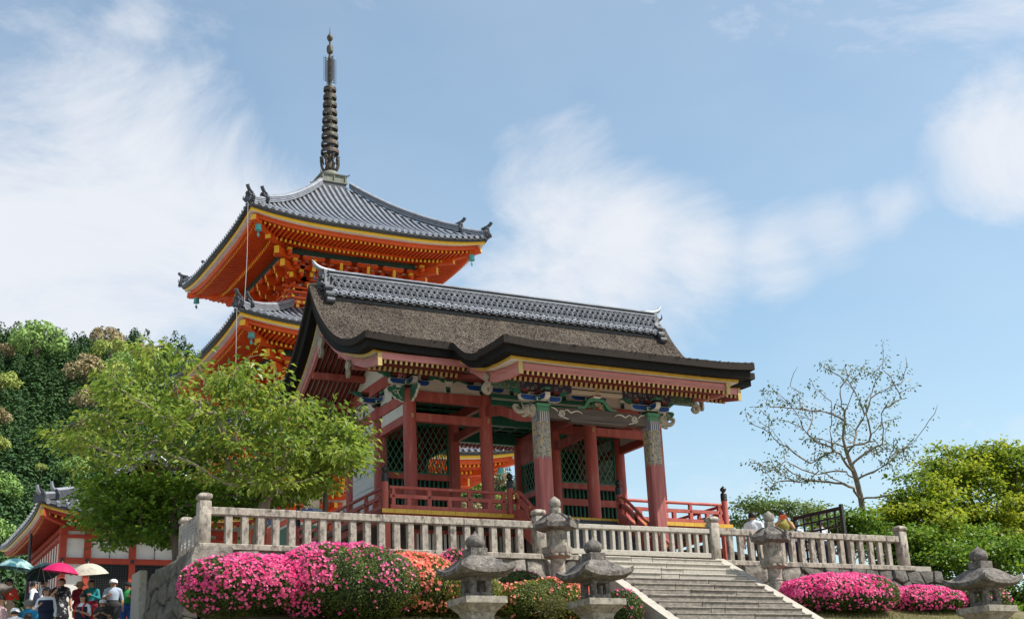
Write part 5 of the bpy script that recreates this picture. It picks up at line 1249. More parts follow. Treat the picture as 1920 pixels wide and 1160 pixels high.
# ================================================================ red and white hall on the left
HRED = mat('hall_red_paint', (.40, .055, .028), (.31, .042, .022), 3, .6, .1, 30)
hall = thing('temple_hall', 'white plastered hall with red timber frame and grey tiled hip-gable roof at the left', 'building', (-4, 18, -1.9), world=True)
def hall_build():
    X0, X1, Y0, Y1, ZG = -7.0, -.95, 14.2, 22.2, -2.0
    g = G(); g.box(X0+.05, X1-.05, Y0+.05, Y1-.05, ZG, 1.95); g.build('plaster_wall', WHITE, hall)
    px = [-7.0, -6.17, -4.62, -3.05, -1.5, -.95]
    for x in px: g = G(); g.bbox(x-.115, x+.115, Y0-.06, Y0+.1, ZG, 1.92, .01); g.build('post', HRED, hall)
    for (z0, z1) in ((.66, .86), (1.55, 1.66), (1.80, 1.96)):
        g = G(); g.bbox(X0-.13, X1+.1, Y0-.08, Y0+.08, z0, z1, .01); g.build('rail', HRED, hall)
        g = G(); g.bbox(X0-.08, X0+.08, Y0-.05, Y1, z0, z1, .01) if z0 > 1 else g.bbox(X0-.06, X0+.02, Y0, Y1, -1.4, -1.2, .01); g.build('rail', HRED, hall)
    s = G(); s.ball((0, 0, 0), .075, 0, 10, 8, (1, .5, 1)); sm = s.mesh('stud', BLACK, 60)
    for x in px[:4]: link('stud', sm, hall, M=Matrix.Translation((x, Y0-.09, .76)))
    for y in np.arange(Y0+.5, Y1, .55): g = G(); g.box(X0+.025, X0+.06, y-.045, y+.045, ZG, 1.80); g.build('batten', HRED, hall)
    for a, b in ((px[1], px[2]), (px[2], px[3]), (px[3], px[4])):
        w = link('lattice_shutter', None, hall)
        g = G(); g.box(a+.12, b-.12, Y0-.005, Y0+.02, -1.2, .65); g.build('shutter_panel', DARK, w)
        g = G()
        for x in np.arange(a+.16, b-.12, .085): g.box(x-.012, x+.012, Y0-.04, Y0-.007, -1.2, .65)
        for z in np.arange(-1.15, .64, .085): g.box(a+.12, b-.12, Y0-.052, Y0-.041, z-.012, z+.012)
        g.build('lattice', BLACK, w, kind='stuff')
        g = G(); g.box(a+.115, a+.125, Y0-.03, Y0+.02, .87, 1.54) if False else g.box((a+b)/2-.008, (a+b)/2+.008, Y0+.03, Y0+.052, .87, 1.54); g.build('plaster_joint', DARK, w)
    # roof: skirt of hips, upper gable facing the viewer
    ex, ey = 1.05, 1.1; XA, XB, YA, YB2 = X0-ex, X1+ex, Y0-ey, Y1+ey; ZE = 2.28; cx = (X0+X1)/2
    GY = 14.9; gx = 2.45; zg = 3.25; zr = 4.65     # gable plane, half width at its foot, ridge height
    def lift(u): return .34*abs(u)**4
    def sideprof(t):   # from side eave (0) to ridge (1)
        return ZE+(zr-ZE)*(.70*t+.30*t*t)
    g = G(); n = 12; hw = (XB-XA)/2
    for s in (-1, 1):
        T = []
        for k in range(n+1):
            t = k/n; x = cx+s*hw*(1-t); z = sideprof(t); ya = YA+min(t*hw, GY-.35-YA); yb = YB2-min(t*hw, GY-.35-YA); row = []
            for j in range(17): u = -1+2*j/16; y = ya+(yb-ya)*(j/16); row.append((x, y, z+lift(u)*(1-t)**2))
            T.append(row)
        g.grid(T, 0, s > 0); 
    for s, ye, yg in ((-1, YA, GY-.35), (1, YB2, 2*((YA+YB2)/2)-GY+.35)):
        T = []; dd = abs(yg-ye); tm = dd/hw
        for k in range(7):
            t = k/6*tm; row = []
            for j in range(17): u = -1+2*j/16; row.append((cx+u*hw*(1-t), ye-s*dd*k/6, sideprof(t)+lift(u)*(1-t/1)**2))
            T.append(row)
        g.grid(T, 0, s > 0)
    roof = g.build('tiled_roof', TILED, hall, 60)
    # tile rows: left slope and front skirt
    for i in range(25):
        y = YA+.25+i*.36; 
        if y > YB2-.2: break
        g = G(); tmax = 1. if GY-.3 < y < 2*((YA+YB2)/2)-GY else min(1, max(.04, (min(y-YA, YB2-y))/hw)); u = -1+2*(y-YA)/(YB2-YA)
        g.tube([(cx-hw*(1-t)-.02*(t == 0), y, sideprof(t)+lift(u)*(1-t)**2+.03) for t in np.linspace(0, tmax, max(3, int(10*tmax)))], .085, 8); g.build('tile_row', TILE, roof, 50)
    for i in range(22):
        x = XA+.3+i*.36
        if x > XB-.2: break
        tm = min((GY-.35-YA)/hw, max(.03, min(x-XA, XB-x)/hw)); u = (x-cx)/hw
        g = G(); g.tube([(x, YA+t*hw-.02*(t == 0), sideprof(t)+lift(u)*(1-t)**2+.03) for t in np.linspace(0, tm, 5)], .085, 8); g.build('tile_row', TILE, roof, 50)
    # hip ridges, verge ridges, main ridge
    def ridge(pts, w, h, name='hip_ridge', orn=True):
        g = G(); P = [np.array(p, float) for p in pts]
        for a, b in zip(P[:-1], P[1:]): g.beam(a+np.array((0, 0, h/2)), b+np.array((0, 0, h/2)), w, h)
        g.tube([p+np.array((0, 0, h)) for p in P], w*.45, 8, 1)
        if orn:
            p = P[0]; d = P[0]-P[1]; d[2] = 0; d /= np.linalg.norm(d); sd = np.array((-d[1], d[0], 0))
            g.plate([(-.22, -.1), (.22, -.1), (.26, .1), (.15, .3), (0, .38), (-.15, .3), (-.26, .1)], p+d*.03, sd, (0, 0, 1), .08, 0)
            g.tube(curve([p+np.array((0, 0, h)), p+d*.16+np.array((0, 0, h+.1)), p+d*.22+np.array((0, 0, h+.30))], 8), [.075, .072, .068, .064, .06, .056, .052, .05], 8, 1)
        g.build(name, [TILEO, TILE], roof, 50)
    tmx = (GY-.35-YA)/hw
    for s in (-1, 1):
        hp = lambda t: (cx+s*hw*(1-t), YA+t*hw, sideprof(t)+lift(1)*(1-t)**2)
        ridge([hp(t) for t in np.linspace(.01, tmx*.45, 4)], .2, .18); ridge([hp(t) for t in np.linspace(tmx*.40, tmx*1.05, 5)], .22, .28)
        vt = [(cx+s*hw*(1-t), GY-.28, sideprof(t)+.02) for t in np.linspace(tmx*.98, 1., 8)]; ridge(vt, .22, .2, 'verge_ridge')
        # bargeboards of the gable
        g = G(); T = [[(p[0], GY-.36, p[2]-.08), (p[0], GY-.36, p[2]-.34), (p[0], GY-.30, p[2]-.34), (p[0], GY-.30, p[2]-.08)] for p in vt]; g.grid(T, 0, s > 0); g.grid(T, 0, s < 0); g.build('bargeboard', HRED, roof)
        g = G(); T = [[(p[0], GY-.365, p[2]-.0), (p[0], GY-.365, p[2]-.085), (p[0], GY-.2, p[2]-.085)] for p in vt]; g.grid(T, 0, s > 0); g.grid(T, 0, s < 0); g.build('verge_fillet', GOLD, roof)
    ridge([(cx, GY-.5, zr-.05), (cx, 2*((YA+YB2)/2)-GY+.5, zr-.05)], .3, .5, 'main_ridge')
    g = G(); g.plate([(-gx+.1, zg-.55), (gx-.1, zg-.55), (.0, zr-.25)], (cx, GY, 0), (1, 0, 0), (0, 0, 1), .06); g.build('gable_wall', HRED, roof)
    g = G(); g.plate([(-.5, 0), (.5, 0), (.28, .5), (0, .62), (-.28, .5)], (cx, GY-.05, zg+.1), (1, 0, 0), (0, 0, 1), .05); g.build('gable_vent', WHITE, roof)
    g = G(); g.box(cx-gx-.3, cx+gx+.3, GY-.5, GY-.3, zg-.42, zg-.22); g.build('gable_foot_ridge', TILE, roof)
    # eaves: fillet, board, rafters, corner beam
    def eave(side):
        g = G(); us = np.linspace(-1, 1, 25)
        def E(u, ins, dz):
            if side == 'f': return (cx+u*(hw-ins), YA+ins, ZE+lift(u)-dz)
            h2 = (YB2-YA)/2; return (XA+ins, (YA+YB2)/2+u*(h2-ins), ZE+lift(u)-dz)
        fl = side == 'f'
        for (i0, d0, d1, wd, mi) in ((.03, .0, .10, .3, 0), (.08, .10, .20, .3, 1), (.22, .20, .33, .1, 2)):
            R0 = [[E(u, i0, d0) for u in us], [E(u, i0, d1) for u in us], [E(u, i0+wd, d1) for u in us]]; g.grid(R0[:2], mi, fl); g.grid(R0[1:], 3 if mi == 1 else mi, fl)
        g.build('eave_edge', [BLACK, GOLD, HRED, WHITE], roof)
        g = G(); n = 34 if fl else 46
        for k in range(n):
            u = -1+2*(k+.5)/n; a = E(u, .28, .38); ins = min(1.15, .28+max(.05, (1-abs(u))*((hw if fl else (YB2-YA)/2)))); b = E(u, ins, .38-.28*(ins-.28)*.9); 
            b = (a[0], b[1], b[2]) if fl else (b[0], a[1], b[2]); g.beam(a, b, .07, .09, 0, 1)
        g.build('rafters', [HRED, GOLD], roof, kind='stuff')
        g = G(); g.grid([[E(u, .25, .31) for u in us], [E(u, 1.3, .05) for u in us]], 0, fl); g.build('soffit', HRED, roof)
    eave('f'); eave('l')
    g = G(); g.beam((XA+.12, YA+.12, ZE+.34-.40), (X0, Y0, ZE-.22), .17, .22, 0, 1); g.build('corner_beam', [HRED, GOLD], roof)
    g = G(); g.tube([(XA+.25, 16.2, ZE-.2), (XA+.22, 16.2, -2.4)], .055, 8); g.build('downpipe', BLACK, hall, 50)
hall_build()
# low grey roof at the far left edge
lr = thing('garden_shed', 'low grey tiled shed roof at the left edge behind the umbrella', 'shed', (-12.2, 12.5, -2), world=True)
g = G(); g.box(-13.2, -11.2, 11.6, 14.0, -2.2, -.35); g.build('shed_wall', WBOARD, lr)
g = G(); g.plate([(-1.6, 0), (1.5, 0), (1.4, .12), (0, .42), (-1.5, .12)], (-12.2, 12.8, -.35), (1, 0, 0), (0, 0, 1), 3.0); g.build('shed_roof', TILE, lr)

# ================================================================ visitors
SKIN = mat('skin', (.50, .27, .17), (.44, .23, .14), 6, .6); HAIR = mat('black_hair', (.012, .010, .010), (.02, .016, .014), 20, .5); HAIRG = mat('grey_hair', (.14, .13, .125), (.08, .075, .07), 25, .6); SHOE = mat('shoe', (.03, .03, .03), None, 5, .6)
def cloth(name, c, c3=None): return mat('cloth_'+name, c, tuple(x*.82 for x in c), 5, .85, .3, 30, c3=c3, spot=(.60, 9, .03))
def capsules(h, pose):
    """body as tapered capsules: (a, b, ra, rb, region, squash-y)"""
    k = h/1.65; J = {}
    J['hip'] = Vector((0, 0, .90)); J['waist'] = Vector((0, 0, 1.03)); J['chest'] = Vector((0, -.01, 1.24)); J['neck'] = Vector((0, 0, 1.41)); J['head'] = Vector((0, -.015, 1.535))
    C = [(J['hip'], J['waist'], .155, .14, 'bottom'), (J['waist'], J['chest'], .14, .16, 'top'), (Vector((-.13, 0, 1.33)), Vector((.13, 0, 1.33)), .085, .085, 'top'), (J['chest'], Vector((0, 0, 1.36)), .15, .09, 'top'), (Vector((0, .0, 1.36)), Vector((0, -.005, 1.46)), .055, .052, 'skin'), (J['head']+Vector((0, .01, .02)), J['head']+Vector((0, -.0, -.05)), .106, .080, 'skin'), (Vector((-.085, 0, .88)), Vector((.085, 0, .88)), .125, .125, 'bottom')]
    for s in (-1, 1):
        st = pose.get('stride', .06)*s; hipj = Vector((s*.09, 0, .86)); kn = Vector((s*.10, -.03-st*.5, .48)); an = Vector((s*.10, .02-st, .085)); toe = an+Vector((s*.02, -.14, -.035))
        C += [(hipj, kn, .092, .064, 'bottom'), (kn, an, .062, .042, 'legs'), (an, toe, .045, .036, 'shoe')]
        sh = Vector((s*.21, 0, 1.33)); el, wr = pose['arms'][0 if s < 0 else 1]; el = Vector(el); wr = Vector(wr)
        C += [(sh, el, .055, .043, 'top'), (el, wr, .042, .030, 'fore')]
        J['wr%d' % s] = (wr, (wr-el).normalized())
    if pose.get('skirt'): C += [(Vector((0, 0, .92)), Vector((0, -.01, .52)), .16, .235, 'bottom')]
    fat = lambda t: 1.0 if t in ('skin', 'shoe') else 1.17
    return [(a*k, b*k, ra*k*fat(t), rb*k*fat(t), t) for a, b, ra, rb, t in C], J, k
ARM = {'down': ((.29, .02, 1.06), (.31, -.05, .82)), 'hold': ((.29, -.04, 1.08), (.13, -.26, 1.16)), 'raise': ((.28, -.12, 1.16), (.12, -.28, 1.40)), 'cross': ((.29, -.03, 1.08), (.06, -.24, 1.06)), 'umb': ((.30, -.05, 1.09), (.19, -.24, 1.22))}
def arms(l, r):
    a = ARM[l]; b = ARM[r]; return (((-a[0][0],)+a[0][1:], (-a[1][0],)+a[1][1:]), b)
def person(label, loc, rz, h, top, bottom, pose, hair='short', hat=None, sleeves='short', legs=None, hairm=None, extra=None, skirt=False, group='visitors on the path'):
    pose = dict(pose); pose['skirt'] = skirt
    C, J, k = capsules(h, pose)
    bm = bmesh.new()
    for a, b, ra, rb, t in C:
        g = G(); d = b-a; n = 7; pts = []; rr = []
        L = max(d.length, 1e-4); dn = d/L if d.length > 1e-4 else Vector((0, 0, 1))
        for q in (-.95, -.75, -.4, 0): pts.append(a+dn*ra*q); rr.append(ra*math.sqrt(max(.02, 1-q*q)))
        for q in (0, .4, .75, .95): pts.append(b+dn*rb*q); rr.append(rb*math.sqrt(max(.02, 1-q*q)))
        g.tube([tuple(p) for p in pts], rr, 12)
        if t == 'top' or t == 'bottom':
            for i, v in enumerate(g.v):
                if abs(d.x) < .02 or t == 'bottom': g.v[i] = (v[0]*1.06, v[1]*.80, v[2])
        vs = [bm.verts.new(v) for v in g.v]
        for f in g.f:
            try: bm.faces.new([vs[i] for i in f])
            except ValueError: pass
    me = bpy.data.meshes.new('body_cage'); bm.to_mesh(me); bm.free(); ob = bpy.data.objects.new('body_cage', me); COL.objects.link(ob)
    md = ob.modifiers.new('r', 'REMESH'); md.mode = 'VOXEL'; md.voxel_size = .020; ms = ob.modifiers.new('s', 'SMOOTH'); ms.iterations = 4; ms.factor = .5
    bpy.context.view_layer.update(); ev = ob.evaluated_get(bpy.context.evaluated_depsgraph_get()); m2 = bpy.data.meshes.new_from_object(ev)
    V = np.array([v.co for v in m2.vertices]); F = [tuple(p.vertices) for p in m2.polygons]; bpy.data.objects.remove(ob); bpy.data.meshes.remove(me); bpy.data.meshes.remove(m2)
    cen = np.array([V[list(f)].mean(0) for f in F]); reg = {'skin': 0, 'top': 1, 'bottom': 2, 'legs': 2 if legs != 'bare' else 0, 'shoe': 3, 'fore': 1 if sleeves == 'long' else 0}
    best = np.full(len(F), 9.); mi = np.zeros(len(F), int)
    for a, b, ra, rb, t in C:
        a = np.array(a); b = np.array(b); ab = b-a; tt = np.clip(((cen-a)@ab)/(ab@ab+1e-9), 0, 1); dd = np.linalg.norm(cen-(a+tt[:, None]*ab), axis=1)-(ra+(rb-ra)*tt); s = dd < best; best[s] = dd[s]; mi[s] = reg[t]
    g = G(); g.v = [tuple(v) for v in V]; g.f = F; g.m = [int(i) for i in mi]
    hd = J['head']*k
    # face: nose, eyes, mouth, ears
    g.ball(hd+Vector((0, -.107, -.012))*k, .017*k, 0, 6, 5, (.8, 1, 1.3))
    for s in (-1, 1):
        g.ball(hd+Vector((s*.037, -.094, .015))*k, .012*k, 4, 6, 5, (1.3, .6, .7)); g.ball(hd+Vector((s*.107, .01, -.005))*k, .022*k, 0, 6, 5, (.4, .8, 1.3))
        # hand: palm, four unequal bent fingers and a thumb
        wr, dr = J['wr%d' % s]; wr = wr*k; sd = dr.cross(Vector((0, -1, 0.2))); sd = sd.normalized() if sd.length > .1 else Vector((1, 0, 0)); nn = sd.cross(dr).normalized()
        g.tube([tuple(wr-dr*.01), tuple(wr+dr*.04*k), tuple(wr+dr*.085*k)], [.026*k, .036*k, .034*k], 8, 0, True, .55)
        for q, Lf in ((-1.5, .055), (-.5, .07), (.5, .073), (1.5, .066)):
            p0 = wr+dr*.08*k+sd*q*.016*k; p1 = p0+dr*Lf*.5*k-nn*.006; p2 = p1+dr*Lf*.35*k-nn*.026*k
            g.tube([tuple(p0), tuple(p1), tuple(p2)], [.0095*k, .0085*k, .007*k], 5)
        p0 = wr+dr*.025*k+sd*.026*k; g.tube([tuple(p0), tuple(p0+(dr*.028+sd*.02)*k), tuple(p0+(dr*.055+sd*.02-nn*.012)*k)], [.0115*k, .010*k, .008*k], 5)
    g.ball(hd+Vector((0, -.093, -.055))*k, .014*k, 5, 6, 4, (1.5, .4, .4))
    t = thing('person', label, 'person', loc, rz, group)
    LIP = mat('lip', (.36, .11, .09)); body = link('body', g.mesh('body', [SKIN, top, bottom, SHOE, HAIR, LIP], 60), t)
    hm = hairm or HAIR
    def headball(r, cut, low, m, name, sc=(1, 1, 1)):
        q = G(); o = hd+Vector((0, .012, .028))*k; q.ball(o, r*k, 0, 16, 12, sc); keep = []
        for f in q.f:
            c = sum((Vector(q.v[i]) for i in f), Vector())/len(f)-o
            if c.z/k < low: continue
            if c.y/k < -cut*.5 and c.z/k < .035: continue
            keep.append(f)
        q.f = keep; q.m = [0]*len(keep); return link(name, q.mesh(name, m, 60), t)
    if hair == 'short': headball(.122, .06, -.065, hm, 'hair', (1, 1.02, 1))
    elif hair == 'bob': headball(.130, .055, -.20, hm, 'hair', (1, 1.0, 1.28))
    if hat:
        kind, m = hat; q = G(); o = hd+Vector((0, .005, .055))*k
        if kind == 'cap':
            q.lathe([(.128*k, -.03*k), (.128*k, .01*k), (.11*k, .06*k), (.065*k, .088*k), (.01*k, .096*k)], 16, tuple(o)); q.plate([(-.09*k, -.06*k), (-.085*k, -.16*k), (0, -.20*k), (.085*k, -.16*k), (.09*k, -.06*k)], tuple(o+Vector((0, -.01, -.022))*k), (1, 0, 0), (0, 1, .0), .012)
        else:
            q.lathe([(.20*k, -.035*k), (.205*k, -.03*k), (.125*k, -.01*k), (.112*k, .04*k), (.09*k, .08*k), (.02*k, .098*k)], 18, tuple(o))
        link('hat', q.mesh('hat', m, 50), t)
    if extra: extra(t, k, J)
    return t
def yplace(px, py, h, gz, y0=-1, y1=12):
    """where a head top seen at (px,py) stands when the person is h tall"""
    best = None
    for y in np.linspace(y0, y1, 400):
        d = _f0+_R*(px-960)/F_PX-_U*(py-580)/F_PX; s = (y-CAM[1])/d[1]; P = CAM+s*d; e = abs(P[2]-h-gz(P[0], P[1]))
        if best is None or e < best[0]: best = (e, P)
    P = best[1]; return (P[0], P[1], gz(P[0], P[1]))
def vest(m, strap=None):
    def f(t, k, J):
        q = G(); P = []
        for z, rx, ry in ((.98, .20, .155), (1.08, .195, .152), (1.22, .21, .162), (1.32, .20, .14)):
            P.append([(rx*math.cos(a)*1.04, ry*math.sin(a)*1.1-.005, z*k) for a in np.linspace(0, 2*PI, 21)])
        q.grid(P, 0, False); link('vest', q.mesh('vest', m, 60), t)
        if strap:
            for s in (-1, 1): q = G(); q.tube(curve([(s*.11, .12, 1.2*k), (s*.12, .02, 1.43*k), (s*.12, -.13, 1.34*k), (s*.13, -.165, 1.12*k), (s*.15, -.1, 1.02*k)], 12), .022, 6); link('strap', q.mesh('strap', strap, 60), t)
            q = G(); q.bbox(-.15, .15, .14, .28, 1.0*k, 1.36*k, .04); link('backpack', q.mesh('backpack', strap, 50), t)
    return f
def bag(m):
    def f(t, k, J):
        q = G(); q.bbox(-.32, -.2, -.10, .08, .82*k, 1.0*k, .03); q.tube(curve([(-.26, 0, .98*k), (-.1, -.17, 1.2*k), (.12, -.05, 1.42*k)], 10), .012, 5); link('shoulder_bag', q.mesh('shoulder_bag', m, 50), t)
    return f
NAVY = cloth('navy', (.018, .024, .055)); SHIRT = cloth('white_shirt', (.74, .75, .78)); REDC = cloth('red', (.62, .05, .035)); TEAL = cloth('teal', (.02, .23, .25)); CRIM = cloth('crimson', (.23, .014, .032)); LBLUE = cloth('light_blue', (.42, .49, .60)); GRN = cloth('green', (.02, .24, .06)); CHAR = cloth('charcoal', (.045, .042, .042)); FLOR = cloth('black_floral', (.014, .015, .02), (.55, .55, .55)); BLU = cloth('azure', (.01, .18, .33)); BEI = cloth('beige', (.42, .34, .25)); DBL = cloth('blue_shorts', (.02, .08, .30)); STRAW = mat('straw_hat', (.42, .33, .22)); WCAP = cloth('white_cap', (.75, .75, .76)); BCAP = cloth('black_cap', (.02, .02, .022))
vis = lambda px, py, h: yplace(px, py, h, hground)
FACE = -YAW*.8   # towards the viewer
people = [
 ('woman in a red top carrying a shoulder bag under the blue umbrella', 17, 1088, 1.58, FACE+.3, REDC, BEI, arms('umb', 'hold'), dict(hair='bob', extra=bag(BEI), sleeves='long')),
 ('schoolboy in a white shirt with a grey backpack, turned to the right', 84, 1087, 1.62, 1.2, SHIRT, CHAR, arms('down', 'hold'), dict(extra=vest(SHIRT, CHAR))),
 ('second schoolboy half hidden behind the boy with the grey backpack', 64, 1090, 1.60, 1.3, SHIRT, CHAR, arms('down', 'down'), dict(extra=vest(NAVY))),
 ('schoolgirl in a navy vest over white sleeves facing the viewer', 88, 1104, 1.52, FACE, SHIRT, NAVY, arms('hold', 'down'), dict(hair='bob', extra=vest(NAVY), skirt=True, legs='bare', sleeves='long')),
 ('woman in a black floral dress and sunglasses holding the magenta umbrella', 116, 1085, 1.60, FACE+.2, FLOR, FLOR, arms('umb', 'down'), dict(hair='short', skirt=True, legs='bare')),
 ('visitor in dark crimson with a brimmed hat, left of the teal shirt', 150, 1091, 1.55, FACE+.9, CRIM, CRIM, arms('hold', 'hold'), dict(hat=('brim', STRAW), sleeves='long')),
 ('visitor in a teal shirt holding the cream umbrella', 172, 1088, 1.60, FACE-.2, TEAL, CRIM, arms('umb', 'hold'), dict(hair='short', sleeves='long')),
 ('schoolgirl with bobbed hair and red straps over a navy vest, holding a phone', 157, 1116, 1.50, FACE-.5, SHIRT, NAVY, arms('hold', 'hold'), dict(hair='bob', extra=vest(NAVY, REDC), skirt=True, legs='bare')),
 ('elderly man in a light blue shirt and white cap looking down', 213, 1087, 1.64, FACE+.2, LBLUE, CHAR, arms('hold', 'down'), dict(hat=('cap', WCAP), hair='short', hairm=HAIRG)),
 ('man in a green shirt and black cap beside the stone slab', 240, 1092, 1.62, FACE+.1, GRN, DBL, arms('down', 'hold'), dict(hat=('cap', BCAP), legs='bare', extra=vest(GRN, BCAP))),
 ('crouching visitor with a white cap behind the light blue shirt', 193, 1125, 1.30, FACE, CHAR, CHAR, arms('hold', 'hold'), dict(hat=('cap', WCAP))),
 ('grey-haired man in an azure jacket seen from behind at the bottom edge', 55, 1125, 1.60, FACE+PI-.4, BLU, CHAR, arms('down', 'down'), dict(hairm=HAIRG, sleeves='long')),
 ('child with a white cap at the bottom left edge', 29, 1141, 1.40, FACE+PI, SHIRT, NAVY, arms('down', 'down'), dict(hat=('cap', WCAP))),
 ('dark-haired child in front of the azure jacket at the bottom edge', 53, 1150, 1.35, FACE+PI, CHAR, NAVY, arms('down', 'down'), dict()),
 ('person in a pale pink blouse cut by the left edge', 2, 1120, 1.55, FACE+1.2, cloth('pale_pink', (.62, .42, .42)), BEI, arms('down', 'hold'), dict(hair='bob')),
]
locs = {}
for (lab, px, py, h, rz, top, bot, ar, kw) in people:
    L0 = vis(px, py, h); locs[lab] = (L0, rz, h); person(lab, L0, rz, h, top, bot, {'arms': ar, 'stride': random.uniform(-.06, .1)}, **kw)
terr = lambda x, y: -1.75
for (lab, px, py, h, rz, top, bot, ar, kw) in [
 ('dark-haired man in a white shirt behind the pale right lantern', 1410, 961, 1.68, 2.2, SHIRT, CHAR, arms('down', 'down'), dict()),
 ('visitor raising an orange phone to take a picture behind the right fence', 1467, 961, 1.62, FACE-.3, cloth('olive_top', (.30, .26, .06)), NAVY, arms('raise', 'raise'), dict(extra=lambda t, k, J: link('phone', (lambda q: (q.bbox(-.09, .09, -.36, -.345, 1.43*k, 1.53*k, .006), q.mesh('phone', cloth('orange_case', (.75, .12, .03))))[1])(G()), t))),
 ('dark-haired student in a white shirt beside the black lattice leaf', 1537, 976, 1.62, 2.6, SHIRT, NAVY, arms('down', 'down'), dict()),
 ('student in a white shirt seen through the black lattice leaf', 1488, 978, 1.60, 2.0, SHIRT, NAVY, arms('down', 'down'), dict(hair='bob'))]:
    L0 = yplace(px, py, h, terr, -5.1, 6); person(lab, L0, rz, h, top, bot, {'arms': ar}, group='visitors on the terrace', **kw)
# umbrellas
def umbrella(label, owner, off, m, R0=.52, tilt=(0, 0), inner=None):
    (L0, rz, h) = locs[owner]; c = Vector((L0[0]+off[0], L0[1]+off[1], L0[2]+off[2]))
    t = thing('umbrella', label, 'umbrella', tuple(c), 0, 'umbrellas on the path'); t.rotation_euler = (tilt[0], tilt[1], .2)
    g = G(); n = 8; P = []
    for r, z in ((.02, .60), (.2, .585), (.40, .535), (.62, .44), (.82, .315), (1.0, .17)):
        row = []
        for j in range(n*4+1):
            a = 2*PI*j/(n*4); sc = 1-.075*r*(1-abs(math.cos(n*a/2)))*1.0; row.append((R0*r*math.cos(a)*sc, R0*r*math.sin(a)*sc, .80*R0*z*1.5))
        P.append(row)
    g.grid(P); link('canopy', g.mesh('canopy', m, 40), t)
    g = G(); top = .80*R0*.6*1.5
    for j in range(n):
        a = 2*PI*j/n; g.tube([(R0*r*math.cos(a), R0*r*math.sin(a), .80*R0*z*1.5-.008) for r, z in ((.05, .59), (.4, .53), (.82, .31), (1.0, .17))], .004, 4)
    link('ribs', g.mesh('ribs', STEEL), t)
    g = G(); g.tube([(0, 0, top+.06), (0, 0, -.52)], .009, 6); link('pole', g.mesh('pole', STEEL), t)
    g = G(); g.tube(curve([(0, 0, -.46), (0, 0, -.56), (.03, 0, -.60), (.06, 0, -.57)], 10), .014, 6); link('handle', g.mesh('handle', BROWN), t)
def ucloth(name, c, c3): return mat('umbrella_'+name, c, tuple(x*.8 for x in c), 2.5, .6, c3=c3, spot=(.55, 2.5, .05))
names = [p[0] for p in people]
umbrella('blue-green patterned umbrella at the far left', names[0], (.16, -.1, 1.80), ucloth('bluegreen', (.02, .11, .14), (.30, .45, .42)), .60, (.08, .12))
umbrella('dark umbrella with teal rim behind the magenta one', names[4], (-.46, .35, 1.70), ucloth('dark', (.012, .03, .035), (.02, .10, .10)), .56, (-.35, -.12))
umbrella('bright magenta umbrella held by the woman in black floral dress', names[4], (-.10, -.2, 1.66), ucloth('magenta', (.52, .004, .10), (.45, .004, .085)), .55, (.12, .10))
umbrella('cream parasol with grey pattern over the teal shirt', names[6], (-.12, -.1, 1.66), ucloth('cream', (.55, .50, .40), (.32, .30, .24)), .62, (.15, -.12))
# standing stone slab, notice board and chain at the foot of the wall
sl = thing('stone_slab', 'tall upright inscribed-stone slab at the foot of the left retaining wall', 'stone', (-7.5, 2.2, hground(-7.5, 2.2)), world=True); sl['label'] = 'tall narrow upright granite slab at the foot of the left retaining wall'
g = G(); P = at(262, 1072, 35.3); zt = P[2]; g.bbox(P[0]-.11, P[0]+.11, P[1]-.45, P[1]+.45, hground(P[0], P[1])-.1, zt, .03); g.build('slab', GRANL, sl)
g = G(); g.bbox(P[0]+.16, P[0]+.32, P[1]+.2, P[1]+.55, hground(P[0], P[1])-.1, zt-.2, .03); g.build('rear_slab', GRAN, sl)
nb = thing('notice_board', 'white two-board notice sign in the shadow beside the left wall', 'sign', tuple(at(287, 1098, 36.5)), world=True)
for y in (1094, 1102): Q = at(287, y, 36.5); g = G(); g.bbox(Q[0]-.22, Q[0]+.22, Q[1]-.02, Q[1]+.02, Q[2]-.045, Q[2]+.045, .005); g.build('board', WHITE, nb)
Q = at(287, 1105, 36.6); g = G(); g.box(Q[0]-.2, Q[0]-.16, Q[1], Q[1]+.04, hground(Q[0], Q[1])-.05, Q[2]+.2); g.box(Q[0]+.16, Q[0]+.2, Q[1], Q[1]+.04, hground(Q[0], Q[1])-.05, Q[2]+.2); g.build('stake', BROWN, nb)
# black lattice leaf standing open behind the right fence
lf = thing('lattice_gate_leaf', 'black timber lattice gate leaf standing open behind the right fence', 'gate', (10.9, -4.2, -1.75), world=True)
A = Vector((10.9, -3.15, 0)); Bp = Vector((11.12, -5.05, 0)); zt = -.02
g = G()
def leafbar(a, b, z0, z1, name, w=.06):
    g = G(); p = A.lerp(Bp, a); q = A.lerp(Bp, b); V = []; n = Vector((1, .116, 0)).normalized()*w/2
    for c in (p, q):
        for s in (-1, 1):
            for z in (z0, z1): V.append((c.x+n.x*s, c.y+n.y*s, z))
    g.add(V, [(0, 1, 3, 2), (4, 6, 7, 5), (0, 4, 5, 1), (2, 3, 7, 6), (1, 5, 7, 3), (0, 2, 6, 4)]); g.build(name, BLACK, lf)
leafbar(0, .04, -1.74, zt, 'stile', .08); leafbar(.95, 1, -1.74, zt+.06, 'stile', .09); leafbar(.04, .95, zt-.10, zt, 'rail', .07); leafbar(.04, .95, -1.70, -1.58, 'rail', .07)
for a in (.2, .36, .52, .68, .84): leafbar(a-.015, a+.015, -1.57, zt-.105, 'bar', .035)
for z in (-.30, -.55, -.8, -1.05, -1.3): leafbar(.042, .948, z-.025, z+.025, 'bar', .045)
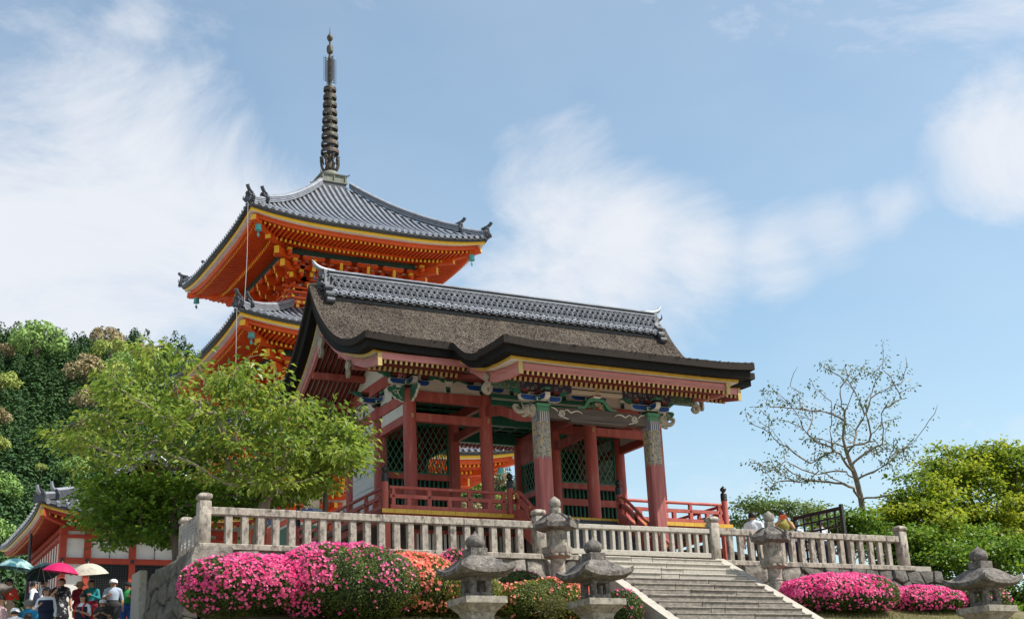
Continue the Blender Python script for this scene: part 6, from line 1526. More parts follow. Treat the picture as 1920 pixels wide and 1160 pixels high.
# dark blue roof edge of a booth right of the veranda
bo = thing('ticket_booth', 'low booth with a dark sloping roof right of the veranda', 'booth', (11.2, 1.5, -1.75), world=True)
g = G(); g.box(10.5, 12.6, .8, 3.0, -1.75, -.75); g.build('booth_wall', BROWN, bo); g = G(); g.plate([(-1.35, .42), (1.3, .02), (1.3, -.06), (-1.35, .34)], (11.5, 1.8, -.72), (1, 0, 0), (0, 0, 1), 2.8); g.build('booth_roof', TILED, bo)
# ================================================================ stone lanterns
def square_ring(w, z, lift=0.): return [(-w, -w, z+lift), (0, -w, z), (w, -w, z+lift), (w, 0, z), (w, w, z+lift), (0, w, z), (-w, w, z+lift), (-w, 0, z)]
def rings(g, R_list, mi=0):
    o = len(g.v); n = len(R_list[0])
    for r in R_list: g.v.extend([tuple(map(float, p)) for p in r])
    for i in range(len(R_list)-1):
        for j in range(n): g.f.append((o+i*n+j, o+i*n+(j+1) % n, o+(i+1)*n+(j+1) % n, o+(i+1)*n+j)); g.m.append(mi)
    g.f.append(tuple(o+j for j in reversed(range(n)))); g.m.append(mi); g.f.append(tuple(o+(len(R_list)-1)*n+j for j in range(n))); g.m.append(mi)
def sq_ring(w, z, lift, n=8):
    """square ring with n points per side, corners lifted"""
    P = []
    for s in range(4):
        for k in range(n):
            u = -1+2*k/n
            q = ((u, -1), (1, u), (-u, 1), (-1, -u))[s]; P.append((q[0]*w, q[1]*w, z+lift*abs(u)**2.6))
    return P
def square_lantern():
    """parts (local, z=0 at the platform top)"""
    parts = []
    g = G(); rings(g, [sq_ring(w, z, l) for w, z, l in ((.26, -1.06, 0), (.40, -1.05, 0), (.40, -.86, 0), (.34, -.80, 0))]); parts.append(('base', g, LANT, 40))
    g = G(); rings(g, [sq_ring(w, z, 0) for w, z in ((.27, -.80), (.235, -.74), (.225, -.5), (.235, -.34), (.27, -.27))]); parts.append(('shaft', g, LANTL, 40))
    g = G(); rings(g, [sq_ring(w, z, 0) for w, z in ((.25, -.28), (.30, -.235), (.38, -.15), (.42, -.125), (.43, -.12), (.43, 0), (.415, .004))]); parts.append(('platform', g, LANTL, 35))
    # fire box: four corner posts, top and bottom slabs, hollow
    g = G(); b = .225
    g.bbox(-b, b, -b, b, .004, .10, .012); g.bbox(-b, b, -b, b, .315, .41, .012)
    for sx in (-1, 1):
        for sy in (-1, 1): g.bbox(min(sx*b, sx*.092), max(sx*b, sx*.092), min(sy*b, sy*.092), max(sy*b, sy*.092), .074, .336, .025)
    parts.append(('fire_box', g, LANT, 40))
    g = G(); T = []
    for w, z, l in ((.19, .39, 0), (.45, .395, .01), (.55, .415, .095), (.572, .425, .115), (.568, .50, .135), (.52, .52, .085), (.46, .56, .035), (.395, .625, .008), (.33, .69, 0), (.26, .745, 0), (.19, .785, 0)): T.append(sq_ring(w, z, l))
    rings(g, T); parts.append(('roof', g, LANT, 48))
    g = G(); rings(g, [sq_ring(w, z, 0) for w, z in ((.17, .785), (.175, .79), (.175, .93), (.165, .935))]); parts.append(('neck', g, LANT, 35))
    g = G(); g.lathe([(.10, .93), (.16, .965), (.19, 1.03), (.187, 1.085), (.15, 1.14), (.085, 1.19), (.032, 1.225), (.008, 1.27)], 18); parts.append(('finial', g, LANT, 60))
    return [(n, g.mesh(n, m, s)) for n, g, m, s in parts]
def round_lantern():
    """hexagonal roof with curled tips on a round shaft (z=0 at the platform top)"""
    parts = []; H = 6; r0 = PI/6
    g = G(); g.lathe([(.40, -1.45), (.40, -1.28), (.26, -1.20), (.24, -1.14)], 6, (0, 0, 0), 0, r0); parts.append(('base', g, LANTL, 35))
    g = G(); g.lathe([(.185, -1.15), (.17, -1.08), (.168, -.72), (.185, -.70), (.185, -.66), (.168, -.64), (.17, -.28)], 20); parts.append(('shaft', g, LANTL, 40))
    g = G(); g.lathe([(.17, -.29), (.24, -.26), (.31, -.20), (.345, -.15), (.35, -.14), (.35, -.005), (.33, 0)], 6, (0, 0, 0), 0, r0)
    for k in range(12): t = 2*PI*(k+.5)/12; g.ball((.26*math.cos(t), .26*math.sin(t), -.205), .07, 0, 7, 5, (1, 1, .7))
    parts.append(('platform', g, LANTL, 40))
    g = G(); g.lathe([(.24, .0), (.24, .40)], 6, (0, 0, 0), 0, r0)
    # framed windows, a black plate put in for the shade of each opening
    for t in (-PI/2, PI/2, PI/6*5, -PI/6):
        o = len(g.v); g.box(-.085, .085, .20, .222, .11, .31, 0); g.box(-.055, .055, .205, .226, .14, .28, 1); g.xf(Matrix.Rotation(t-PI/2, 4, 'Z'), o)
    parts.append(('fire_box', g, [LANTL, BLACK], 30))
    g = G(); g.lathe([(.22, .36), (.47, .40), (.50, .42), (.50, .53), (.46, .56), (.36, .64), (.24, .72), (.15, .755)], 6, (0, 0, 0), 0, r0)
    for k in range(6):
        t = 2*PI*k/6+r0; c, s = math.cos(t), math.sin(t)
        P = curve([(.15, .755), (.30, .69), (.42, .60), (.49, .555), (.53, .575), (.525, .615), (.49, .61)], 14)
        g.tube([(p[0]*c, p[0]*s, p[1]) for p in P], list(np.linspace(.024, .034, 14)), 7)
        g.tube([(.50*c, .50*s, .42), (.515*c, .515*s, .57)], .032, 6)
    parts.append(('roof', g, LANT, 40))
    g = G(); g.lathe([(.135, .75), (.14, .76), (.14, .90), (.12, .905)], 6, (0, 0, 0), 0, r0); parts.append(('neck', g, LANTL, 30))
    g = G(); g.lathe([(.09, .90), (.135, .95), (.142, 1.02), (.12, 1.09), (.06, 1.14), (.01, 1.18)], 18); parts.append(('finial', g, LANTL, 60))
    return [(n, g.mesh(n, m, s)) for n, g, m, s in parts]
SQL, RDL = square_lantern(), round_lantern()
def lantern(parts, loc, rz, label, zg, group, sc=1.):
    t = thing('stone_lantern', label, 'lantern', loc, rz, group); t.scale = (sc, sc, sc)
    for n, me in parts:
        o = link(n, me, t)
        if n == 'shaft':   # stretch the shaft and lower the base so that the lantern stands on the ground
            bz = {0: -.80, 1: -1.15}[parts is RDL]; want = (zg-loc[2])/sc+(.26 if parts is SQL else .30)
            k = (-.27-want)/(-.27-bz); o.scale = (1, 1, k); o.location = (0, 0, -.27+.27*k)
        if n == 'base': o.location = (0, 0, (zg-loc[2])/sc-(-1.06 if parts is SQL else -1.45)-.04)
    return t
lantern(SQL, (-3.47, -11.0, -3.51), 0, 'grey stone lantern with wide upswept roof in front of the azaleas, nearest the left', hground(-3.47, -11), 'big square lanterns')
lantern(SQL, (-.72, -10.8, -3.49), .03, 'grey stone lantern with wide upswept roof beside the foot of the stairs curb', hground(-.72, -10.8), 'big square lanterns')
lantern(SQL, (7.0, -13.6, -3.86), .05, 'grey stone lantern with upswept roof at the lower right, dark maples behind', hground(7, -13.6), 'big square lanterns')
lantern(SQL, (-9.75, 8.6, -1.35), 0, 'stone lantern half hidden by the blue umbrella among the visitors', hground(-9.75, 8.6), 'big square lanterns', .72)
lantern(RDL, (.50, -7.2, -1.84), .15, 'pale stone lantern with curled roof tips left of the stair head', hground(.5, -7.2), 'pale round-shafted lanterns')
lantern(RDL, (6.72, -7.2, -1.92), .15, 'pale stone lantern with curled roof tips right of the stair curb', hground(6.72, -7.2), 'pale round-shafted lanterns')

# ================================================================ azaleas
def leaf_geo(P, D, Nn, L, Wd, fold=.25):
    """kite shaped leaves: base, two sides, tip. P,D,Nn (n,3); L,Wd (n,)"""
    D = D/np.linalg.norm(D, axis=1)[:, None]; Sd = np.cross(Nn, D); Sd /= np.linalg.norm(Sd, axis=1)[:, None]+1e-9; Nn = np.cross(D, Sd)
    L = np.asarray(L)[:, None]; Wd = np.asarray(Wd)[:, None]
    mid = P+D*L*.45; V = np.stack([P, mid+Sd*Wd*.5+Nn*Wd*fold, P+D*L-Nn*L*.12, mid-Sd*Wd*.5+Nn*Wd*fold], 1).reshape(-1, 3)
    o = np.arange(len(P))[:, None]*4; return V, np.concatenate([o+[0, 1, 2, 3]])
def vnoise(P, f, seed=0):
    """cheap smooth pseudo noise in 0..1"""
    rs = np.random.RandomState(seed); s = np.zeros(len(P))
    for k in range(5):
        d = rs.normal(size=3); d /= np.linalg.norm(d); s += np.sin(P@d*f*(1+.45*k)+rs.uniform(0, 6.28))/(1+.35*k)
    return .5+.5*s/2.6
AZL = leafmat('azalea_leaf', [(.030, .060, .012), (.070, .110, .018), (.15, .18, .03)], .2, .5, 1.5)
AZY = leafmat('yellowing_azalea_leaf', [(.05, .075, .012), (.12, .15, .02), (.25, .25, .035)], .25, .5, 1.5)
PINKF = leafmat('pink_azalea_petal', [(.70, .055, .22), (.84, .12, .33), (.90, .32, .48)], .3, .6, 2.0)
SALM = leafmat('salmon_azalea_petal', [(.78, .17, .10), (.85, .29, .19), (.90, .44, .32)], .3, .6, 2.0)
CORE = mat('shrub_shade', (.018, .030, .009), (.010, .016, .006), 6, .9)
def azalea(label, c, rx, ry, h, flower, cover, seed, zg=None, nleaf=None, patch=1.5, leaf=0):
    rs = np.random.RandomState(seed); zg = hground(c[0], c[1])-.12 if zg is None else zg
    t = thing('azalea_shrub', label, 'shrub', (c[0], c[1], zg), 0, 'clipped azaleas below the terrace wall')
    H = c[2]-zg; ct = np.array((0, 0, H*.42)); hu, hd = H*.58, H*.46
    area = 2*PI*((rx*ry)**1.6/2+(rx*hu)**1.6/2+(ry*hu)**1.6/2)**(1/1.6)*1.6
    def shell(n, low=-.95):
        d = rs.normal(size=(n, 3))*np.array((rx, ry, H*.6)); d[:, 2] = np.where(rs.rand(n) < .72, np.abs(d[:, 2]), -np.abs(d[:, 2])); d = d/np.array((rx, ry, H*.6)); d /= np.linalg.norm(d, axis=1)[:, None]
        e = 2.35; r = (np.abs(d[:, 0])**e+np.abs(d[:, 1])**e+np.abs(d[:, 2])**e)**(-1/e)
        rad = np.stack([np.full(n, rx), np.full(n, ry), np.where(d[:, 2] > 0, hu, hd)], 1)
        q = d*r[:, None]*rad; wob = 1+.16*(vnoise(q, 2.4/max(.5, min(rx, 1.2)), seed)-.5)+.10*(vnoise(q, 8, seed+1)-.5)
        q = q*wob[:, None]; nn = d/rad*min(rx, ry, hu); nn /= np.linalg.norm(nn, axis=1)[:, None]
        return q+ct, nn
    n = nleaf or int(area*1700); n = min(n, 30000)
    q, nn = shell(n); q = q-nn*rs.exponential(.035, n)[:, None]; keep = q[:, 2] > -.02; q, nn = q[keep], nn[keep]; n = len(q)
    D = np.cross(nn, rs.normal(size=(n, 3))); D /= np.linalg.norm(D, axis=1)[:, None]; D = D+nn*rs.uniform(.1, .9, (n, 1)); N2 = nn+rs.normal(size=(n, 3))*.45
    V, F = leaf_geo(q, D, N2, rs.uniform(.035, .065, n), rs.uniform(.018, .03, n)); link('leaves', big_mesh('leaves', V, F, (AZL, AZY)[leaf]), t, 'stuff')
    # flowers: five-petalled, gathered in patches
    n = int(area*470); q, nn = shell(n); pn = vnoise(q, patch, seed+5)+.22*(vnoise(q, 7, seed+6)-.5); th = 1-cover*.95; k = ((pn+rs.normal(size=len(q))*.10-.16*(q[:, 2] < H*.35) > th) & (rs.rand(len(q)) < .85)) | (rs.rand(len(q)) < .035); k &= q[:, 2] > .08; q, nn = q[k], nn[k]; n = len(q)
    if n:
        q = q+nn*rs.uniform(.0, .045, n)[:, None]; nn = nn+rs.normal(size=nn.shape)*.55; nn /= np.linalg.norm(nn, axis=1)[:, None]
        a = np.cross(nn, rs.normal(size=nn.shape)); a /= np.linalg.norm(a, axis=1)[:, None]; b = np.cross(nn, a); R0 = rs.uniform(.026, .044, n)[:, None]
        V = [q-nn*.012]
        for j in range(5):
            for dt, rr, up in ((-.5, .62, .012), (0, 1.05, .020)):
                th = 2*PI*(j+dt)/5; V.append(q+(a*math.cos(th)+b*math.sin(th))*R0*rr+nn*up)
        V = np.stack(V, 1).reshape(-1, 3); o = np.arange(n)[:, None]*11; F = np.concatenate([o+[0, 1+2*j, 2+2*j, 1+2*((j+1) % 5)] for j in range(5)])
        me = big_mesh('flowers', V, F, [PINKF, SALM])
        frac = flower; pick = (vnoise(q, 1.1, seed+9)*.6+rs.rand(n)*.4 > frac).astype(int); me.polygons.foreach_set('material_index', np.tile(pick, 5)); link('flowers', me, t, 'stuff')
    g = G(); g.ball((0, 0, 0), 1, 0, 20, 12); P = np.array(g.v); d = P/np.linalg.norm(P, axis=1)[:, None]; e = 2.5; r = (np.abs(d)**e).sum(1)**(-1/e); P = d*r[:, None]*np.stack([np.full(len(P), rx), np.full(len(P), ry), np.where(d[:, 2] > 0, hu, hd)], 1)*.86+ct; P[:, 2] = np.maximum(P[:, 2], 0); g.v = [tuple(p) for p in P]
    link('shade_core', g.mesh('shade_core', CORE, 60), t)  # solid dark core, its colour stands in for shade between the leaves
    return t
# (centre x, y, top z), half widths, height of the dome, share of pink, cover
azalea('large clipped azalea dense with pink flowers at the left wall corner', (-6.75, -7.55, -2.33), 1.55, 1.15, .72, .93, .66, 1)
azalea('wide clipped azalea with a pink cascade down its front, middle of the left bank', (-4.95, -7.85, -2.10), 1.55, 1.15, .80, .86, .46, 2)
azalea('rounded green azalea with scattered orange flowers, right end of the left bank', (-3.35, -7.5, -2.18), 1.05, 1.0, .76, .25, .30, 3, leaf=1)
azalea('small green and orange azalea close under the left fence', (-3.05, -6.45, -1.93), .46, .38, .40, .2, .34, 4)
azalea('small ball of bright pink azalea just left of the near lantern finial', (-1.92, -6.75, -1.95), .38, .36, .38, .97, .62, 5)
azalea('low azalea with orange flowers behind the near left lantern', (-2.2, -7.7, -2.52), .85, .75, .60, .3, .32, 6, leaf=1)
azalea('low orange flowering azalea hedge between the two near lanterns', (-.15, -7.9, -2.70), 1.25, .72, .58, .12, .36, 7, leaf=1)
azalea('small dark azalea with crimson flowers under the pale left lantern', (-.15, -6.55, -2.33), .62, .38, .36, .95, .30, 8)
azalea('small azalea with a few pink flowers against the left stair curb', (1.42, -8.35, -2.92), .40, .50, .50, .8, .24, 9)
azalea('big mound azalea covered in pink flowers right of the stairs', (8.15, -7.75, -2.42), 1.62, 1.1, .74, .86, .66, 10)
azalea('pink azalea mound in the middle of the right bank', (11.15, -7.5, -2.62), 1.15, .85, .56, .92, .64, 11)
azalea('pink azalea at the end of the right bank behind the lantern', (12.95, -7.7, -2.55), .85, .8, .60, .90, .52, 12)
#azalea('small bright green weed tuft at the foot of the right wall', (7.45, -6.35, -2.12), .28, .2, .30, .5, .0, 13)
# ================================================================ trees
def grow(name, label, trunk, attr, leaf, per, ll, lw, bark=TRUNK, seed=0, rt=.012, spread=.16, droop=.35, flat=.5, step=.45, pipe=.47, group=None, jitter=.06, chainleaf=.55, cat='tree', bare=0., rmax=None, pdw=.33, bendk=.10, up=0., upk=.5):
    """trunk: polyline; attr: twig targets (n,3). Twigs join the nearest wood; wood thickens with what it carries"""
    rs = np.random.RandomState(seed); base = np.array(trunk[0], float)
    nodes = [np.array(p, float) for p in curve(trunk, max(6, len(trunk)*3))]; par = [-1]+list(range(len(nodes)-1)); nt = len(nodes); chains = []
    attr = np.asarray(attr, float); top = nodes[-1]; order = np.argsort(np.linalg.norm(attr-top, axis=1)); NP = np.zeros((len(nodes)+len(attr)*14, 3)); NP[:len(nodes)] = nodes; cnt = len(nodes)
    dist = np.zeros(len(NP)); 
    for i in range(1, cnt): dist[i] = dist[i-1]+np.linalg.norm(NP[i]-NP[i-1])
    par = np.full(len(NP), -1); par[1:cnt] = np.arange(cnt-1); lo = int(nt*.35)
    for k in order:
        A = attr[k]; d = np.linalg.norm(NP[lo:cnt]-A, axis=1); c = d+.18*dist[lo:cnt]+upk*np.maximum(0, NP[lo:cnt, 2]-A[2]-.1+up*np.linalg.norm(NP[lo:cnt, :2]-A[:2], axis=1)); j = lo+int(np.argmin(c)); Ln = d[j-lo]
        if Ln < .05: continue
        n = min(12, max(2, int(Ln/step)+1)); P0 = NP[j]; ch = [j]; bend = rs.normal(size=3)*Ln*bendk; bend[2] = abs(bend[2])*.6
        if par[j] >= 0: pd = P0-NP[par[j]]; pd /= np.linalg.norm(pd)+1e-9
        else: pd = np.array((0, 0, 1.))
        ctrl = P0*(1-.5)+A*.5+pd*Ln*(pdw-.12)-(A-P0)*.12+bend if pdw < .3 else P0+pd*Ln*.33+bend
        for m in range(1, n+1):
            t = m/n; p = P0*(1-t)**2+2*ctrl*t*(1-t)+A*t*t+rs.normal(size=3)*jitter*Ln*.25*(m < n); NP[cnt] = p; par[cnt] = ch[-1]; dist[cnt] = dist[ch[-1]]+np.linalg.norm(p-NP[ch[-1]]); ch.append(cnt); cnt += 1
        chains.append(ch)
    carry = np.zeros(cnt)
    for ch in chains: carry[ch[-1]] += 1
    for i in range(cnt-1, 0, -1): carry[par[i]] += carry[i] if par[i] >= 0 else 0
    rad = rt*np.maximum(carry, 1)**pipe
    if rmax: rad = np.minimum(rad, rmax)
    t = thing(name, label, cat, tuple(base), 0, group)
    g = G(); L0 = NP[:cnt]-base
    g.tube([L0[i] for i in range(nt)], [max(rad[i], rad[nt-1])*(1+.5*max(0, 1-i/3)) for i in range(nt)], 10)
    link('trunk', g.mesh('trunk', bark, 60), t)
    g = G()
    for ch in chains:
        r = [min(rad[ch[1]], rad[ch[0]]*.9)]+[rad[i] for i in ch[1:]]; r[-1] *= .45; g.tube([L0[i] for i in ch], r, 6 if r[0] > .03 else 4, 0, False)
    link('branches', g.mesh('branches', bark, 60), t)
    # leaves in sprays along the outer part of each twig
    P = []; D = []
    for ch in chains:
        if rs.rand() < bare: continue
        pts = L0[ch]; tip = pts[-1]; n = max(1, int(per*rs.uniform(.5, 1.5))); u = 1-rs.rand(n)**1.3*chainleaf; seg = u*(len(pts)-1); i0 = np.minimum(seg.astype(int), len(pts)-2); fr = (seg-i0)[:, None]
        q = pts[i0]*(1-fr)+pts[i0+1]*fr; off = rs.normal(size=(n, 3))*np.array((spread, spread, spread*flat)); q = q+off; P.append(q)
        dr = off/(np.linalg.norm(off, axis=1)[:, None]+1e-6)+(pts[-1]-pts[-2])/(np.linalg.norm(pts[-1]-pts[-2])+1e-6)*.4; D.append(dr)
    if P:
        P = np.concatenate(P); D = np.concatenate(D); n = len(P); D[:, 2] = D[:, 2]*.4-droop; D += rs.normal(size=(n, 3))*.35
        Nn = np.tile((0, 0, 1.), (n, 1))+rs.normal(size=(n, 3))*.5
        V, F = leaf_geo(P, D, Nn, ll*rs.uniform(.7, 1.25, n), lw*rs.uniform(.7, 1.2, n)); link('leaves', big_mesh('leaves', V, F, leaf), t, 'stuff')
    return t
def inpoly(pts, n, d0, d1, seed, bias=None):
    """random points inside the outline pts (survey pixels) between two depths"""
    rs = np.random.RandomState(seed); xs = [p[0] for p in pts]; ys = [p[1] for p in pts]; out = []
    while len(out) < n:
        x = rs.uniform(min(xs), max(xs)); y = rs.uniform(min(ys), max(ys)); c = False; j = len(pts)-1
        for i in range(len(pts)):
            if (pts[i][1] > y) != (pts[j][1] > y) and x < (pts[j][0]-pts[i][0])*(y-pts[i][1])/(pts[j][1]-pts[i][1])+pts[i][0]: c = not c
            j = i
        if c: out.append(at(x, y, rs.uniform(d0, d1)))
    return np.array(out)
def ellips(px, py, depth, rx, rz, n, seed, ry=None, surf=.55):
    rs = np.random.RandomState(seed); c = at(px, py, depth); d = rs.normal(size=(n, 3)); d /= np.linalg.norm(d, axis=1)[:, None]; r = rs.uniform(surf, 1, n)[:, None]
    return c+d*r*np.array((rx, ry or rx, rz))
CHERRY = leafmat('cherry_leaf', [(.055, .115, .015), (.115, .195, .024), (.22, .30, .042), (.32, .37, .072)], .42, .45, .9)
MAPLED = leafmat('dark_maple_leaf', [(.05, .12, .015), (.10, .20, .02), (.22, .32, .03)], .35, .5, .8)
MAPLE = leafmat('maple_leaf', [(.05, .12, .012), (.12, .21, .016), (.26, .32, .022), (.38, .38, .035)], .42, .5, .55)
SPARSE = leafmat('sparse_tree_leaf', [(.035, .07, .018), (.065, .11, .028), (.11, .16, .04)], .3, .45, 1.2)
LIGHTG = leafmat('light_green_leaf', [(.07, .13, .03), (.12, .19, .05), (.18, .25, .07)], .35, .5, 1.0)
# cherry tree that leans out over the fence, left of the gate
out = [(48, 832), (110, 800), (170, 765), (215, 700), (245, 672), (300, 655), (335, 642), (362, 690), (400, 690), (430, 675), (470, 682), (520, 725), (575, 755), (640, 762), (690, 775), (705, 795), (650, 850), (655, 880), (620, 905), (560, 930), (470, 930), (380, 905), (300, 890), (230, 880), (120, 860)]
C0 = inpoly(out, 92, 31.6, 36.5, 21); rs = np.random.RandomState(77)
A = np.concatenate([C0]+[C0+rs.normal(size=C0.shape)*np.array((.33, .33, .15)) for _ in range(3)]+[inpoly([(300, 740), (560, 780), (580, 880), (420, 900), (300, 860)], 36, 31.5, 35.5, 22)])
grow('cherry_tree', 'spreading cherry tree with fresh green leaves overhanging the fence left of the gate', [(-4.95, -1.75, -1.74), (-4.92, -1.8, -.9), (-4.8, -1.8, -.2), (-4.62, -1.75, .55), (-4.5, -1.6, .95)], A, CHERRY, 26, .20, .092, TRUNKL, 31, .0105, .21, .5, .5, chainleaf=.7, rmax=.15)
# a second, upright stem right of it
out = [(560, 780), (640, 790), (690, 800), (690, 850), (640, 900), (590, 930), (540, 930), (540, 850)]
grow('young_cherry_tree', 'small slender cherry tree between the fence and the gate side wall', [(-3.35, -2.1, -1.74), (-3.3, -2.1, -.6), (-3.25, -2.05, .3)], inpoly(out, 75, 32.6, 34.2, 23), CHERRY, 28, .18, .085, TRUNK, 32, .009, .17, .5, .55, chainleaf=.7)
# dark maple in front of the hall
out = [(185, 1030), (205, 990), (150, 965), (145, 915), (215, 890), (300, 885), (360, 900), (420, 895), (520, 910), (525, 955), (470, 960), (400, 960), (360, 1000), (340, 1030), (300, 1015), (250, 1010)]
grow('maple_tree', 'dark green maple with yellow-lit top in front of the red and white hall', [(-6.6, -.6, -2.2), (-6.6, -.5, -1.2), (-6.7, -.3, -.3)], inpoly(out, 250, 33.0, 37.5, 24), MAPLED, 50, .165, .125, TRUNK, 33, .010, .22, .25, .28, chainleaf=.7)
# nearly bare tree against the sky on the right
S_ = 43.5
lim = [(1548, 690), (1530, 720), (1582, 690), (1660, 675), (1690, 722), (1668, 745), (1640, 700), (1612, 720), (1600, 700), (1420, 770), (1450, 742), (1480, 745), (1500, 762), (1440, 790), (1412, 868), (1440, 880), (1450, 905), (1500, 800), (1510, 830), (1470, 840), (1475, 870), (1530, 850), (1545, 820), (1540, 780), (1575, 800), (1560, 755), (1620, 770), (1645, 780), (1675, 785), (1690, 840), (1720, 825), (1655, 830), (1640, 850), (1600, 840), (1625, 745), (1590, 760), (1520, 905), (1490, 890), (1555, 885), (1660, 870), (1700, 950), (1730, 965), (1760, 960)]
rs = np.random.RandomState(2); A = [at(x+rs.normal()*4, y+rs.normal()*4, S_+rs.uniform(-1.6, 1.6)) for x, y in lim]
for x, y in lim:
    for _ in range(3): A.append(at(x+rs.normal()*22, y+rs.normal()*16, S_+rs.uniform(-1.6, 1.6)))
grow('bare_tree', 'sparse nearly leafless tree rising alone against the sky', [tuple(at(1612, 1010, S_)), tuple(at(1618, 962, S_)), tuple(at(1606, 900, S_)), tuple(at(1590, 855, S_)), tuple(at(1580, 820, S_))], np.array(A), SPARSE, 17, .115, .06, TRUNKL, 34, .0115, .12, .65, .7, chainleaf=.8, bare=.22, pipe=.42, step=.3, pdw=.2, bendk=.05, jitter=.10, up=.55, upk=1.3)
# maples on the right
def maple(label, clumps, trunk, seed, leaf=MAPLE, per=46, ll=.13, lw=.11):
    """each crown is a heap of small leafy tufts"""
    rs = np.random.RandomState(seed); A = []
    for (px, py, d, rx, rz, n) in clumps:
        c = at(px, py, d); k = max(4, n//5); q = rs.normal(size=(k, 3)); q /= np.linalg.norm(q, axis=1)[:, None]; cs = c+q*rs.uniform(.45, 1.12, (k, 1))*np.array((rx, rx, rz))
        for t in cs: A.append(t+rs.normal(size=(6, 3))*np.array((.32, .32, .12))*rs.uniform(.5, 1.4))
    grow('maple_tree', label, trunk, np.concatenate(A), leaf, per, ll, lw, TRUNK, seed, .011, .25, .25, .34, group='maples right of the terrace', chainleaf=.5)
def gpt(px, depth, z):
    """ground point under a pixel column at a depth"""
    a = at(px, 700, depth); b = at(px, 1400, depth); t = (z-a[2])/(b[2]-a[2]); return a+(b-a)*t
def stem(px, depth, ztop, zb=-6.5): b = gpt(px, depth, zb); c = gpt(px+6, depth, ztop); return [tuple(b), tuple(b*.6+c*.4+np.array((.15, 0, 0))), tuple(c)]
maple('tall yellow-green maple at the right edge, highest crown of the maples', [(1832, 862, 45, .75, .75, 55), (1780, 895, 44.5, .8, .6, 45), (1885, 880, 45.5, 1.0, .75, 70), (1765, 870, 45, .4, .5, 20), (1840, 950, 44, 1.3, .7, 60), (1925, 950, 45, 1.2, .9, 70), (1765, 960, 44, .9, .6, 50), (1890, 1000, 44, 1.3, .7, 70), (1800, 1010, 43.5, 1.1, .6, 55)], stem(1840, 45, .2, -7), 41)
maple('maple with yellow-lit layers beside the bare tree', [(1720, 925, 43, .95, .55, 45), (1690, 965, 42.5, 1.1, .55, 50), (1745, 985, 42, 1.1, .6, 50), (1640, 990, 42.5, 1.0, .45, 40)], stem(1715, 43, -1.2, -6.5), 42)
maple('low green maple behind the end of the right stone fence', [(1590, 980, 41, .75, .42, 34), (1640, 1020, 41, .9, .5, 44), (1570, 1005, 41.5, .6, .35, 25), (1700, 1030, 40.5, 1.0, .55, 50)], stem(1650, 41, -1.6, -6), 43, MAPLED)
maple('shaded maple hanging behind the lower right lantern', [(1760, 1040, 40, 1.0, .5, 50), (1840, 1030, 41, 1.3, .6, 60), (1900, 1060, 41, 1.1, .8, 55), (1760, 1095, 40, .7, .4, 28), (1870, 1120, 41, 1.2, .5, 50), (1725, 1075, 40.5, .6, .35, 22)], stem(1810, 41, -2.2, -7.5), 44, MAPLED)
maple('dark maple at the bottom right corner beyond the lantern', [(1900, 1150, 40, 1.3, .6, 50), (1800, 1150, 40.5, .9, .4, 30), (1850, 1185, 40, 1.4, .5, 40)], stem(1870, 40.5, -3.6, -7.5), 45, MAPLED)
A = np.concatenate([ellips(px, py, 50, rx, rz, n, 60+i) for i, (px, py, rx, rz, n) in enumerate(((1410, 950, .8, .4, 24), (1450, 945, .7, .35, 20), (1505, 960, .9, .4, 26), (1545, 975, .7, .3, 18), (1385, 975, .5, .3, 12)))])
grow('small_tree', 'small light green tree seen behind the pale right lantern', [tuple(gpt(1470, 50, -2.2)), tuple(gpt(1470, 50, -1.0)), tuple(gpt(1472, 50, -.2))], A, LIGHTG, 40, .13, .09, TRUNK, 61, .011, .2, .3, .4)
sh = leafmat('olive_shrub_leaf', [(.07, .075, .02), (.12, .12, .03), (.19, .17, .05)], .25, .6, 1.5)
c0 = np.array((-.62, -8.75, hground(-.62, -8.75)))
rs = np.random.RandomState(8); A = c0+np.array([(rs.normal()*.20, rs.normal()*.18, rs.uniform(.22, .62)) for _ in range(46)])
grow('small_shrub', 'thin olive shrub standing alone on the lawn between the near lanterns', [tuple(c0-np.array((0, 0, .05))), tuple(c0+np.array((.01, 0, .1))), tuple(c0+np.array((.0, 0, .2)))], A, sh, 34, .045, .026, TRUNK, 62, .004, .07, .2, .8, .1, cat='shrub')

# ================================================================ wooded hill
RIDGE = [(-520, 610), (-250, 638), (0, 664), (100, 684), (170, 692), (250, 706), (340, 726), (450, 756), (600, 812), (760, 872), (880, 915), (960, 945), (1060, 965), (1250, 1060)]
def hillpt(px, t):
    """t=0 crest, 1 foot"""
    y = float(np.interp(px, [r[0] for r in RIDGE], [r[1] for r in RIDGE])); c = at(px, y, 270); dd = c-CAM; dd[2] = 0; hd = np.linalg.norm(dd); u = dd/hd
    p = CAM+u*(hd*(1-t)+105*t); z = c[2]*(1-t)**1.12-3*t; return np.array((p[0], p[1], z+2.2*math.sin(p[0]*.09)*math.sin(p[1]*.07)*(1-t)))
HILLM = mat('forest_floor', (.022, .035, .012), (.012, .02, .008), .2, .95)
pxs = list(np.linspace(-520, 1250, 60)); g = G(); g.grid([[hillpt(px, t) for px in pxs] for t in np.linspace(-.12, 1, 26)], 0, True)
for i, p in enumerate(g.v): pass
g.grid([[hillpt(px, -.12) for px in pxs], [hillpt(px, -.12)+np.array((20, 60, -80)) for px in pxs]], 0, False)
o = g.build('hill', HILLM, None, 60); tag(o, 'steep wooded hill rising behind the temple', 'hill', kind='structure')
CON = leafmat('cedar_foliage', [(.022, .058, .018), (.04, .092, .026), (.075, .14, .036)], .12, .7, .3)
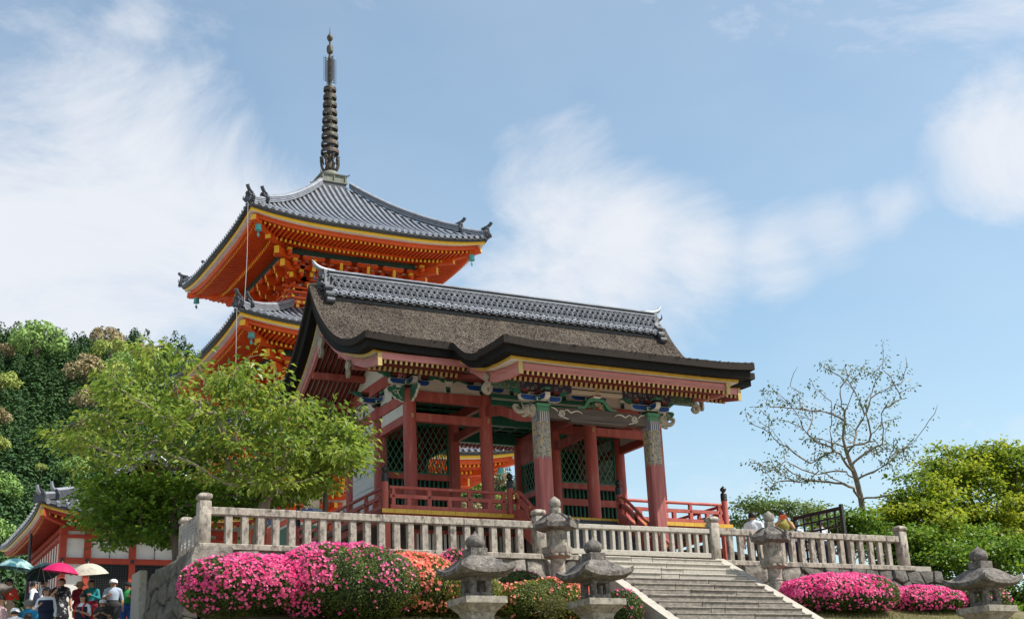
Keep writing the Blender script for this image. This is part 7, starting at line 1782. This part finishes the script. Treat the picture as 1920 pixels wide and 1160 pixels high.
def conifer(seed, nl=135):
    rs = np.random.RandomState(seed); h = 9.; P = []; D = []
    z = rs.rand(nl)**.8; th = rs.uniform(0, 2*PI, nl); r = 1.7*(1-z)**.75*rs.uniform(.75, 1.1, nl)+.12
    P = np.stack([r*np.cos(th)*.6, r*np.sin(th)*.6, 2.2+z*(h-2.2)+.3], 1); D = np.stack([np.cos(th), np.sin(th), -.55+0*th], 1); Nn = np.stack([np.cos(th)*.6, np.sin(th)*.6, 1+0*th], 1)+rs.normal(size=(nl, 3))*.25
    return leaf_geo(P, D, Nn, (r*.62+.25)*rs.uniform(.6, 1.1, nl), (.30+.26*(1-z))*rs.uniform(.7, 1.2, nl), .12)
def forest():
    rs = np.random.RandomState(5); var = [conifer(s) for s in (1, 2, 3, 4)]; Vs = []; Fs = []; off = 0; k = 0
    while k < 2700:
        px = rs.uniform(-120, 1010) if rs.rand() < .35 else (rs.uniform(-60, 400) if rs.rand() < .93 else rs.uniform(840, 990)); t = rs.rand()**1.0*.99-.03
        p = hillpt(px, t); V, F = var[k % 4]; s = rs.uniform(.75, 1.25); a = rs.uniform(0, 2*PI); c, sn = math.cos(a), math.sin(a); Rm = np.array(((c, -sn, 0), (sn, c, 0), (0, 0, 1)))
        Vs.append((V*np.array((1.1, 1.1, 1.))*s)@Rm.T+p+np.array((0, 0, -1.5))); Fs.append(F+off); off += len(V); k += 1
    o = link('cedar_forest', big_mesh('cedar_forest', np.concatenate(Vs), np.concatenate(Fs), CON)); tag(o, 'dense dark cedar forest covering the hill', 'forest', kind='stuff')
forest()
BRM = [leafmat('chinquapin_pale', [(.20, .27, .06), (.34, .40, .09), (.48, .50, .15)], .15, .7, .15), leafmat('chinquapin_brown', [(.20, .16, .08), (.33, .26, .13), (.45, .37, .20)], .1, .7, .15), leafmat('broadleaf_green', [(.13, .24, .05), (.21, .34, .09), (.31, .44, .13)], .15, .7, .15)]
def crown_mesh(seed, m):
    rs = np.random.RandomState(seed); Vs = []; Fs = []; off = 0; cl = 26
    d = rs.normal(size=(cl, 3)); d[:, 2] = np.abs(d[:, 2])*.9-.15; d /= np.linalg.norm(d, axis=1)[:, None]; C = d*np.array((.78, .78, .62))
    for c in C:
        n = 46; e = rs.normal(size=(n, 3)); e[:, 2] = np.abs(e[:, 2])*1.1-.3; e /= np.linalg.norm(e, axis=1)[:, None]; P = c+e*.25*rs.uniform(.85, 1.1, (n, 1)); D = np.cross(e, rs.normal(size=(n, 3)))+e*.3
        V, F = leaf_geo(P, D, e, rs.uniform(.10, .17, n), rs.uniform(.07, .12, n)); Vs.append(V); Fs.append(F+off); off += len(V)
    return big_mesh('crown', np.concatenate(Vs), np.concatenate(Fs), m)
crowns = [crown_mesh(3+i, BRM[i % 3]) for i in range(6)]
gt = G(); gt.tube([(0, 0, -3.2), (.02, 0, -.8), (0, .02, 0)], [.07, .055, .03], 7); gt.tube([(0, 0, -.6), (.2, .1, .2)], [.03, .015], 5); gt.tube([(0, 0, -.5), (-.2, .05, .25)], [.03, .015], 5); trm = gt.mesh('trunk', TRUNK, 60)
BT = [(68, 648, 40, 2, 'broad light green tree crown just below the hill crest, leftmost'), (195, 640, 24, 1, 'brownish blossoming crown on the hill crest'), (205, 660, 26, 0, 'pale yellow-green crown under the hill crest'), (268, 668, 20, 1, 'small brown crown near the crest above the cherry tree'), (160, 702, 32, 1, 'wide brown crown in the middle of the hill'), (205, 712, 32, 0, 'bright yellow-green crown in the middle of the hill'), (228, 688, 24, 2, 'green crown behind the bright yellow-green one on the hill'), (12, 722, 24, 0, 'pale crown at the left edge half way up the hill'), (8, 660, 14, 1, 'small brown crown at the left edge under the crest'), (172, 755, 26, 1, 'brown crown lower on the hill beside the cherry twigs'), (185, 805, 28, 1, 'tan crown low on the hill behind the cherry leaves'), (6, 785, 18, 1, 'tan crown at the left edge low on the hill'), (8, 836, 18, 0, 'yellowish crown at the left edge near the foot of the hill'), (12, 925, 36, 2, 'large light green crown at the foot of the hill, left edge'), (92, 878, 9, 0, 'tiny yellow crown among the cedars at the foot of the hill'), (150, 885, 24, 2, 'green crown at the foot of the hill above the maple'), (20, 1010, 30, 2, 'light green crown behind the hall eave, bottom left'), (885, 918, 30, 0, 'pale green crown seen through the gate opening'), (932, 902, 22, 1, 'brownish crown seen through the gate opening, right'), (945, 945, 22, 0, 'yellow-green crown low in the gate opening'), (880, 962, 24, 1, 'tan crown low in the gate opening, left')]
for i, (px, py, r, k, lab) in enumerate(BT):
    lo_, hi_ = -.05, .98
    for _ in range(30):
        mid = (lo_+hi_)/2; p = hillpt(px, mid); R0 = r*np.linalg.norm(p-CAM)/F_PX*1.3; y = topx(p+np.array((0, 0, 7.5+R0*.45)))[1]
        if y < py: lo_ = mid
        else: hi_ = mid
    p = hillpt(px, lo_); d = np.linalg.norm(p-CAM); R0 = r*d/F_PX*1.3
    t = thing('broadleaf_tree', lab, 'tree', tuple(p+np.array((0, 0, -1))), i*1.3, 'broadleaf trees among the cedars on the hill')
    b = link('trunk', trm, t, M=Matrix.Translation((0, 0, 8.5+R0*.45)) @ Matrix.Scale(R0, 4)); link('crown', crowns[k+3*(i % 2)], t, 'stuff', Matrix.Translation((0, 0, 8.5+R0*.45)) @ Matrix.Scale(R0, 4))
for o in bpy.data.objects:
    if '_world' in o: del o['_world']
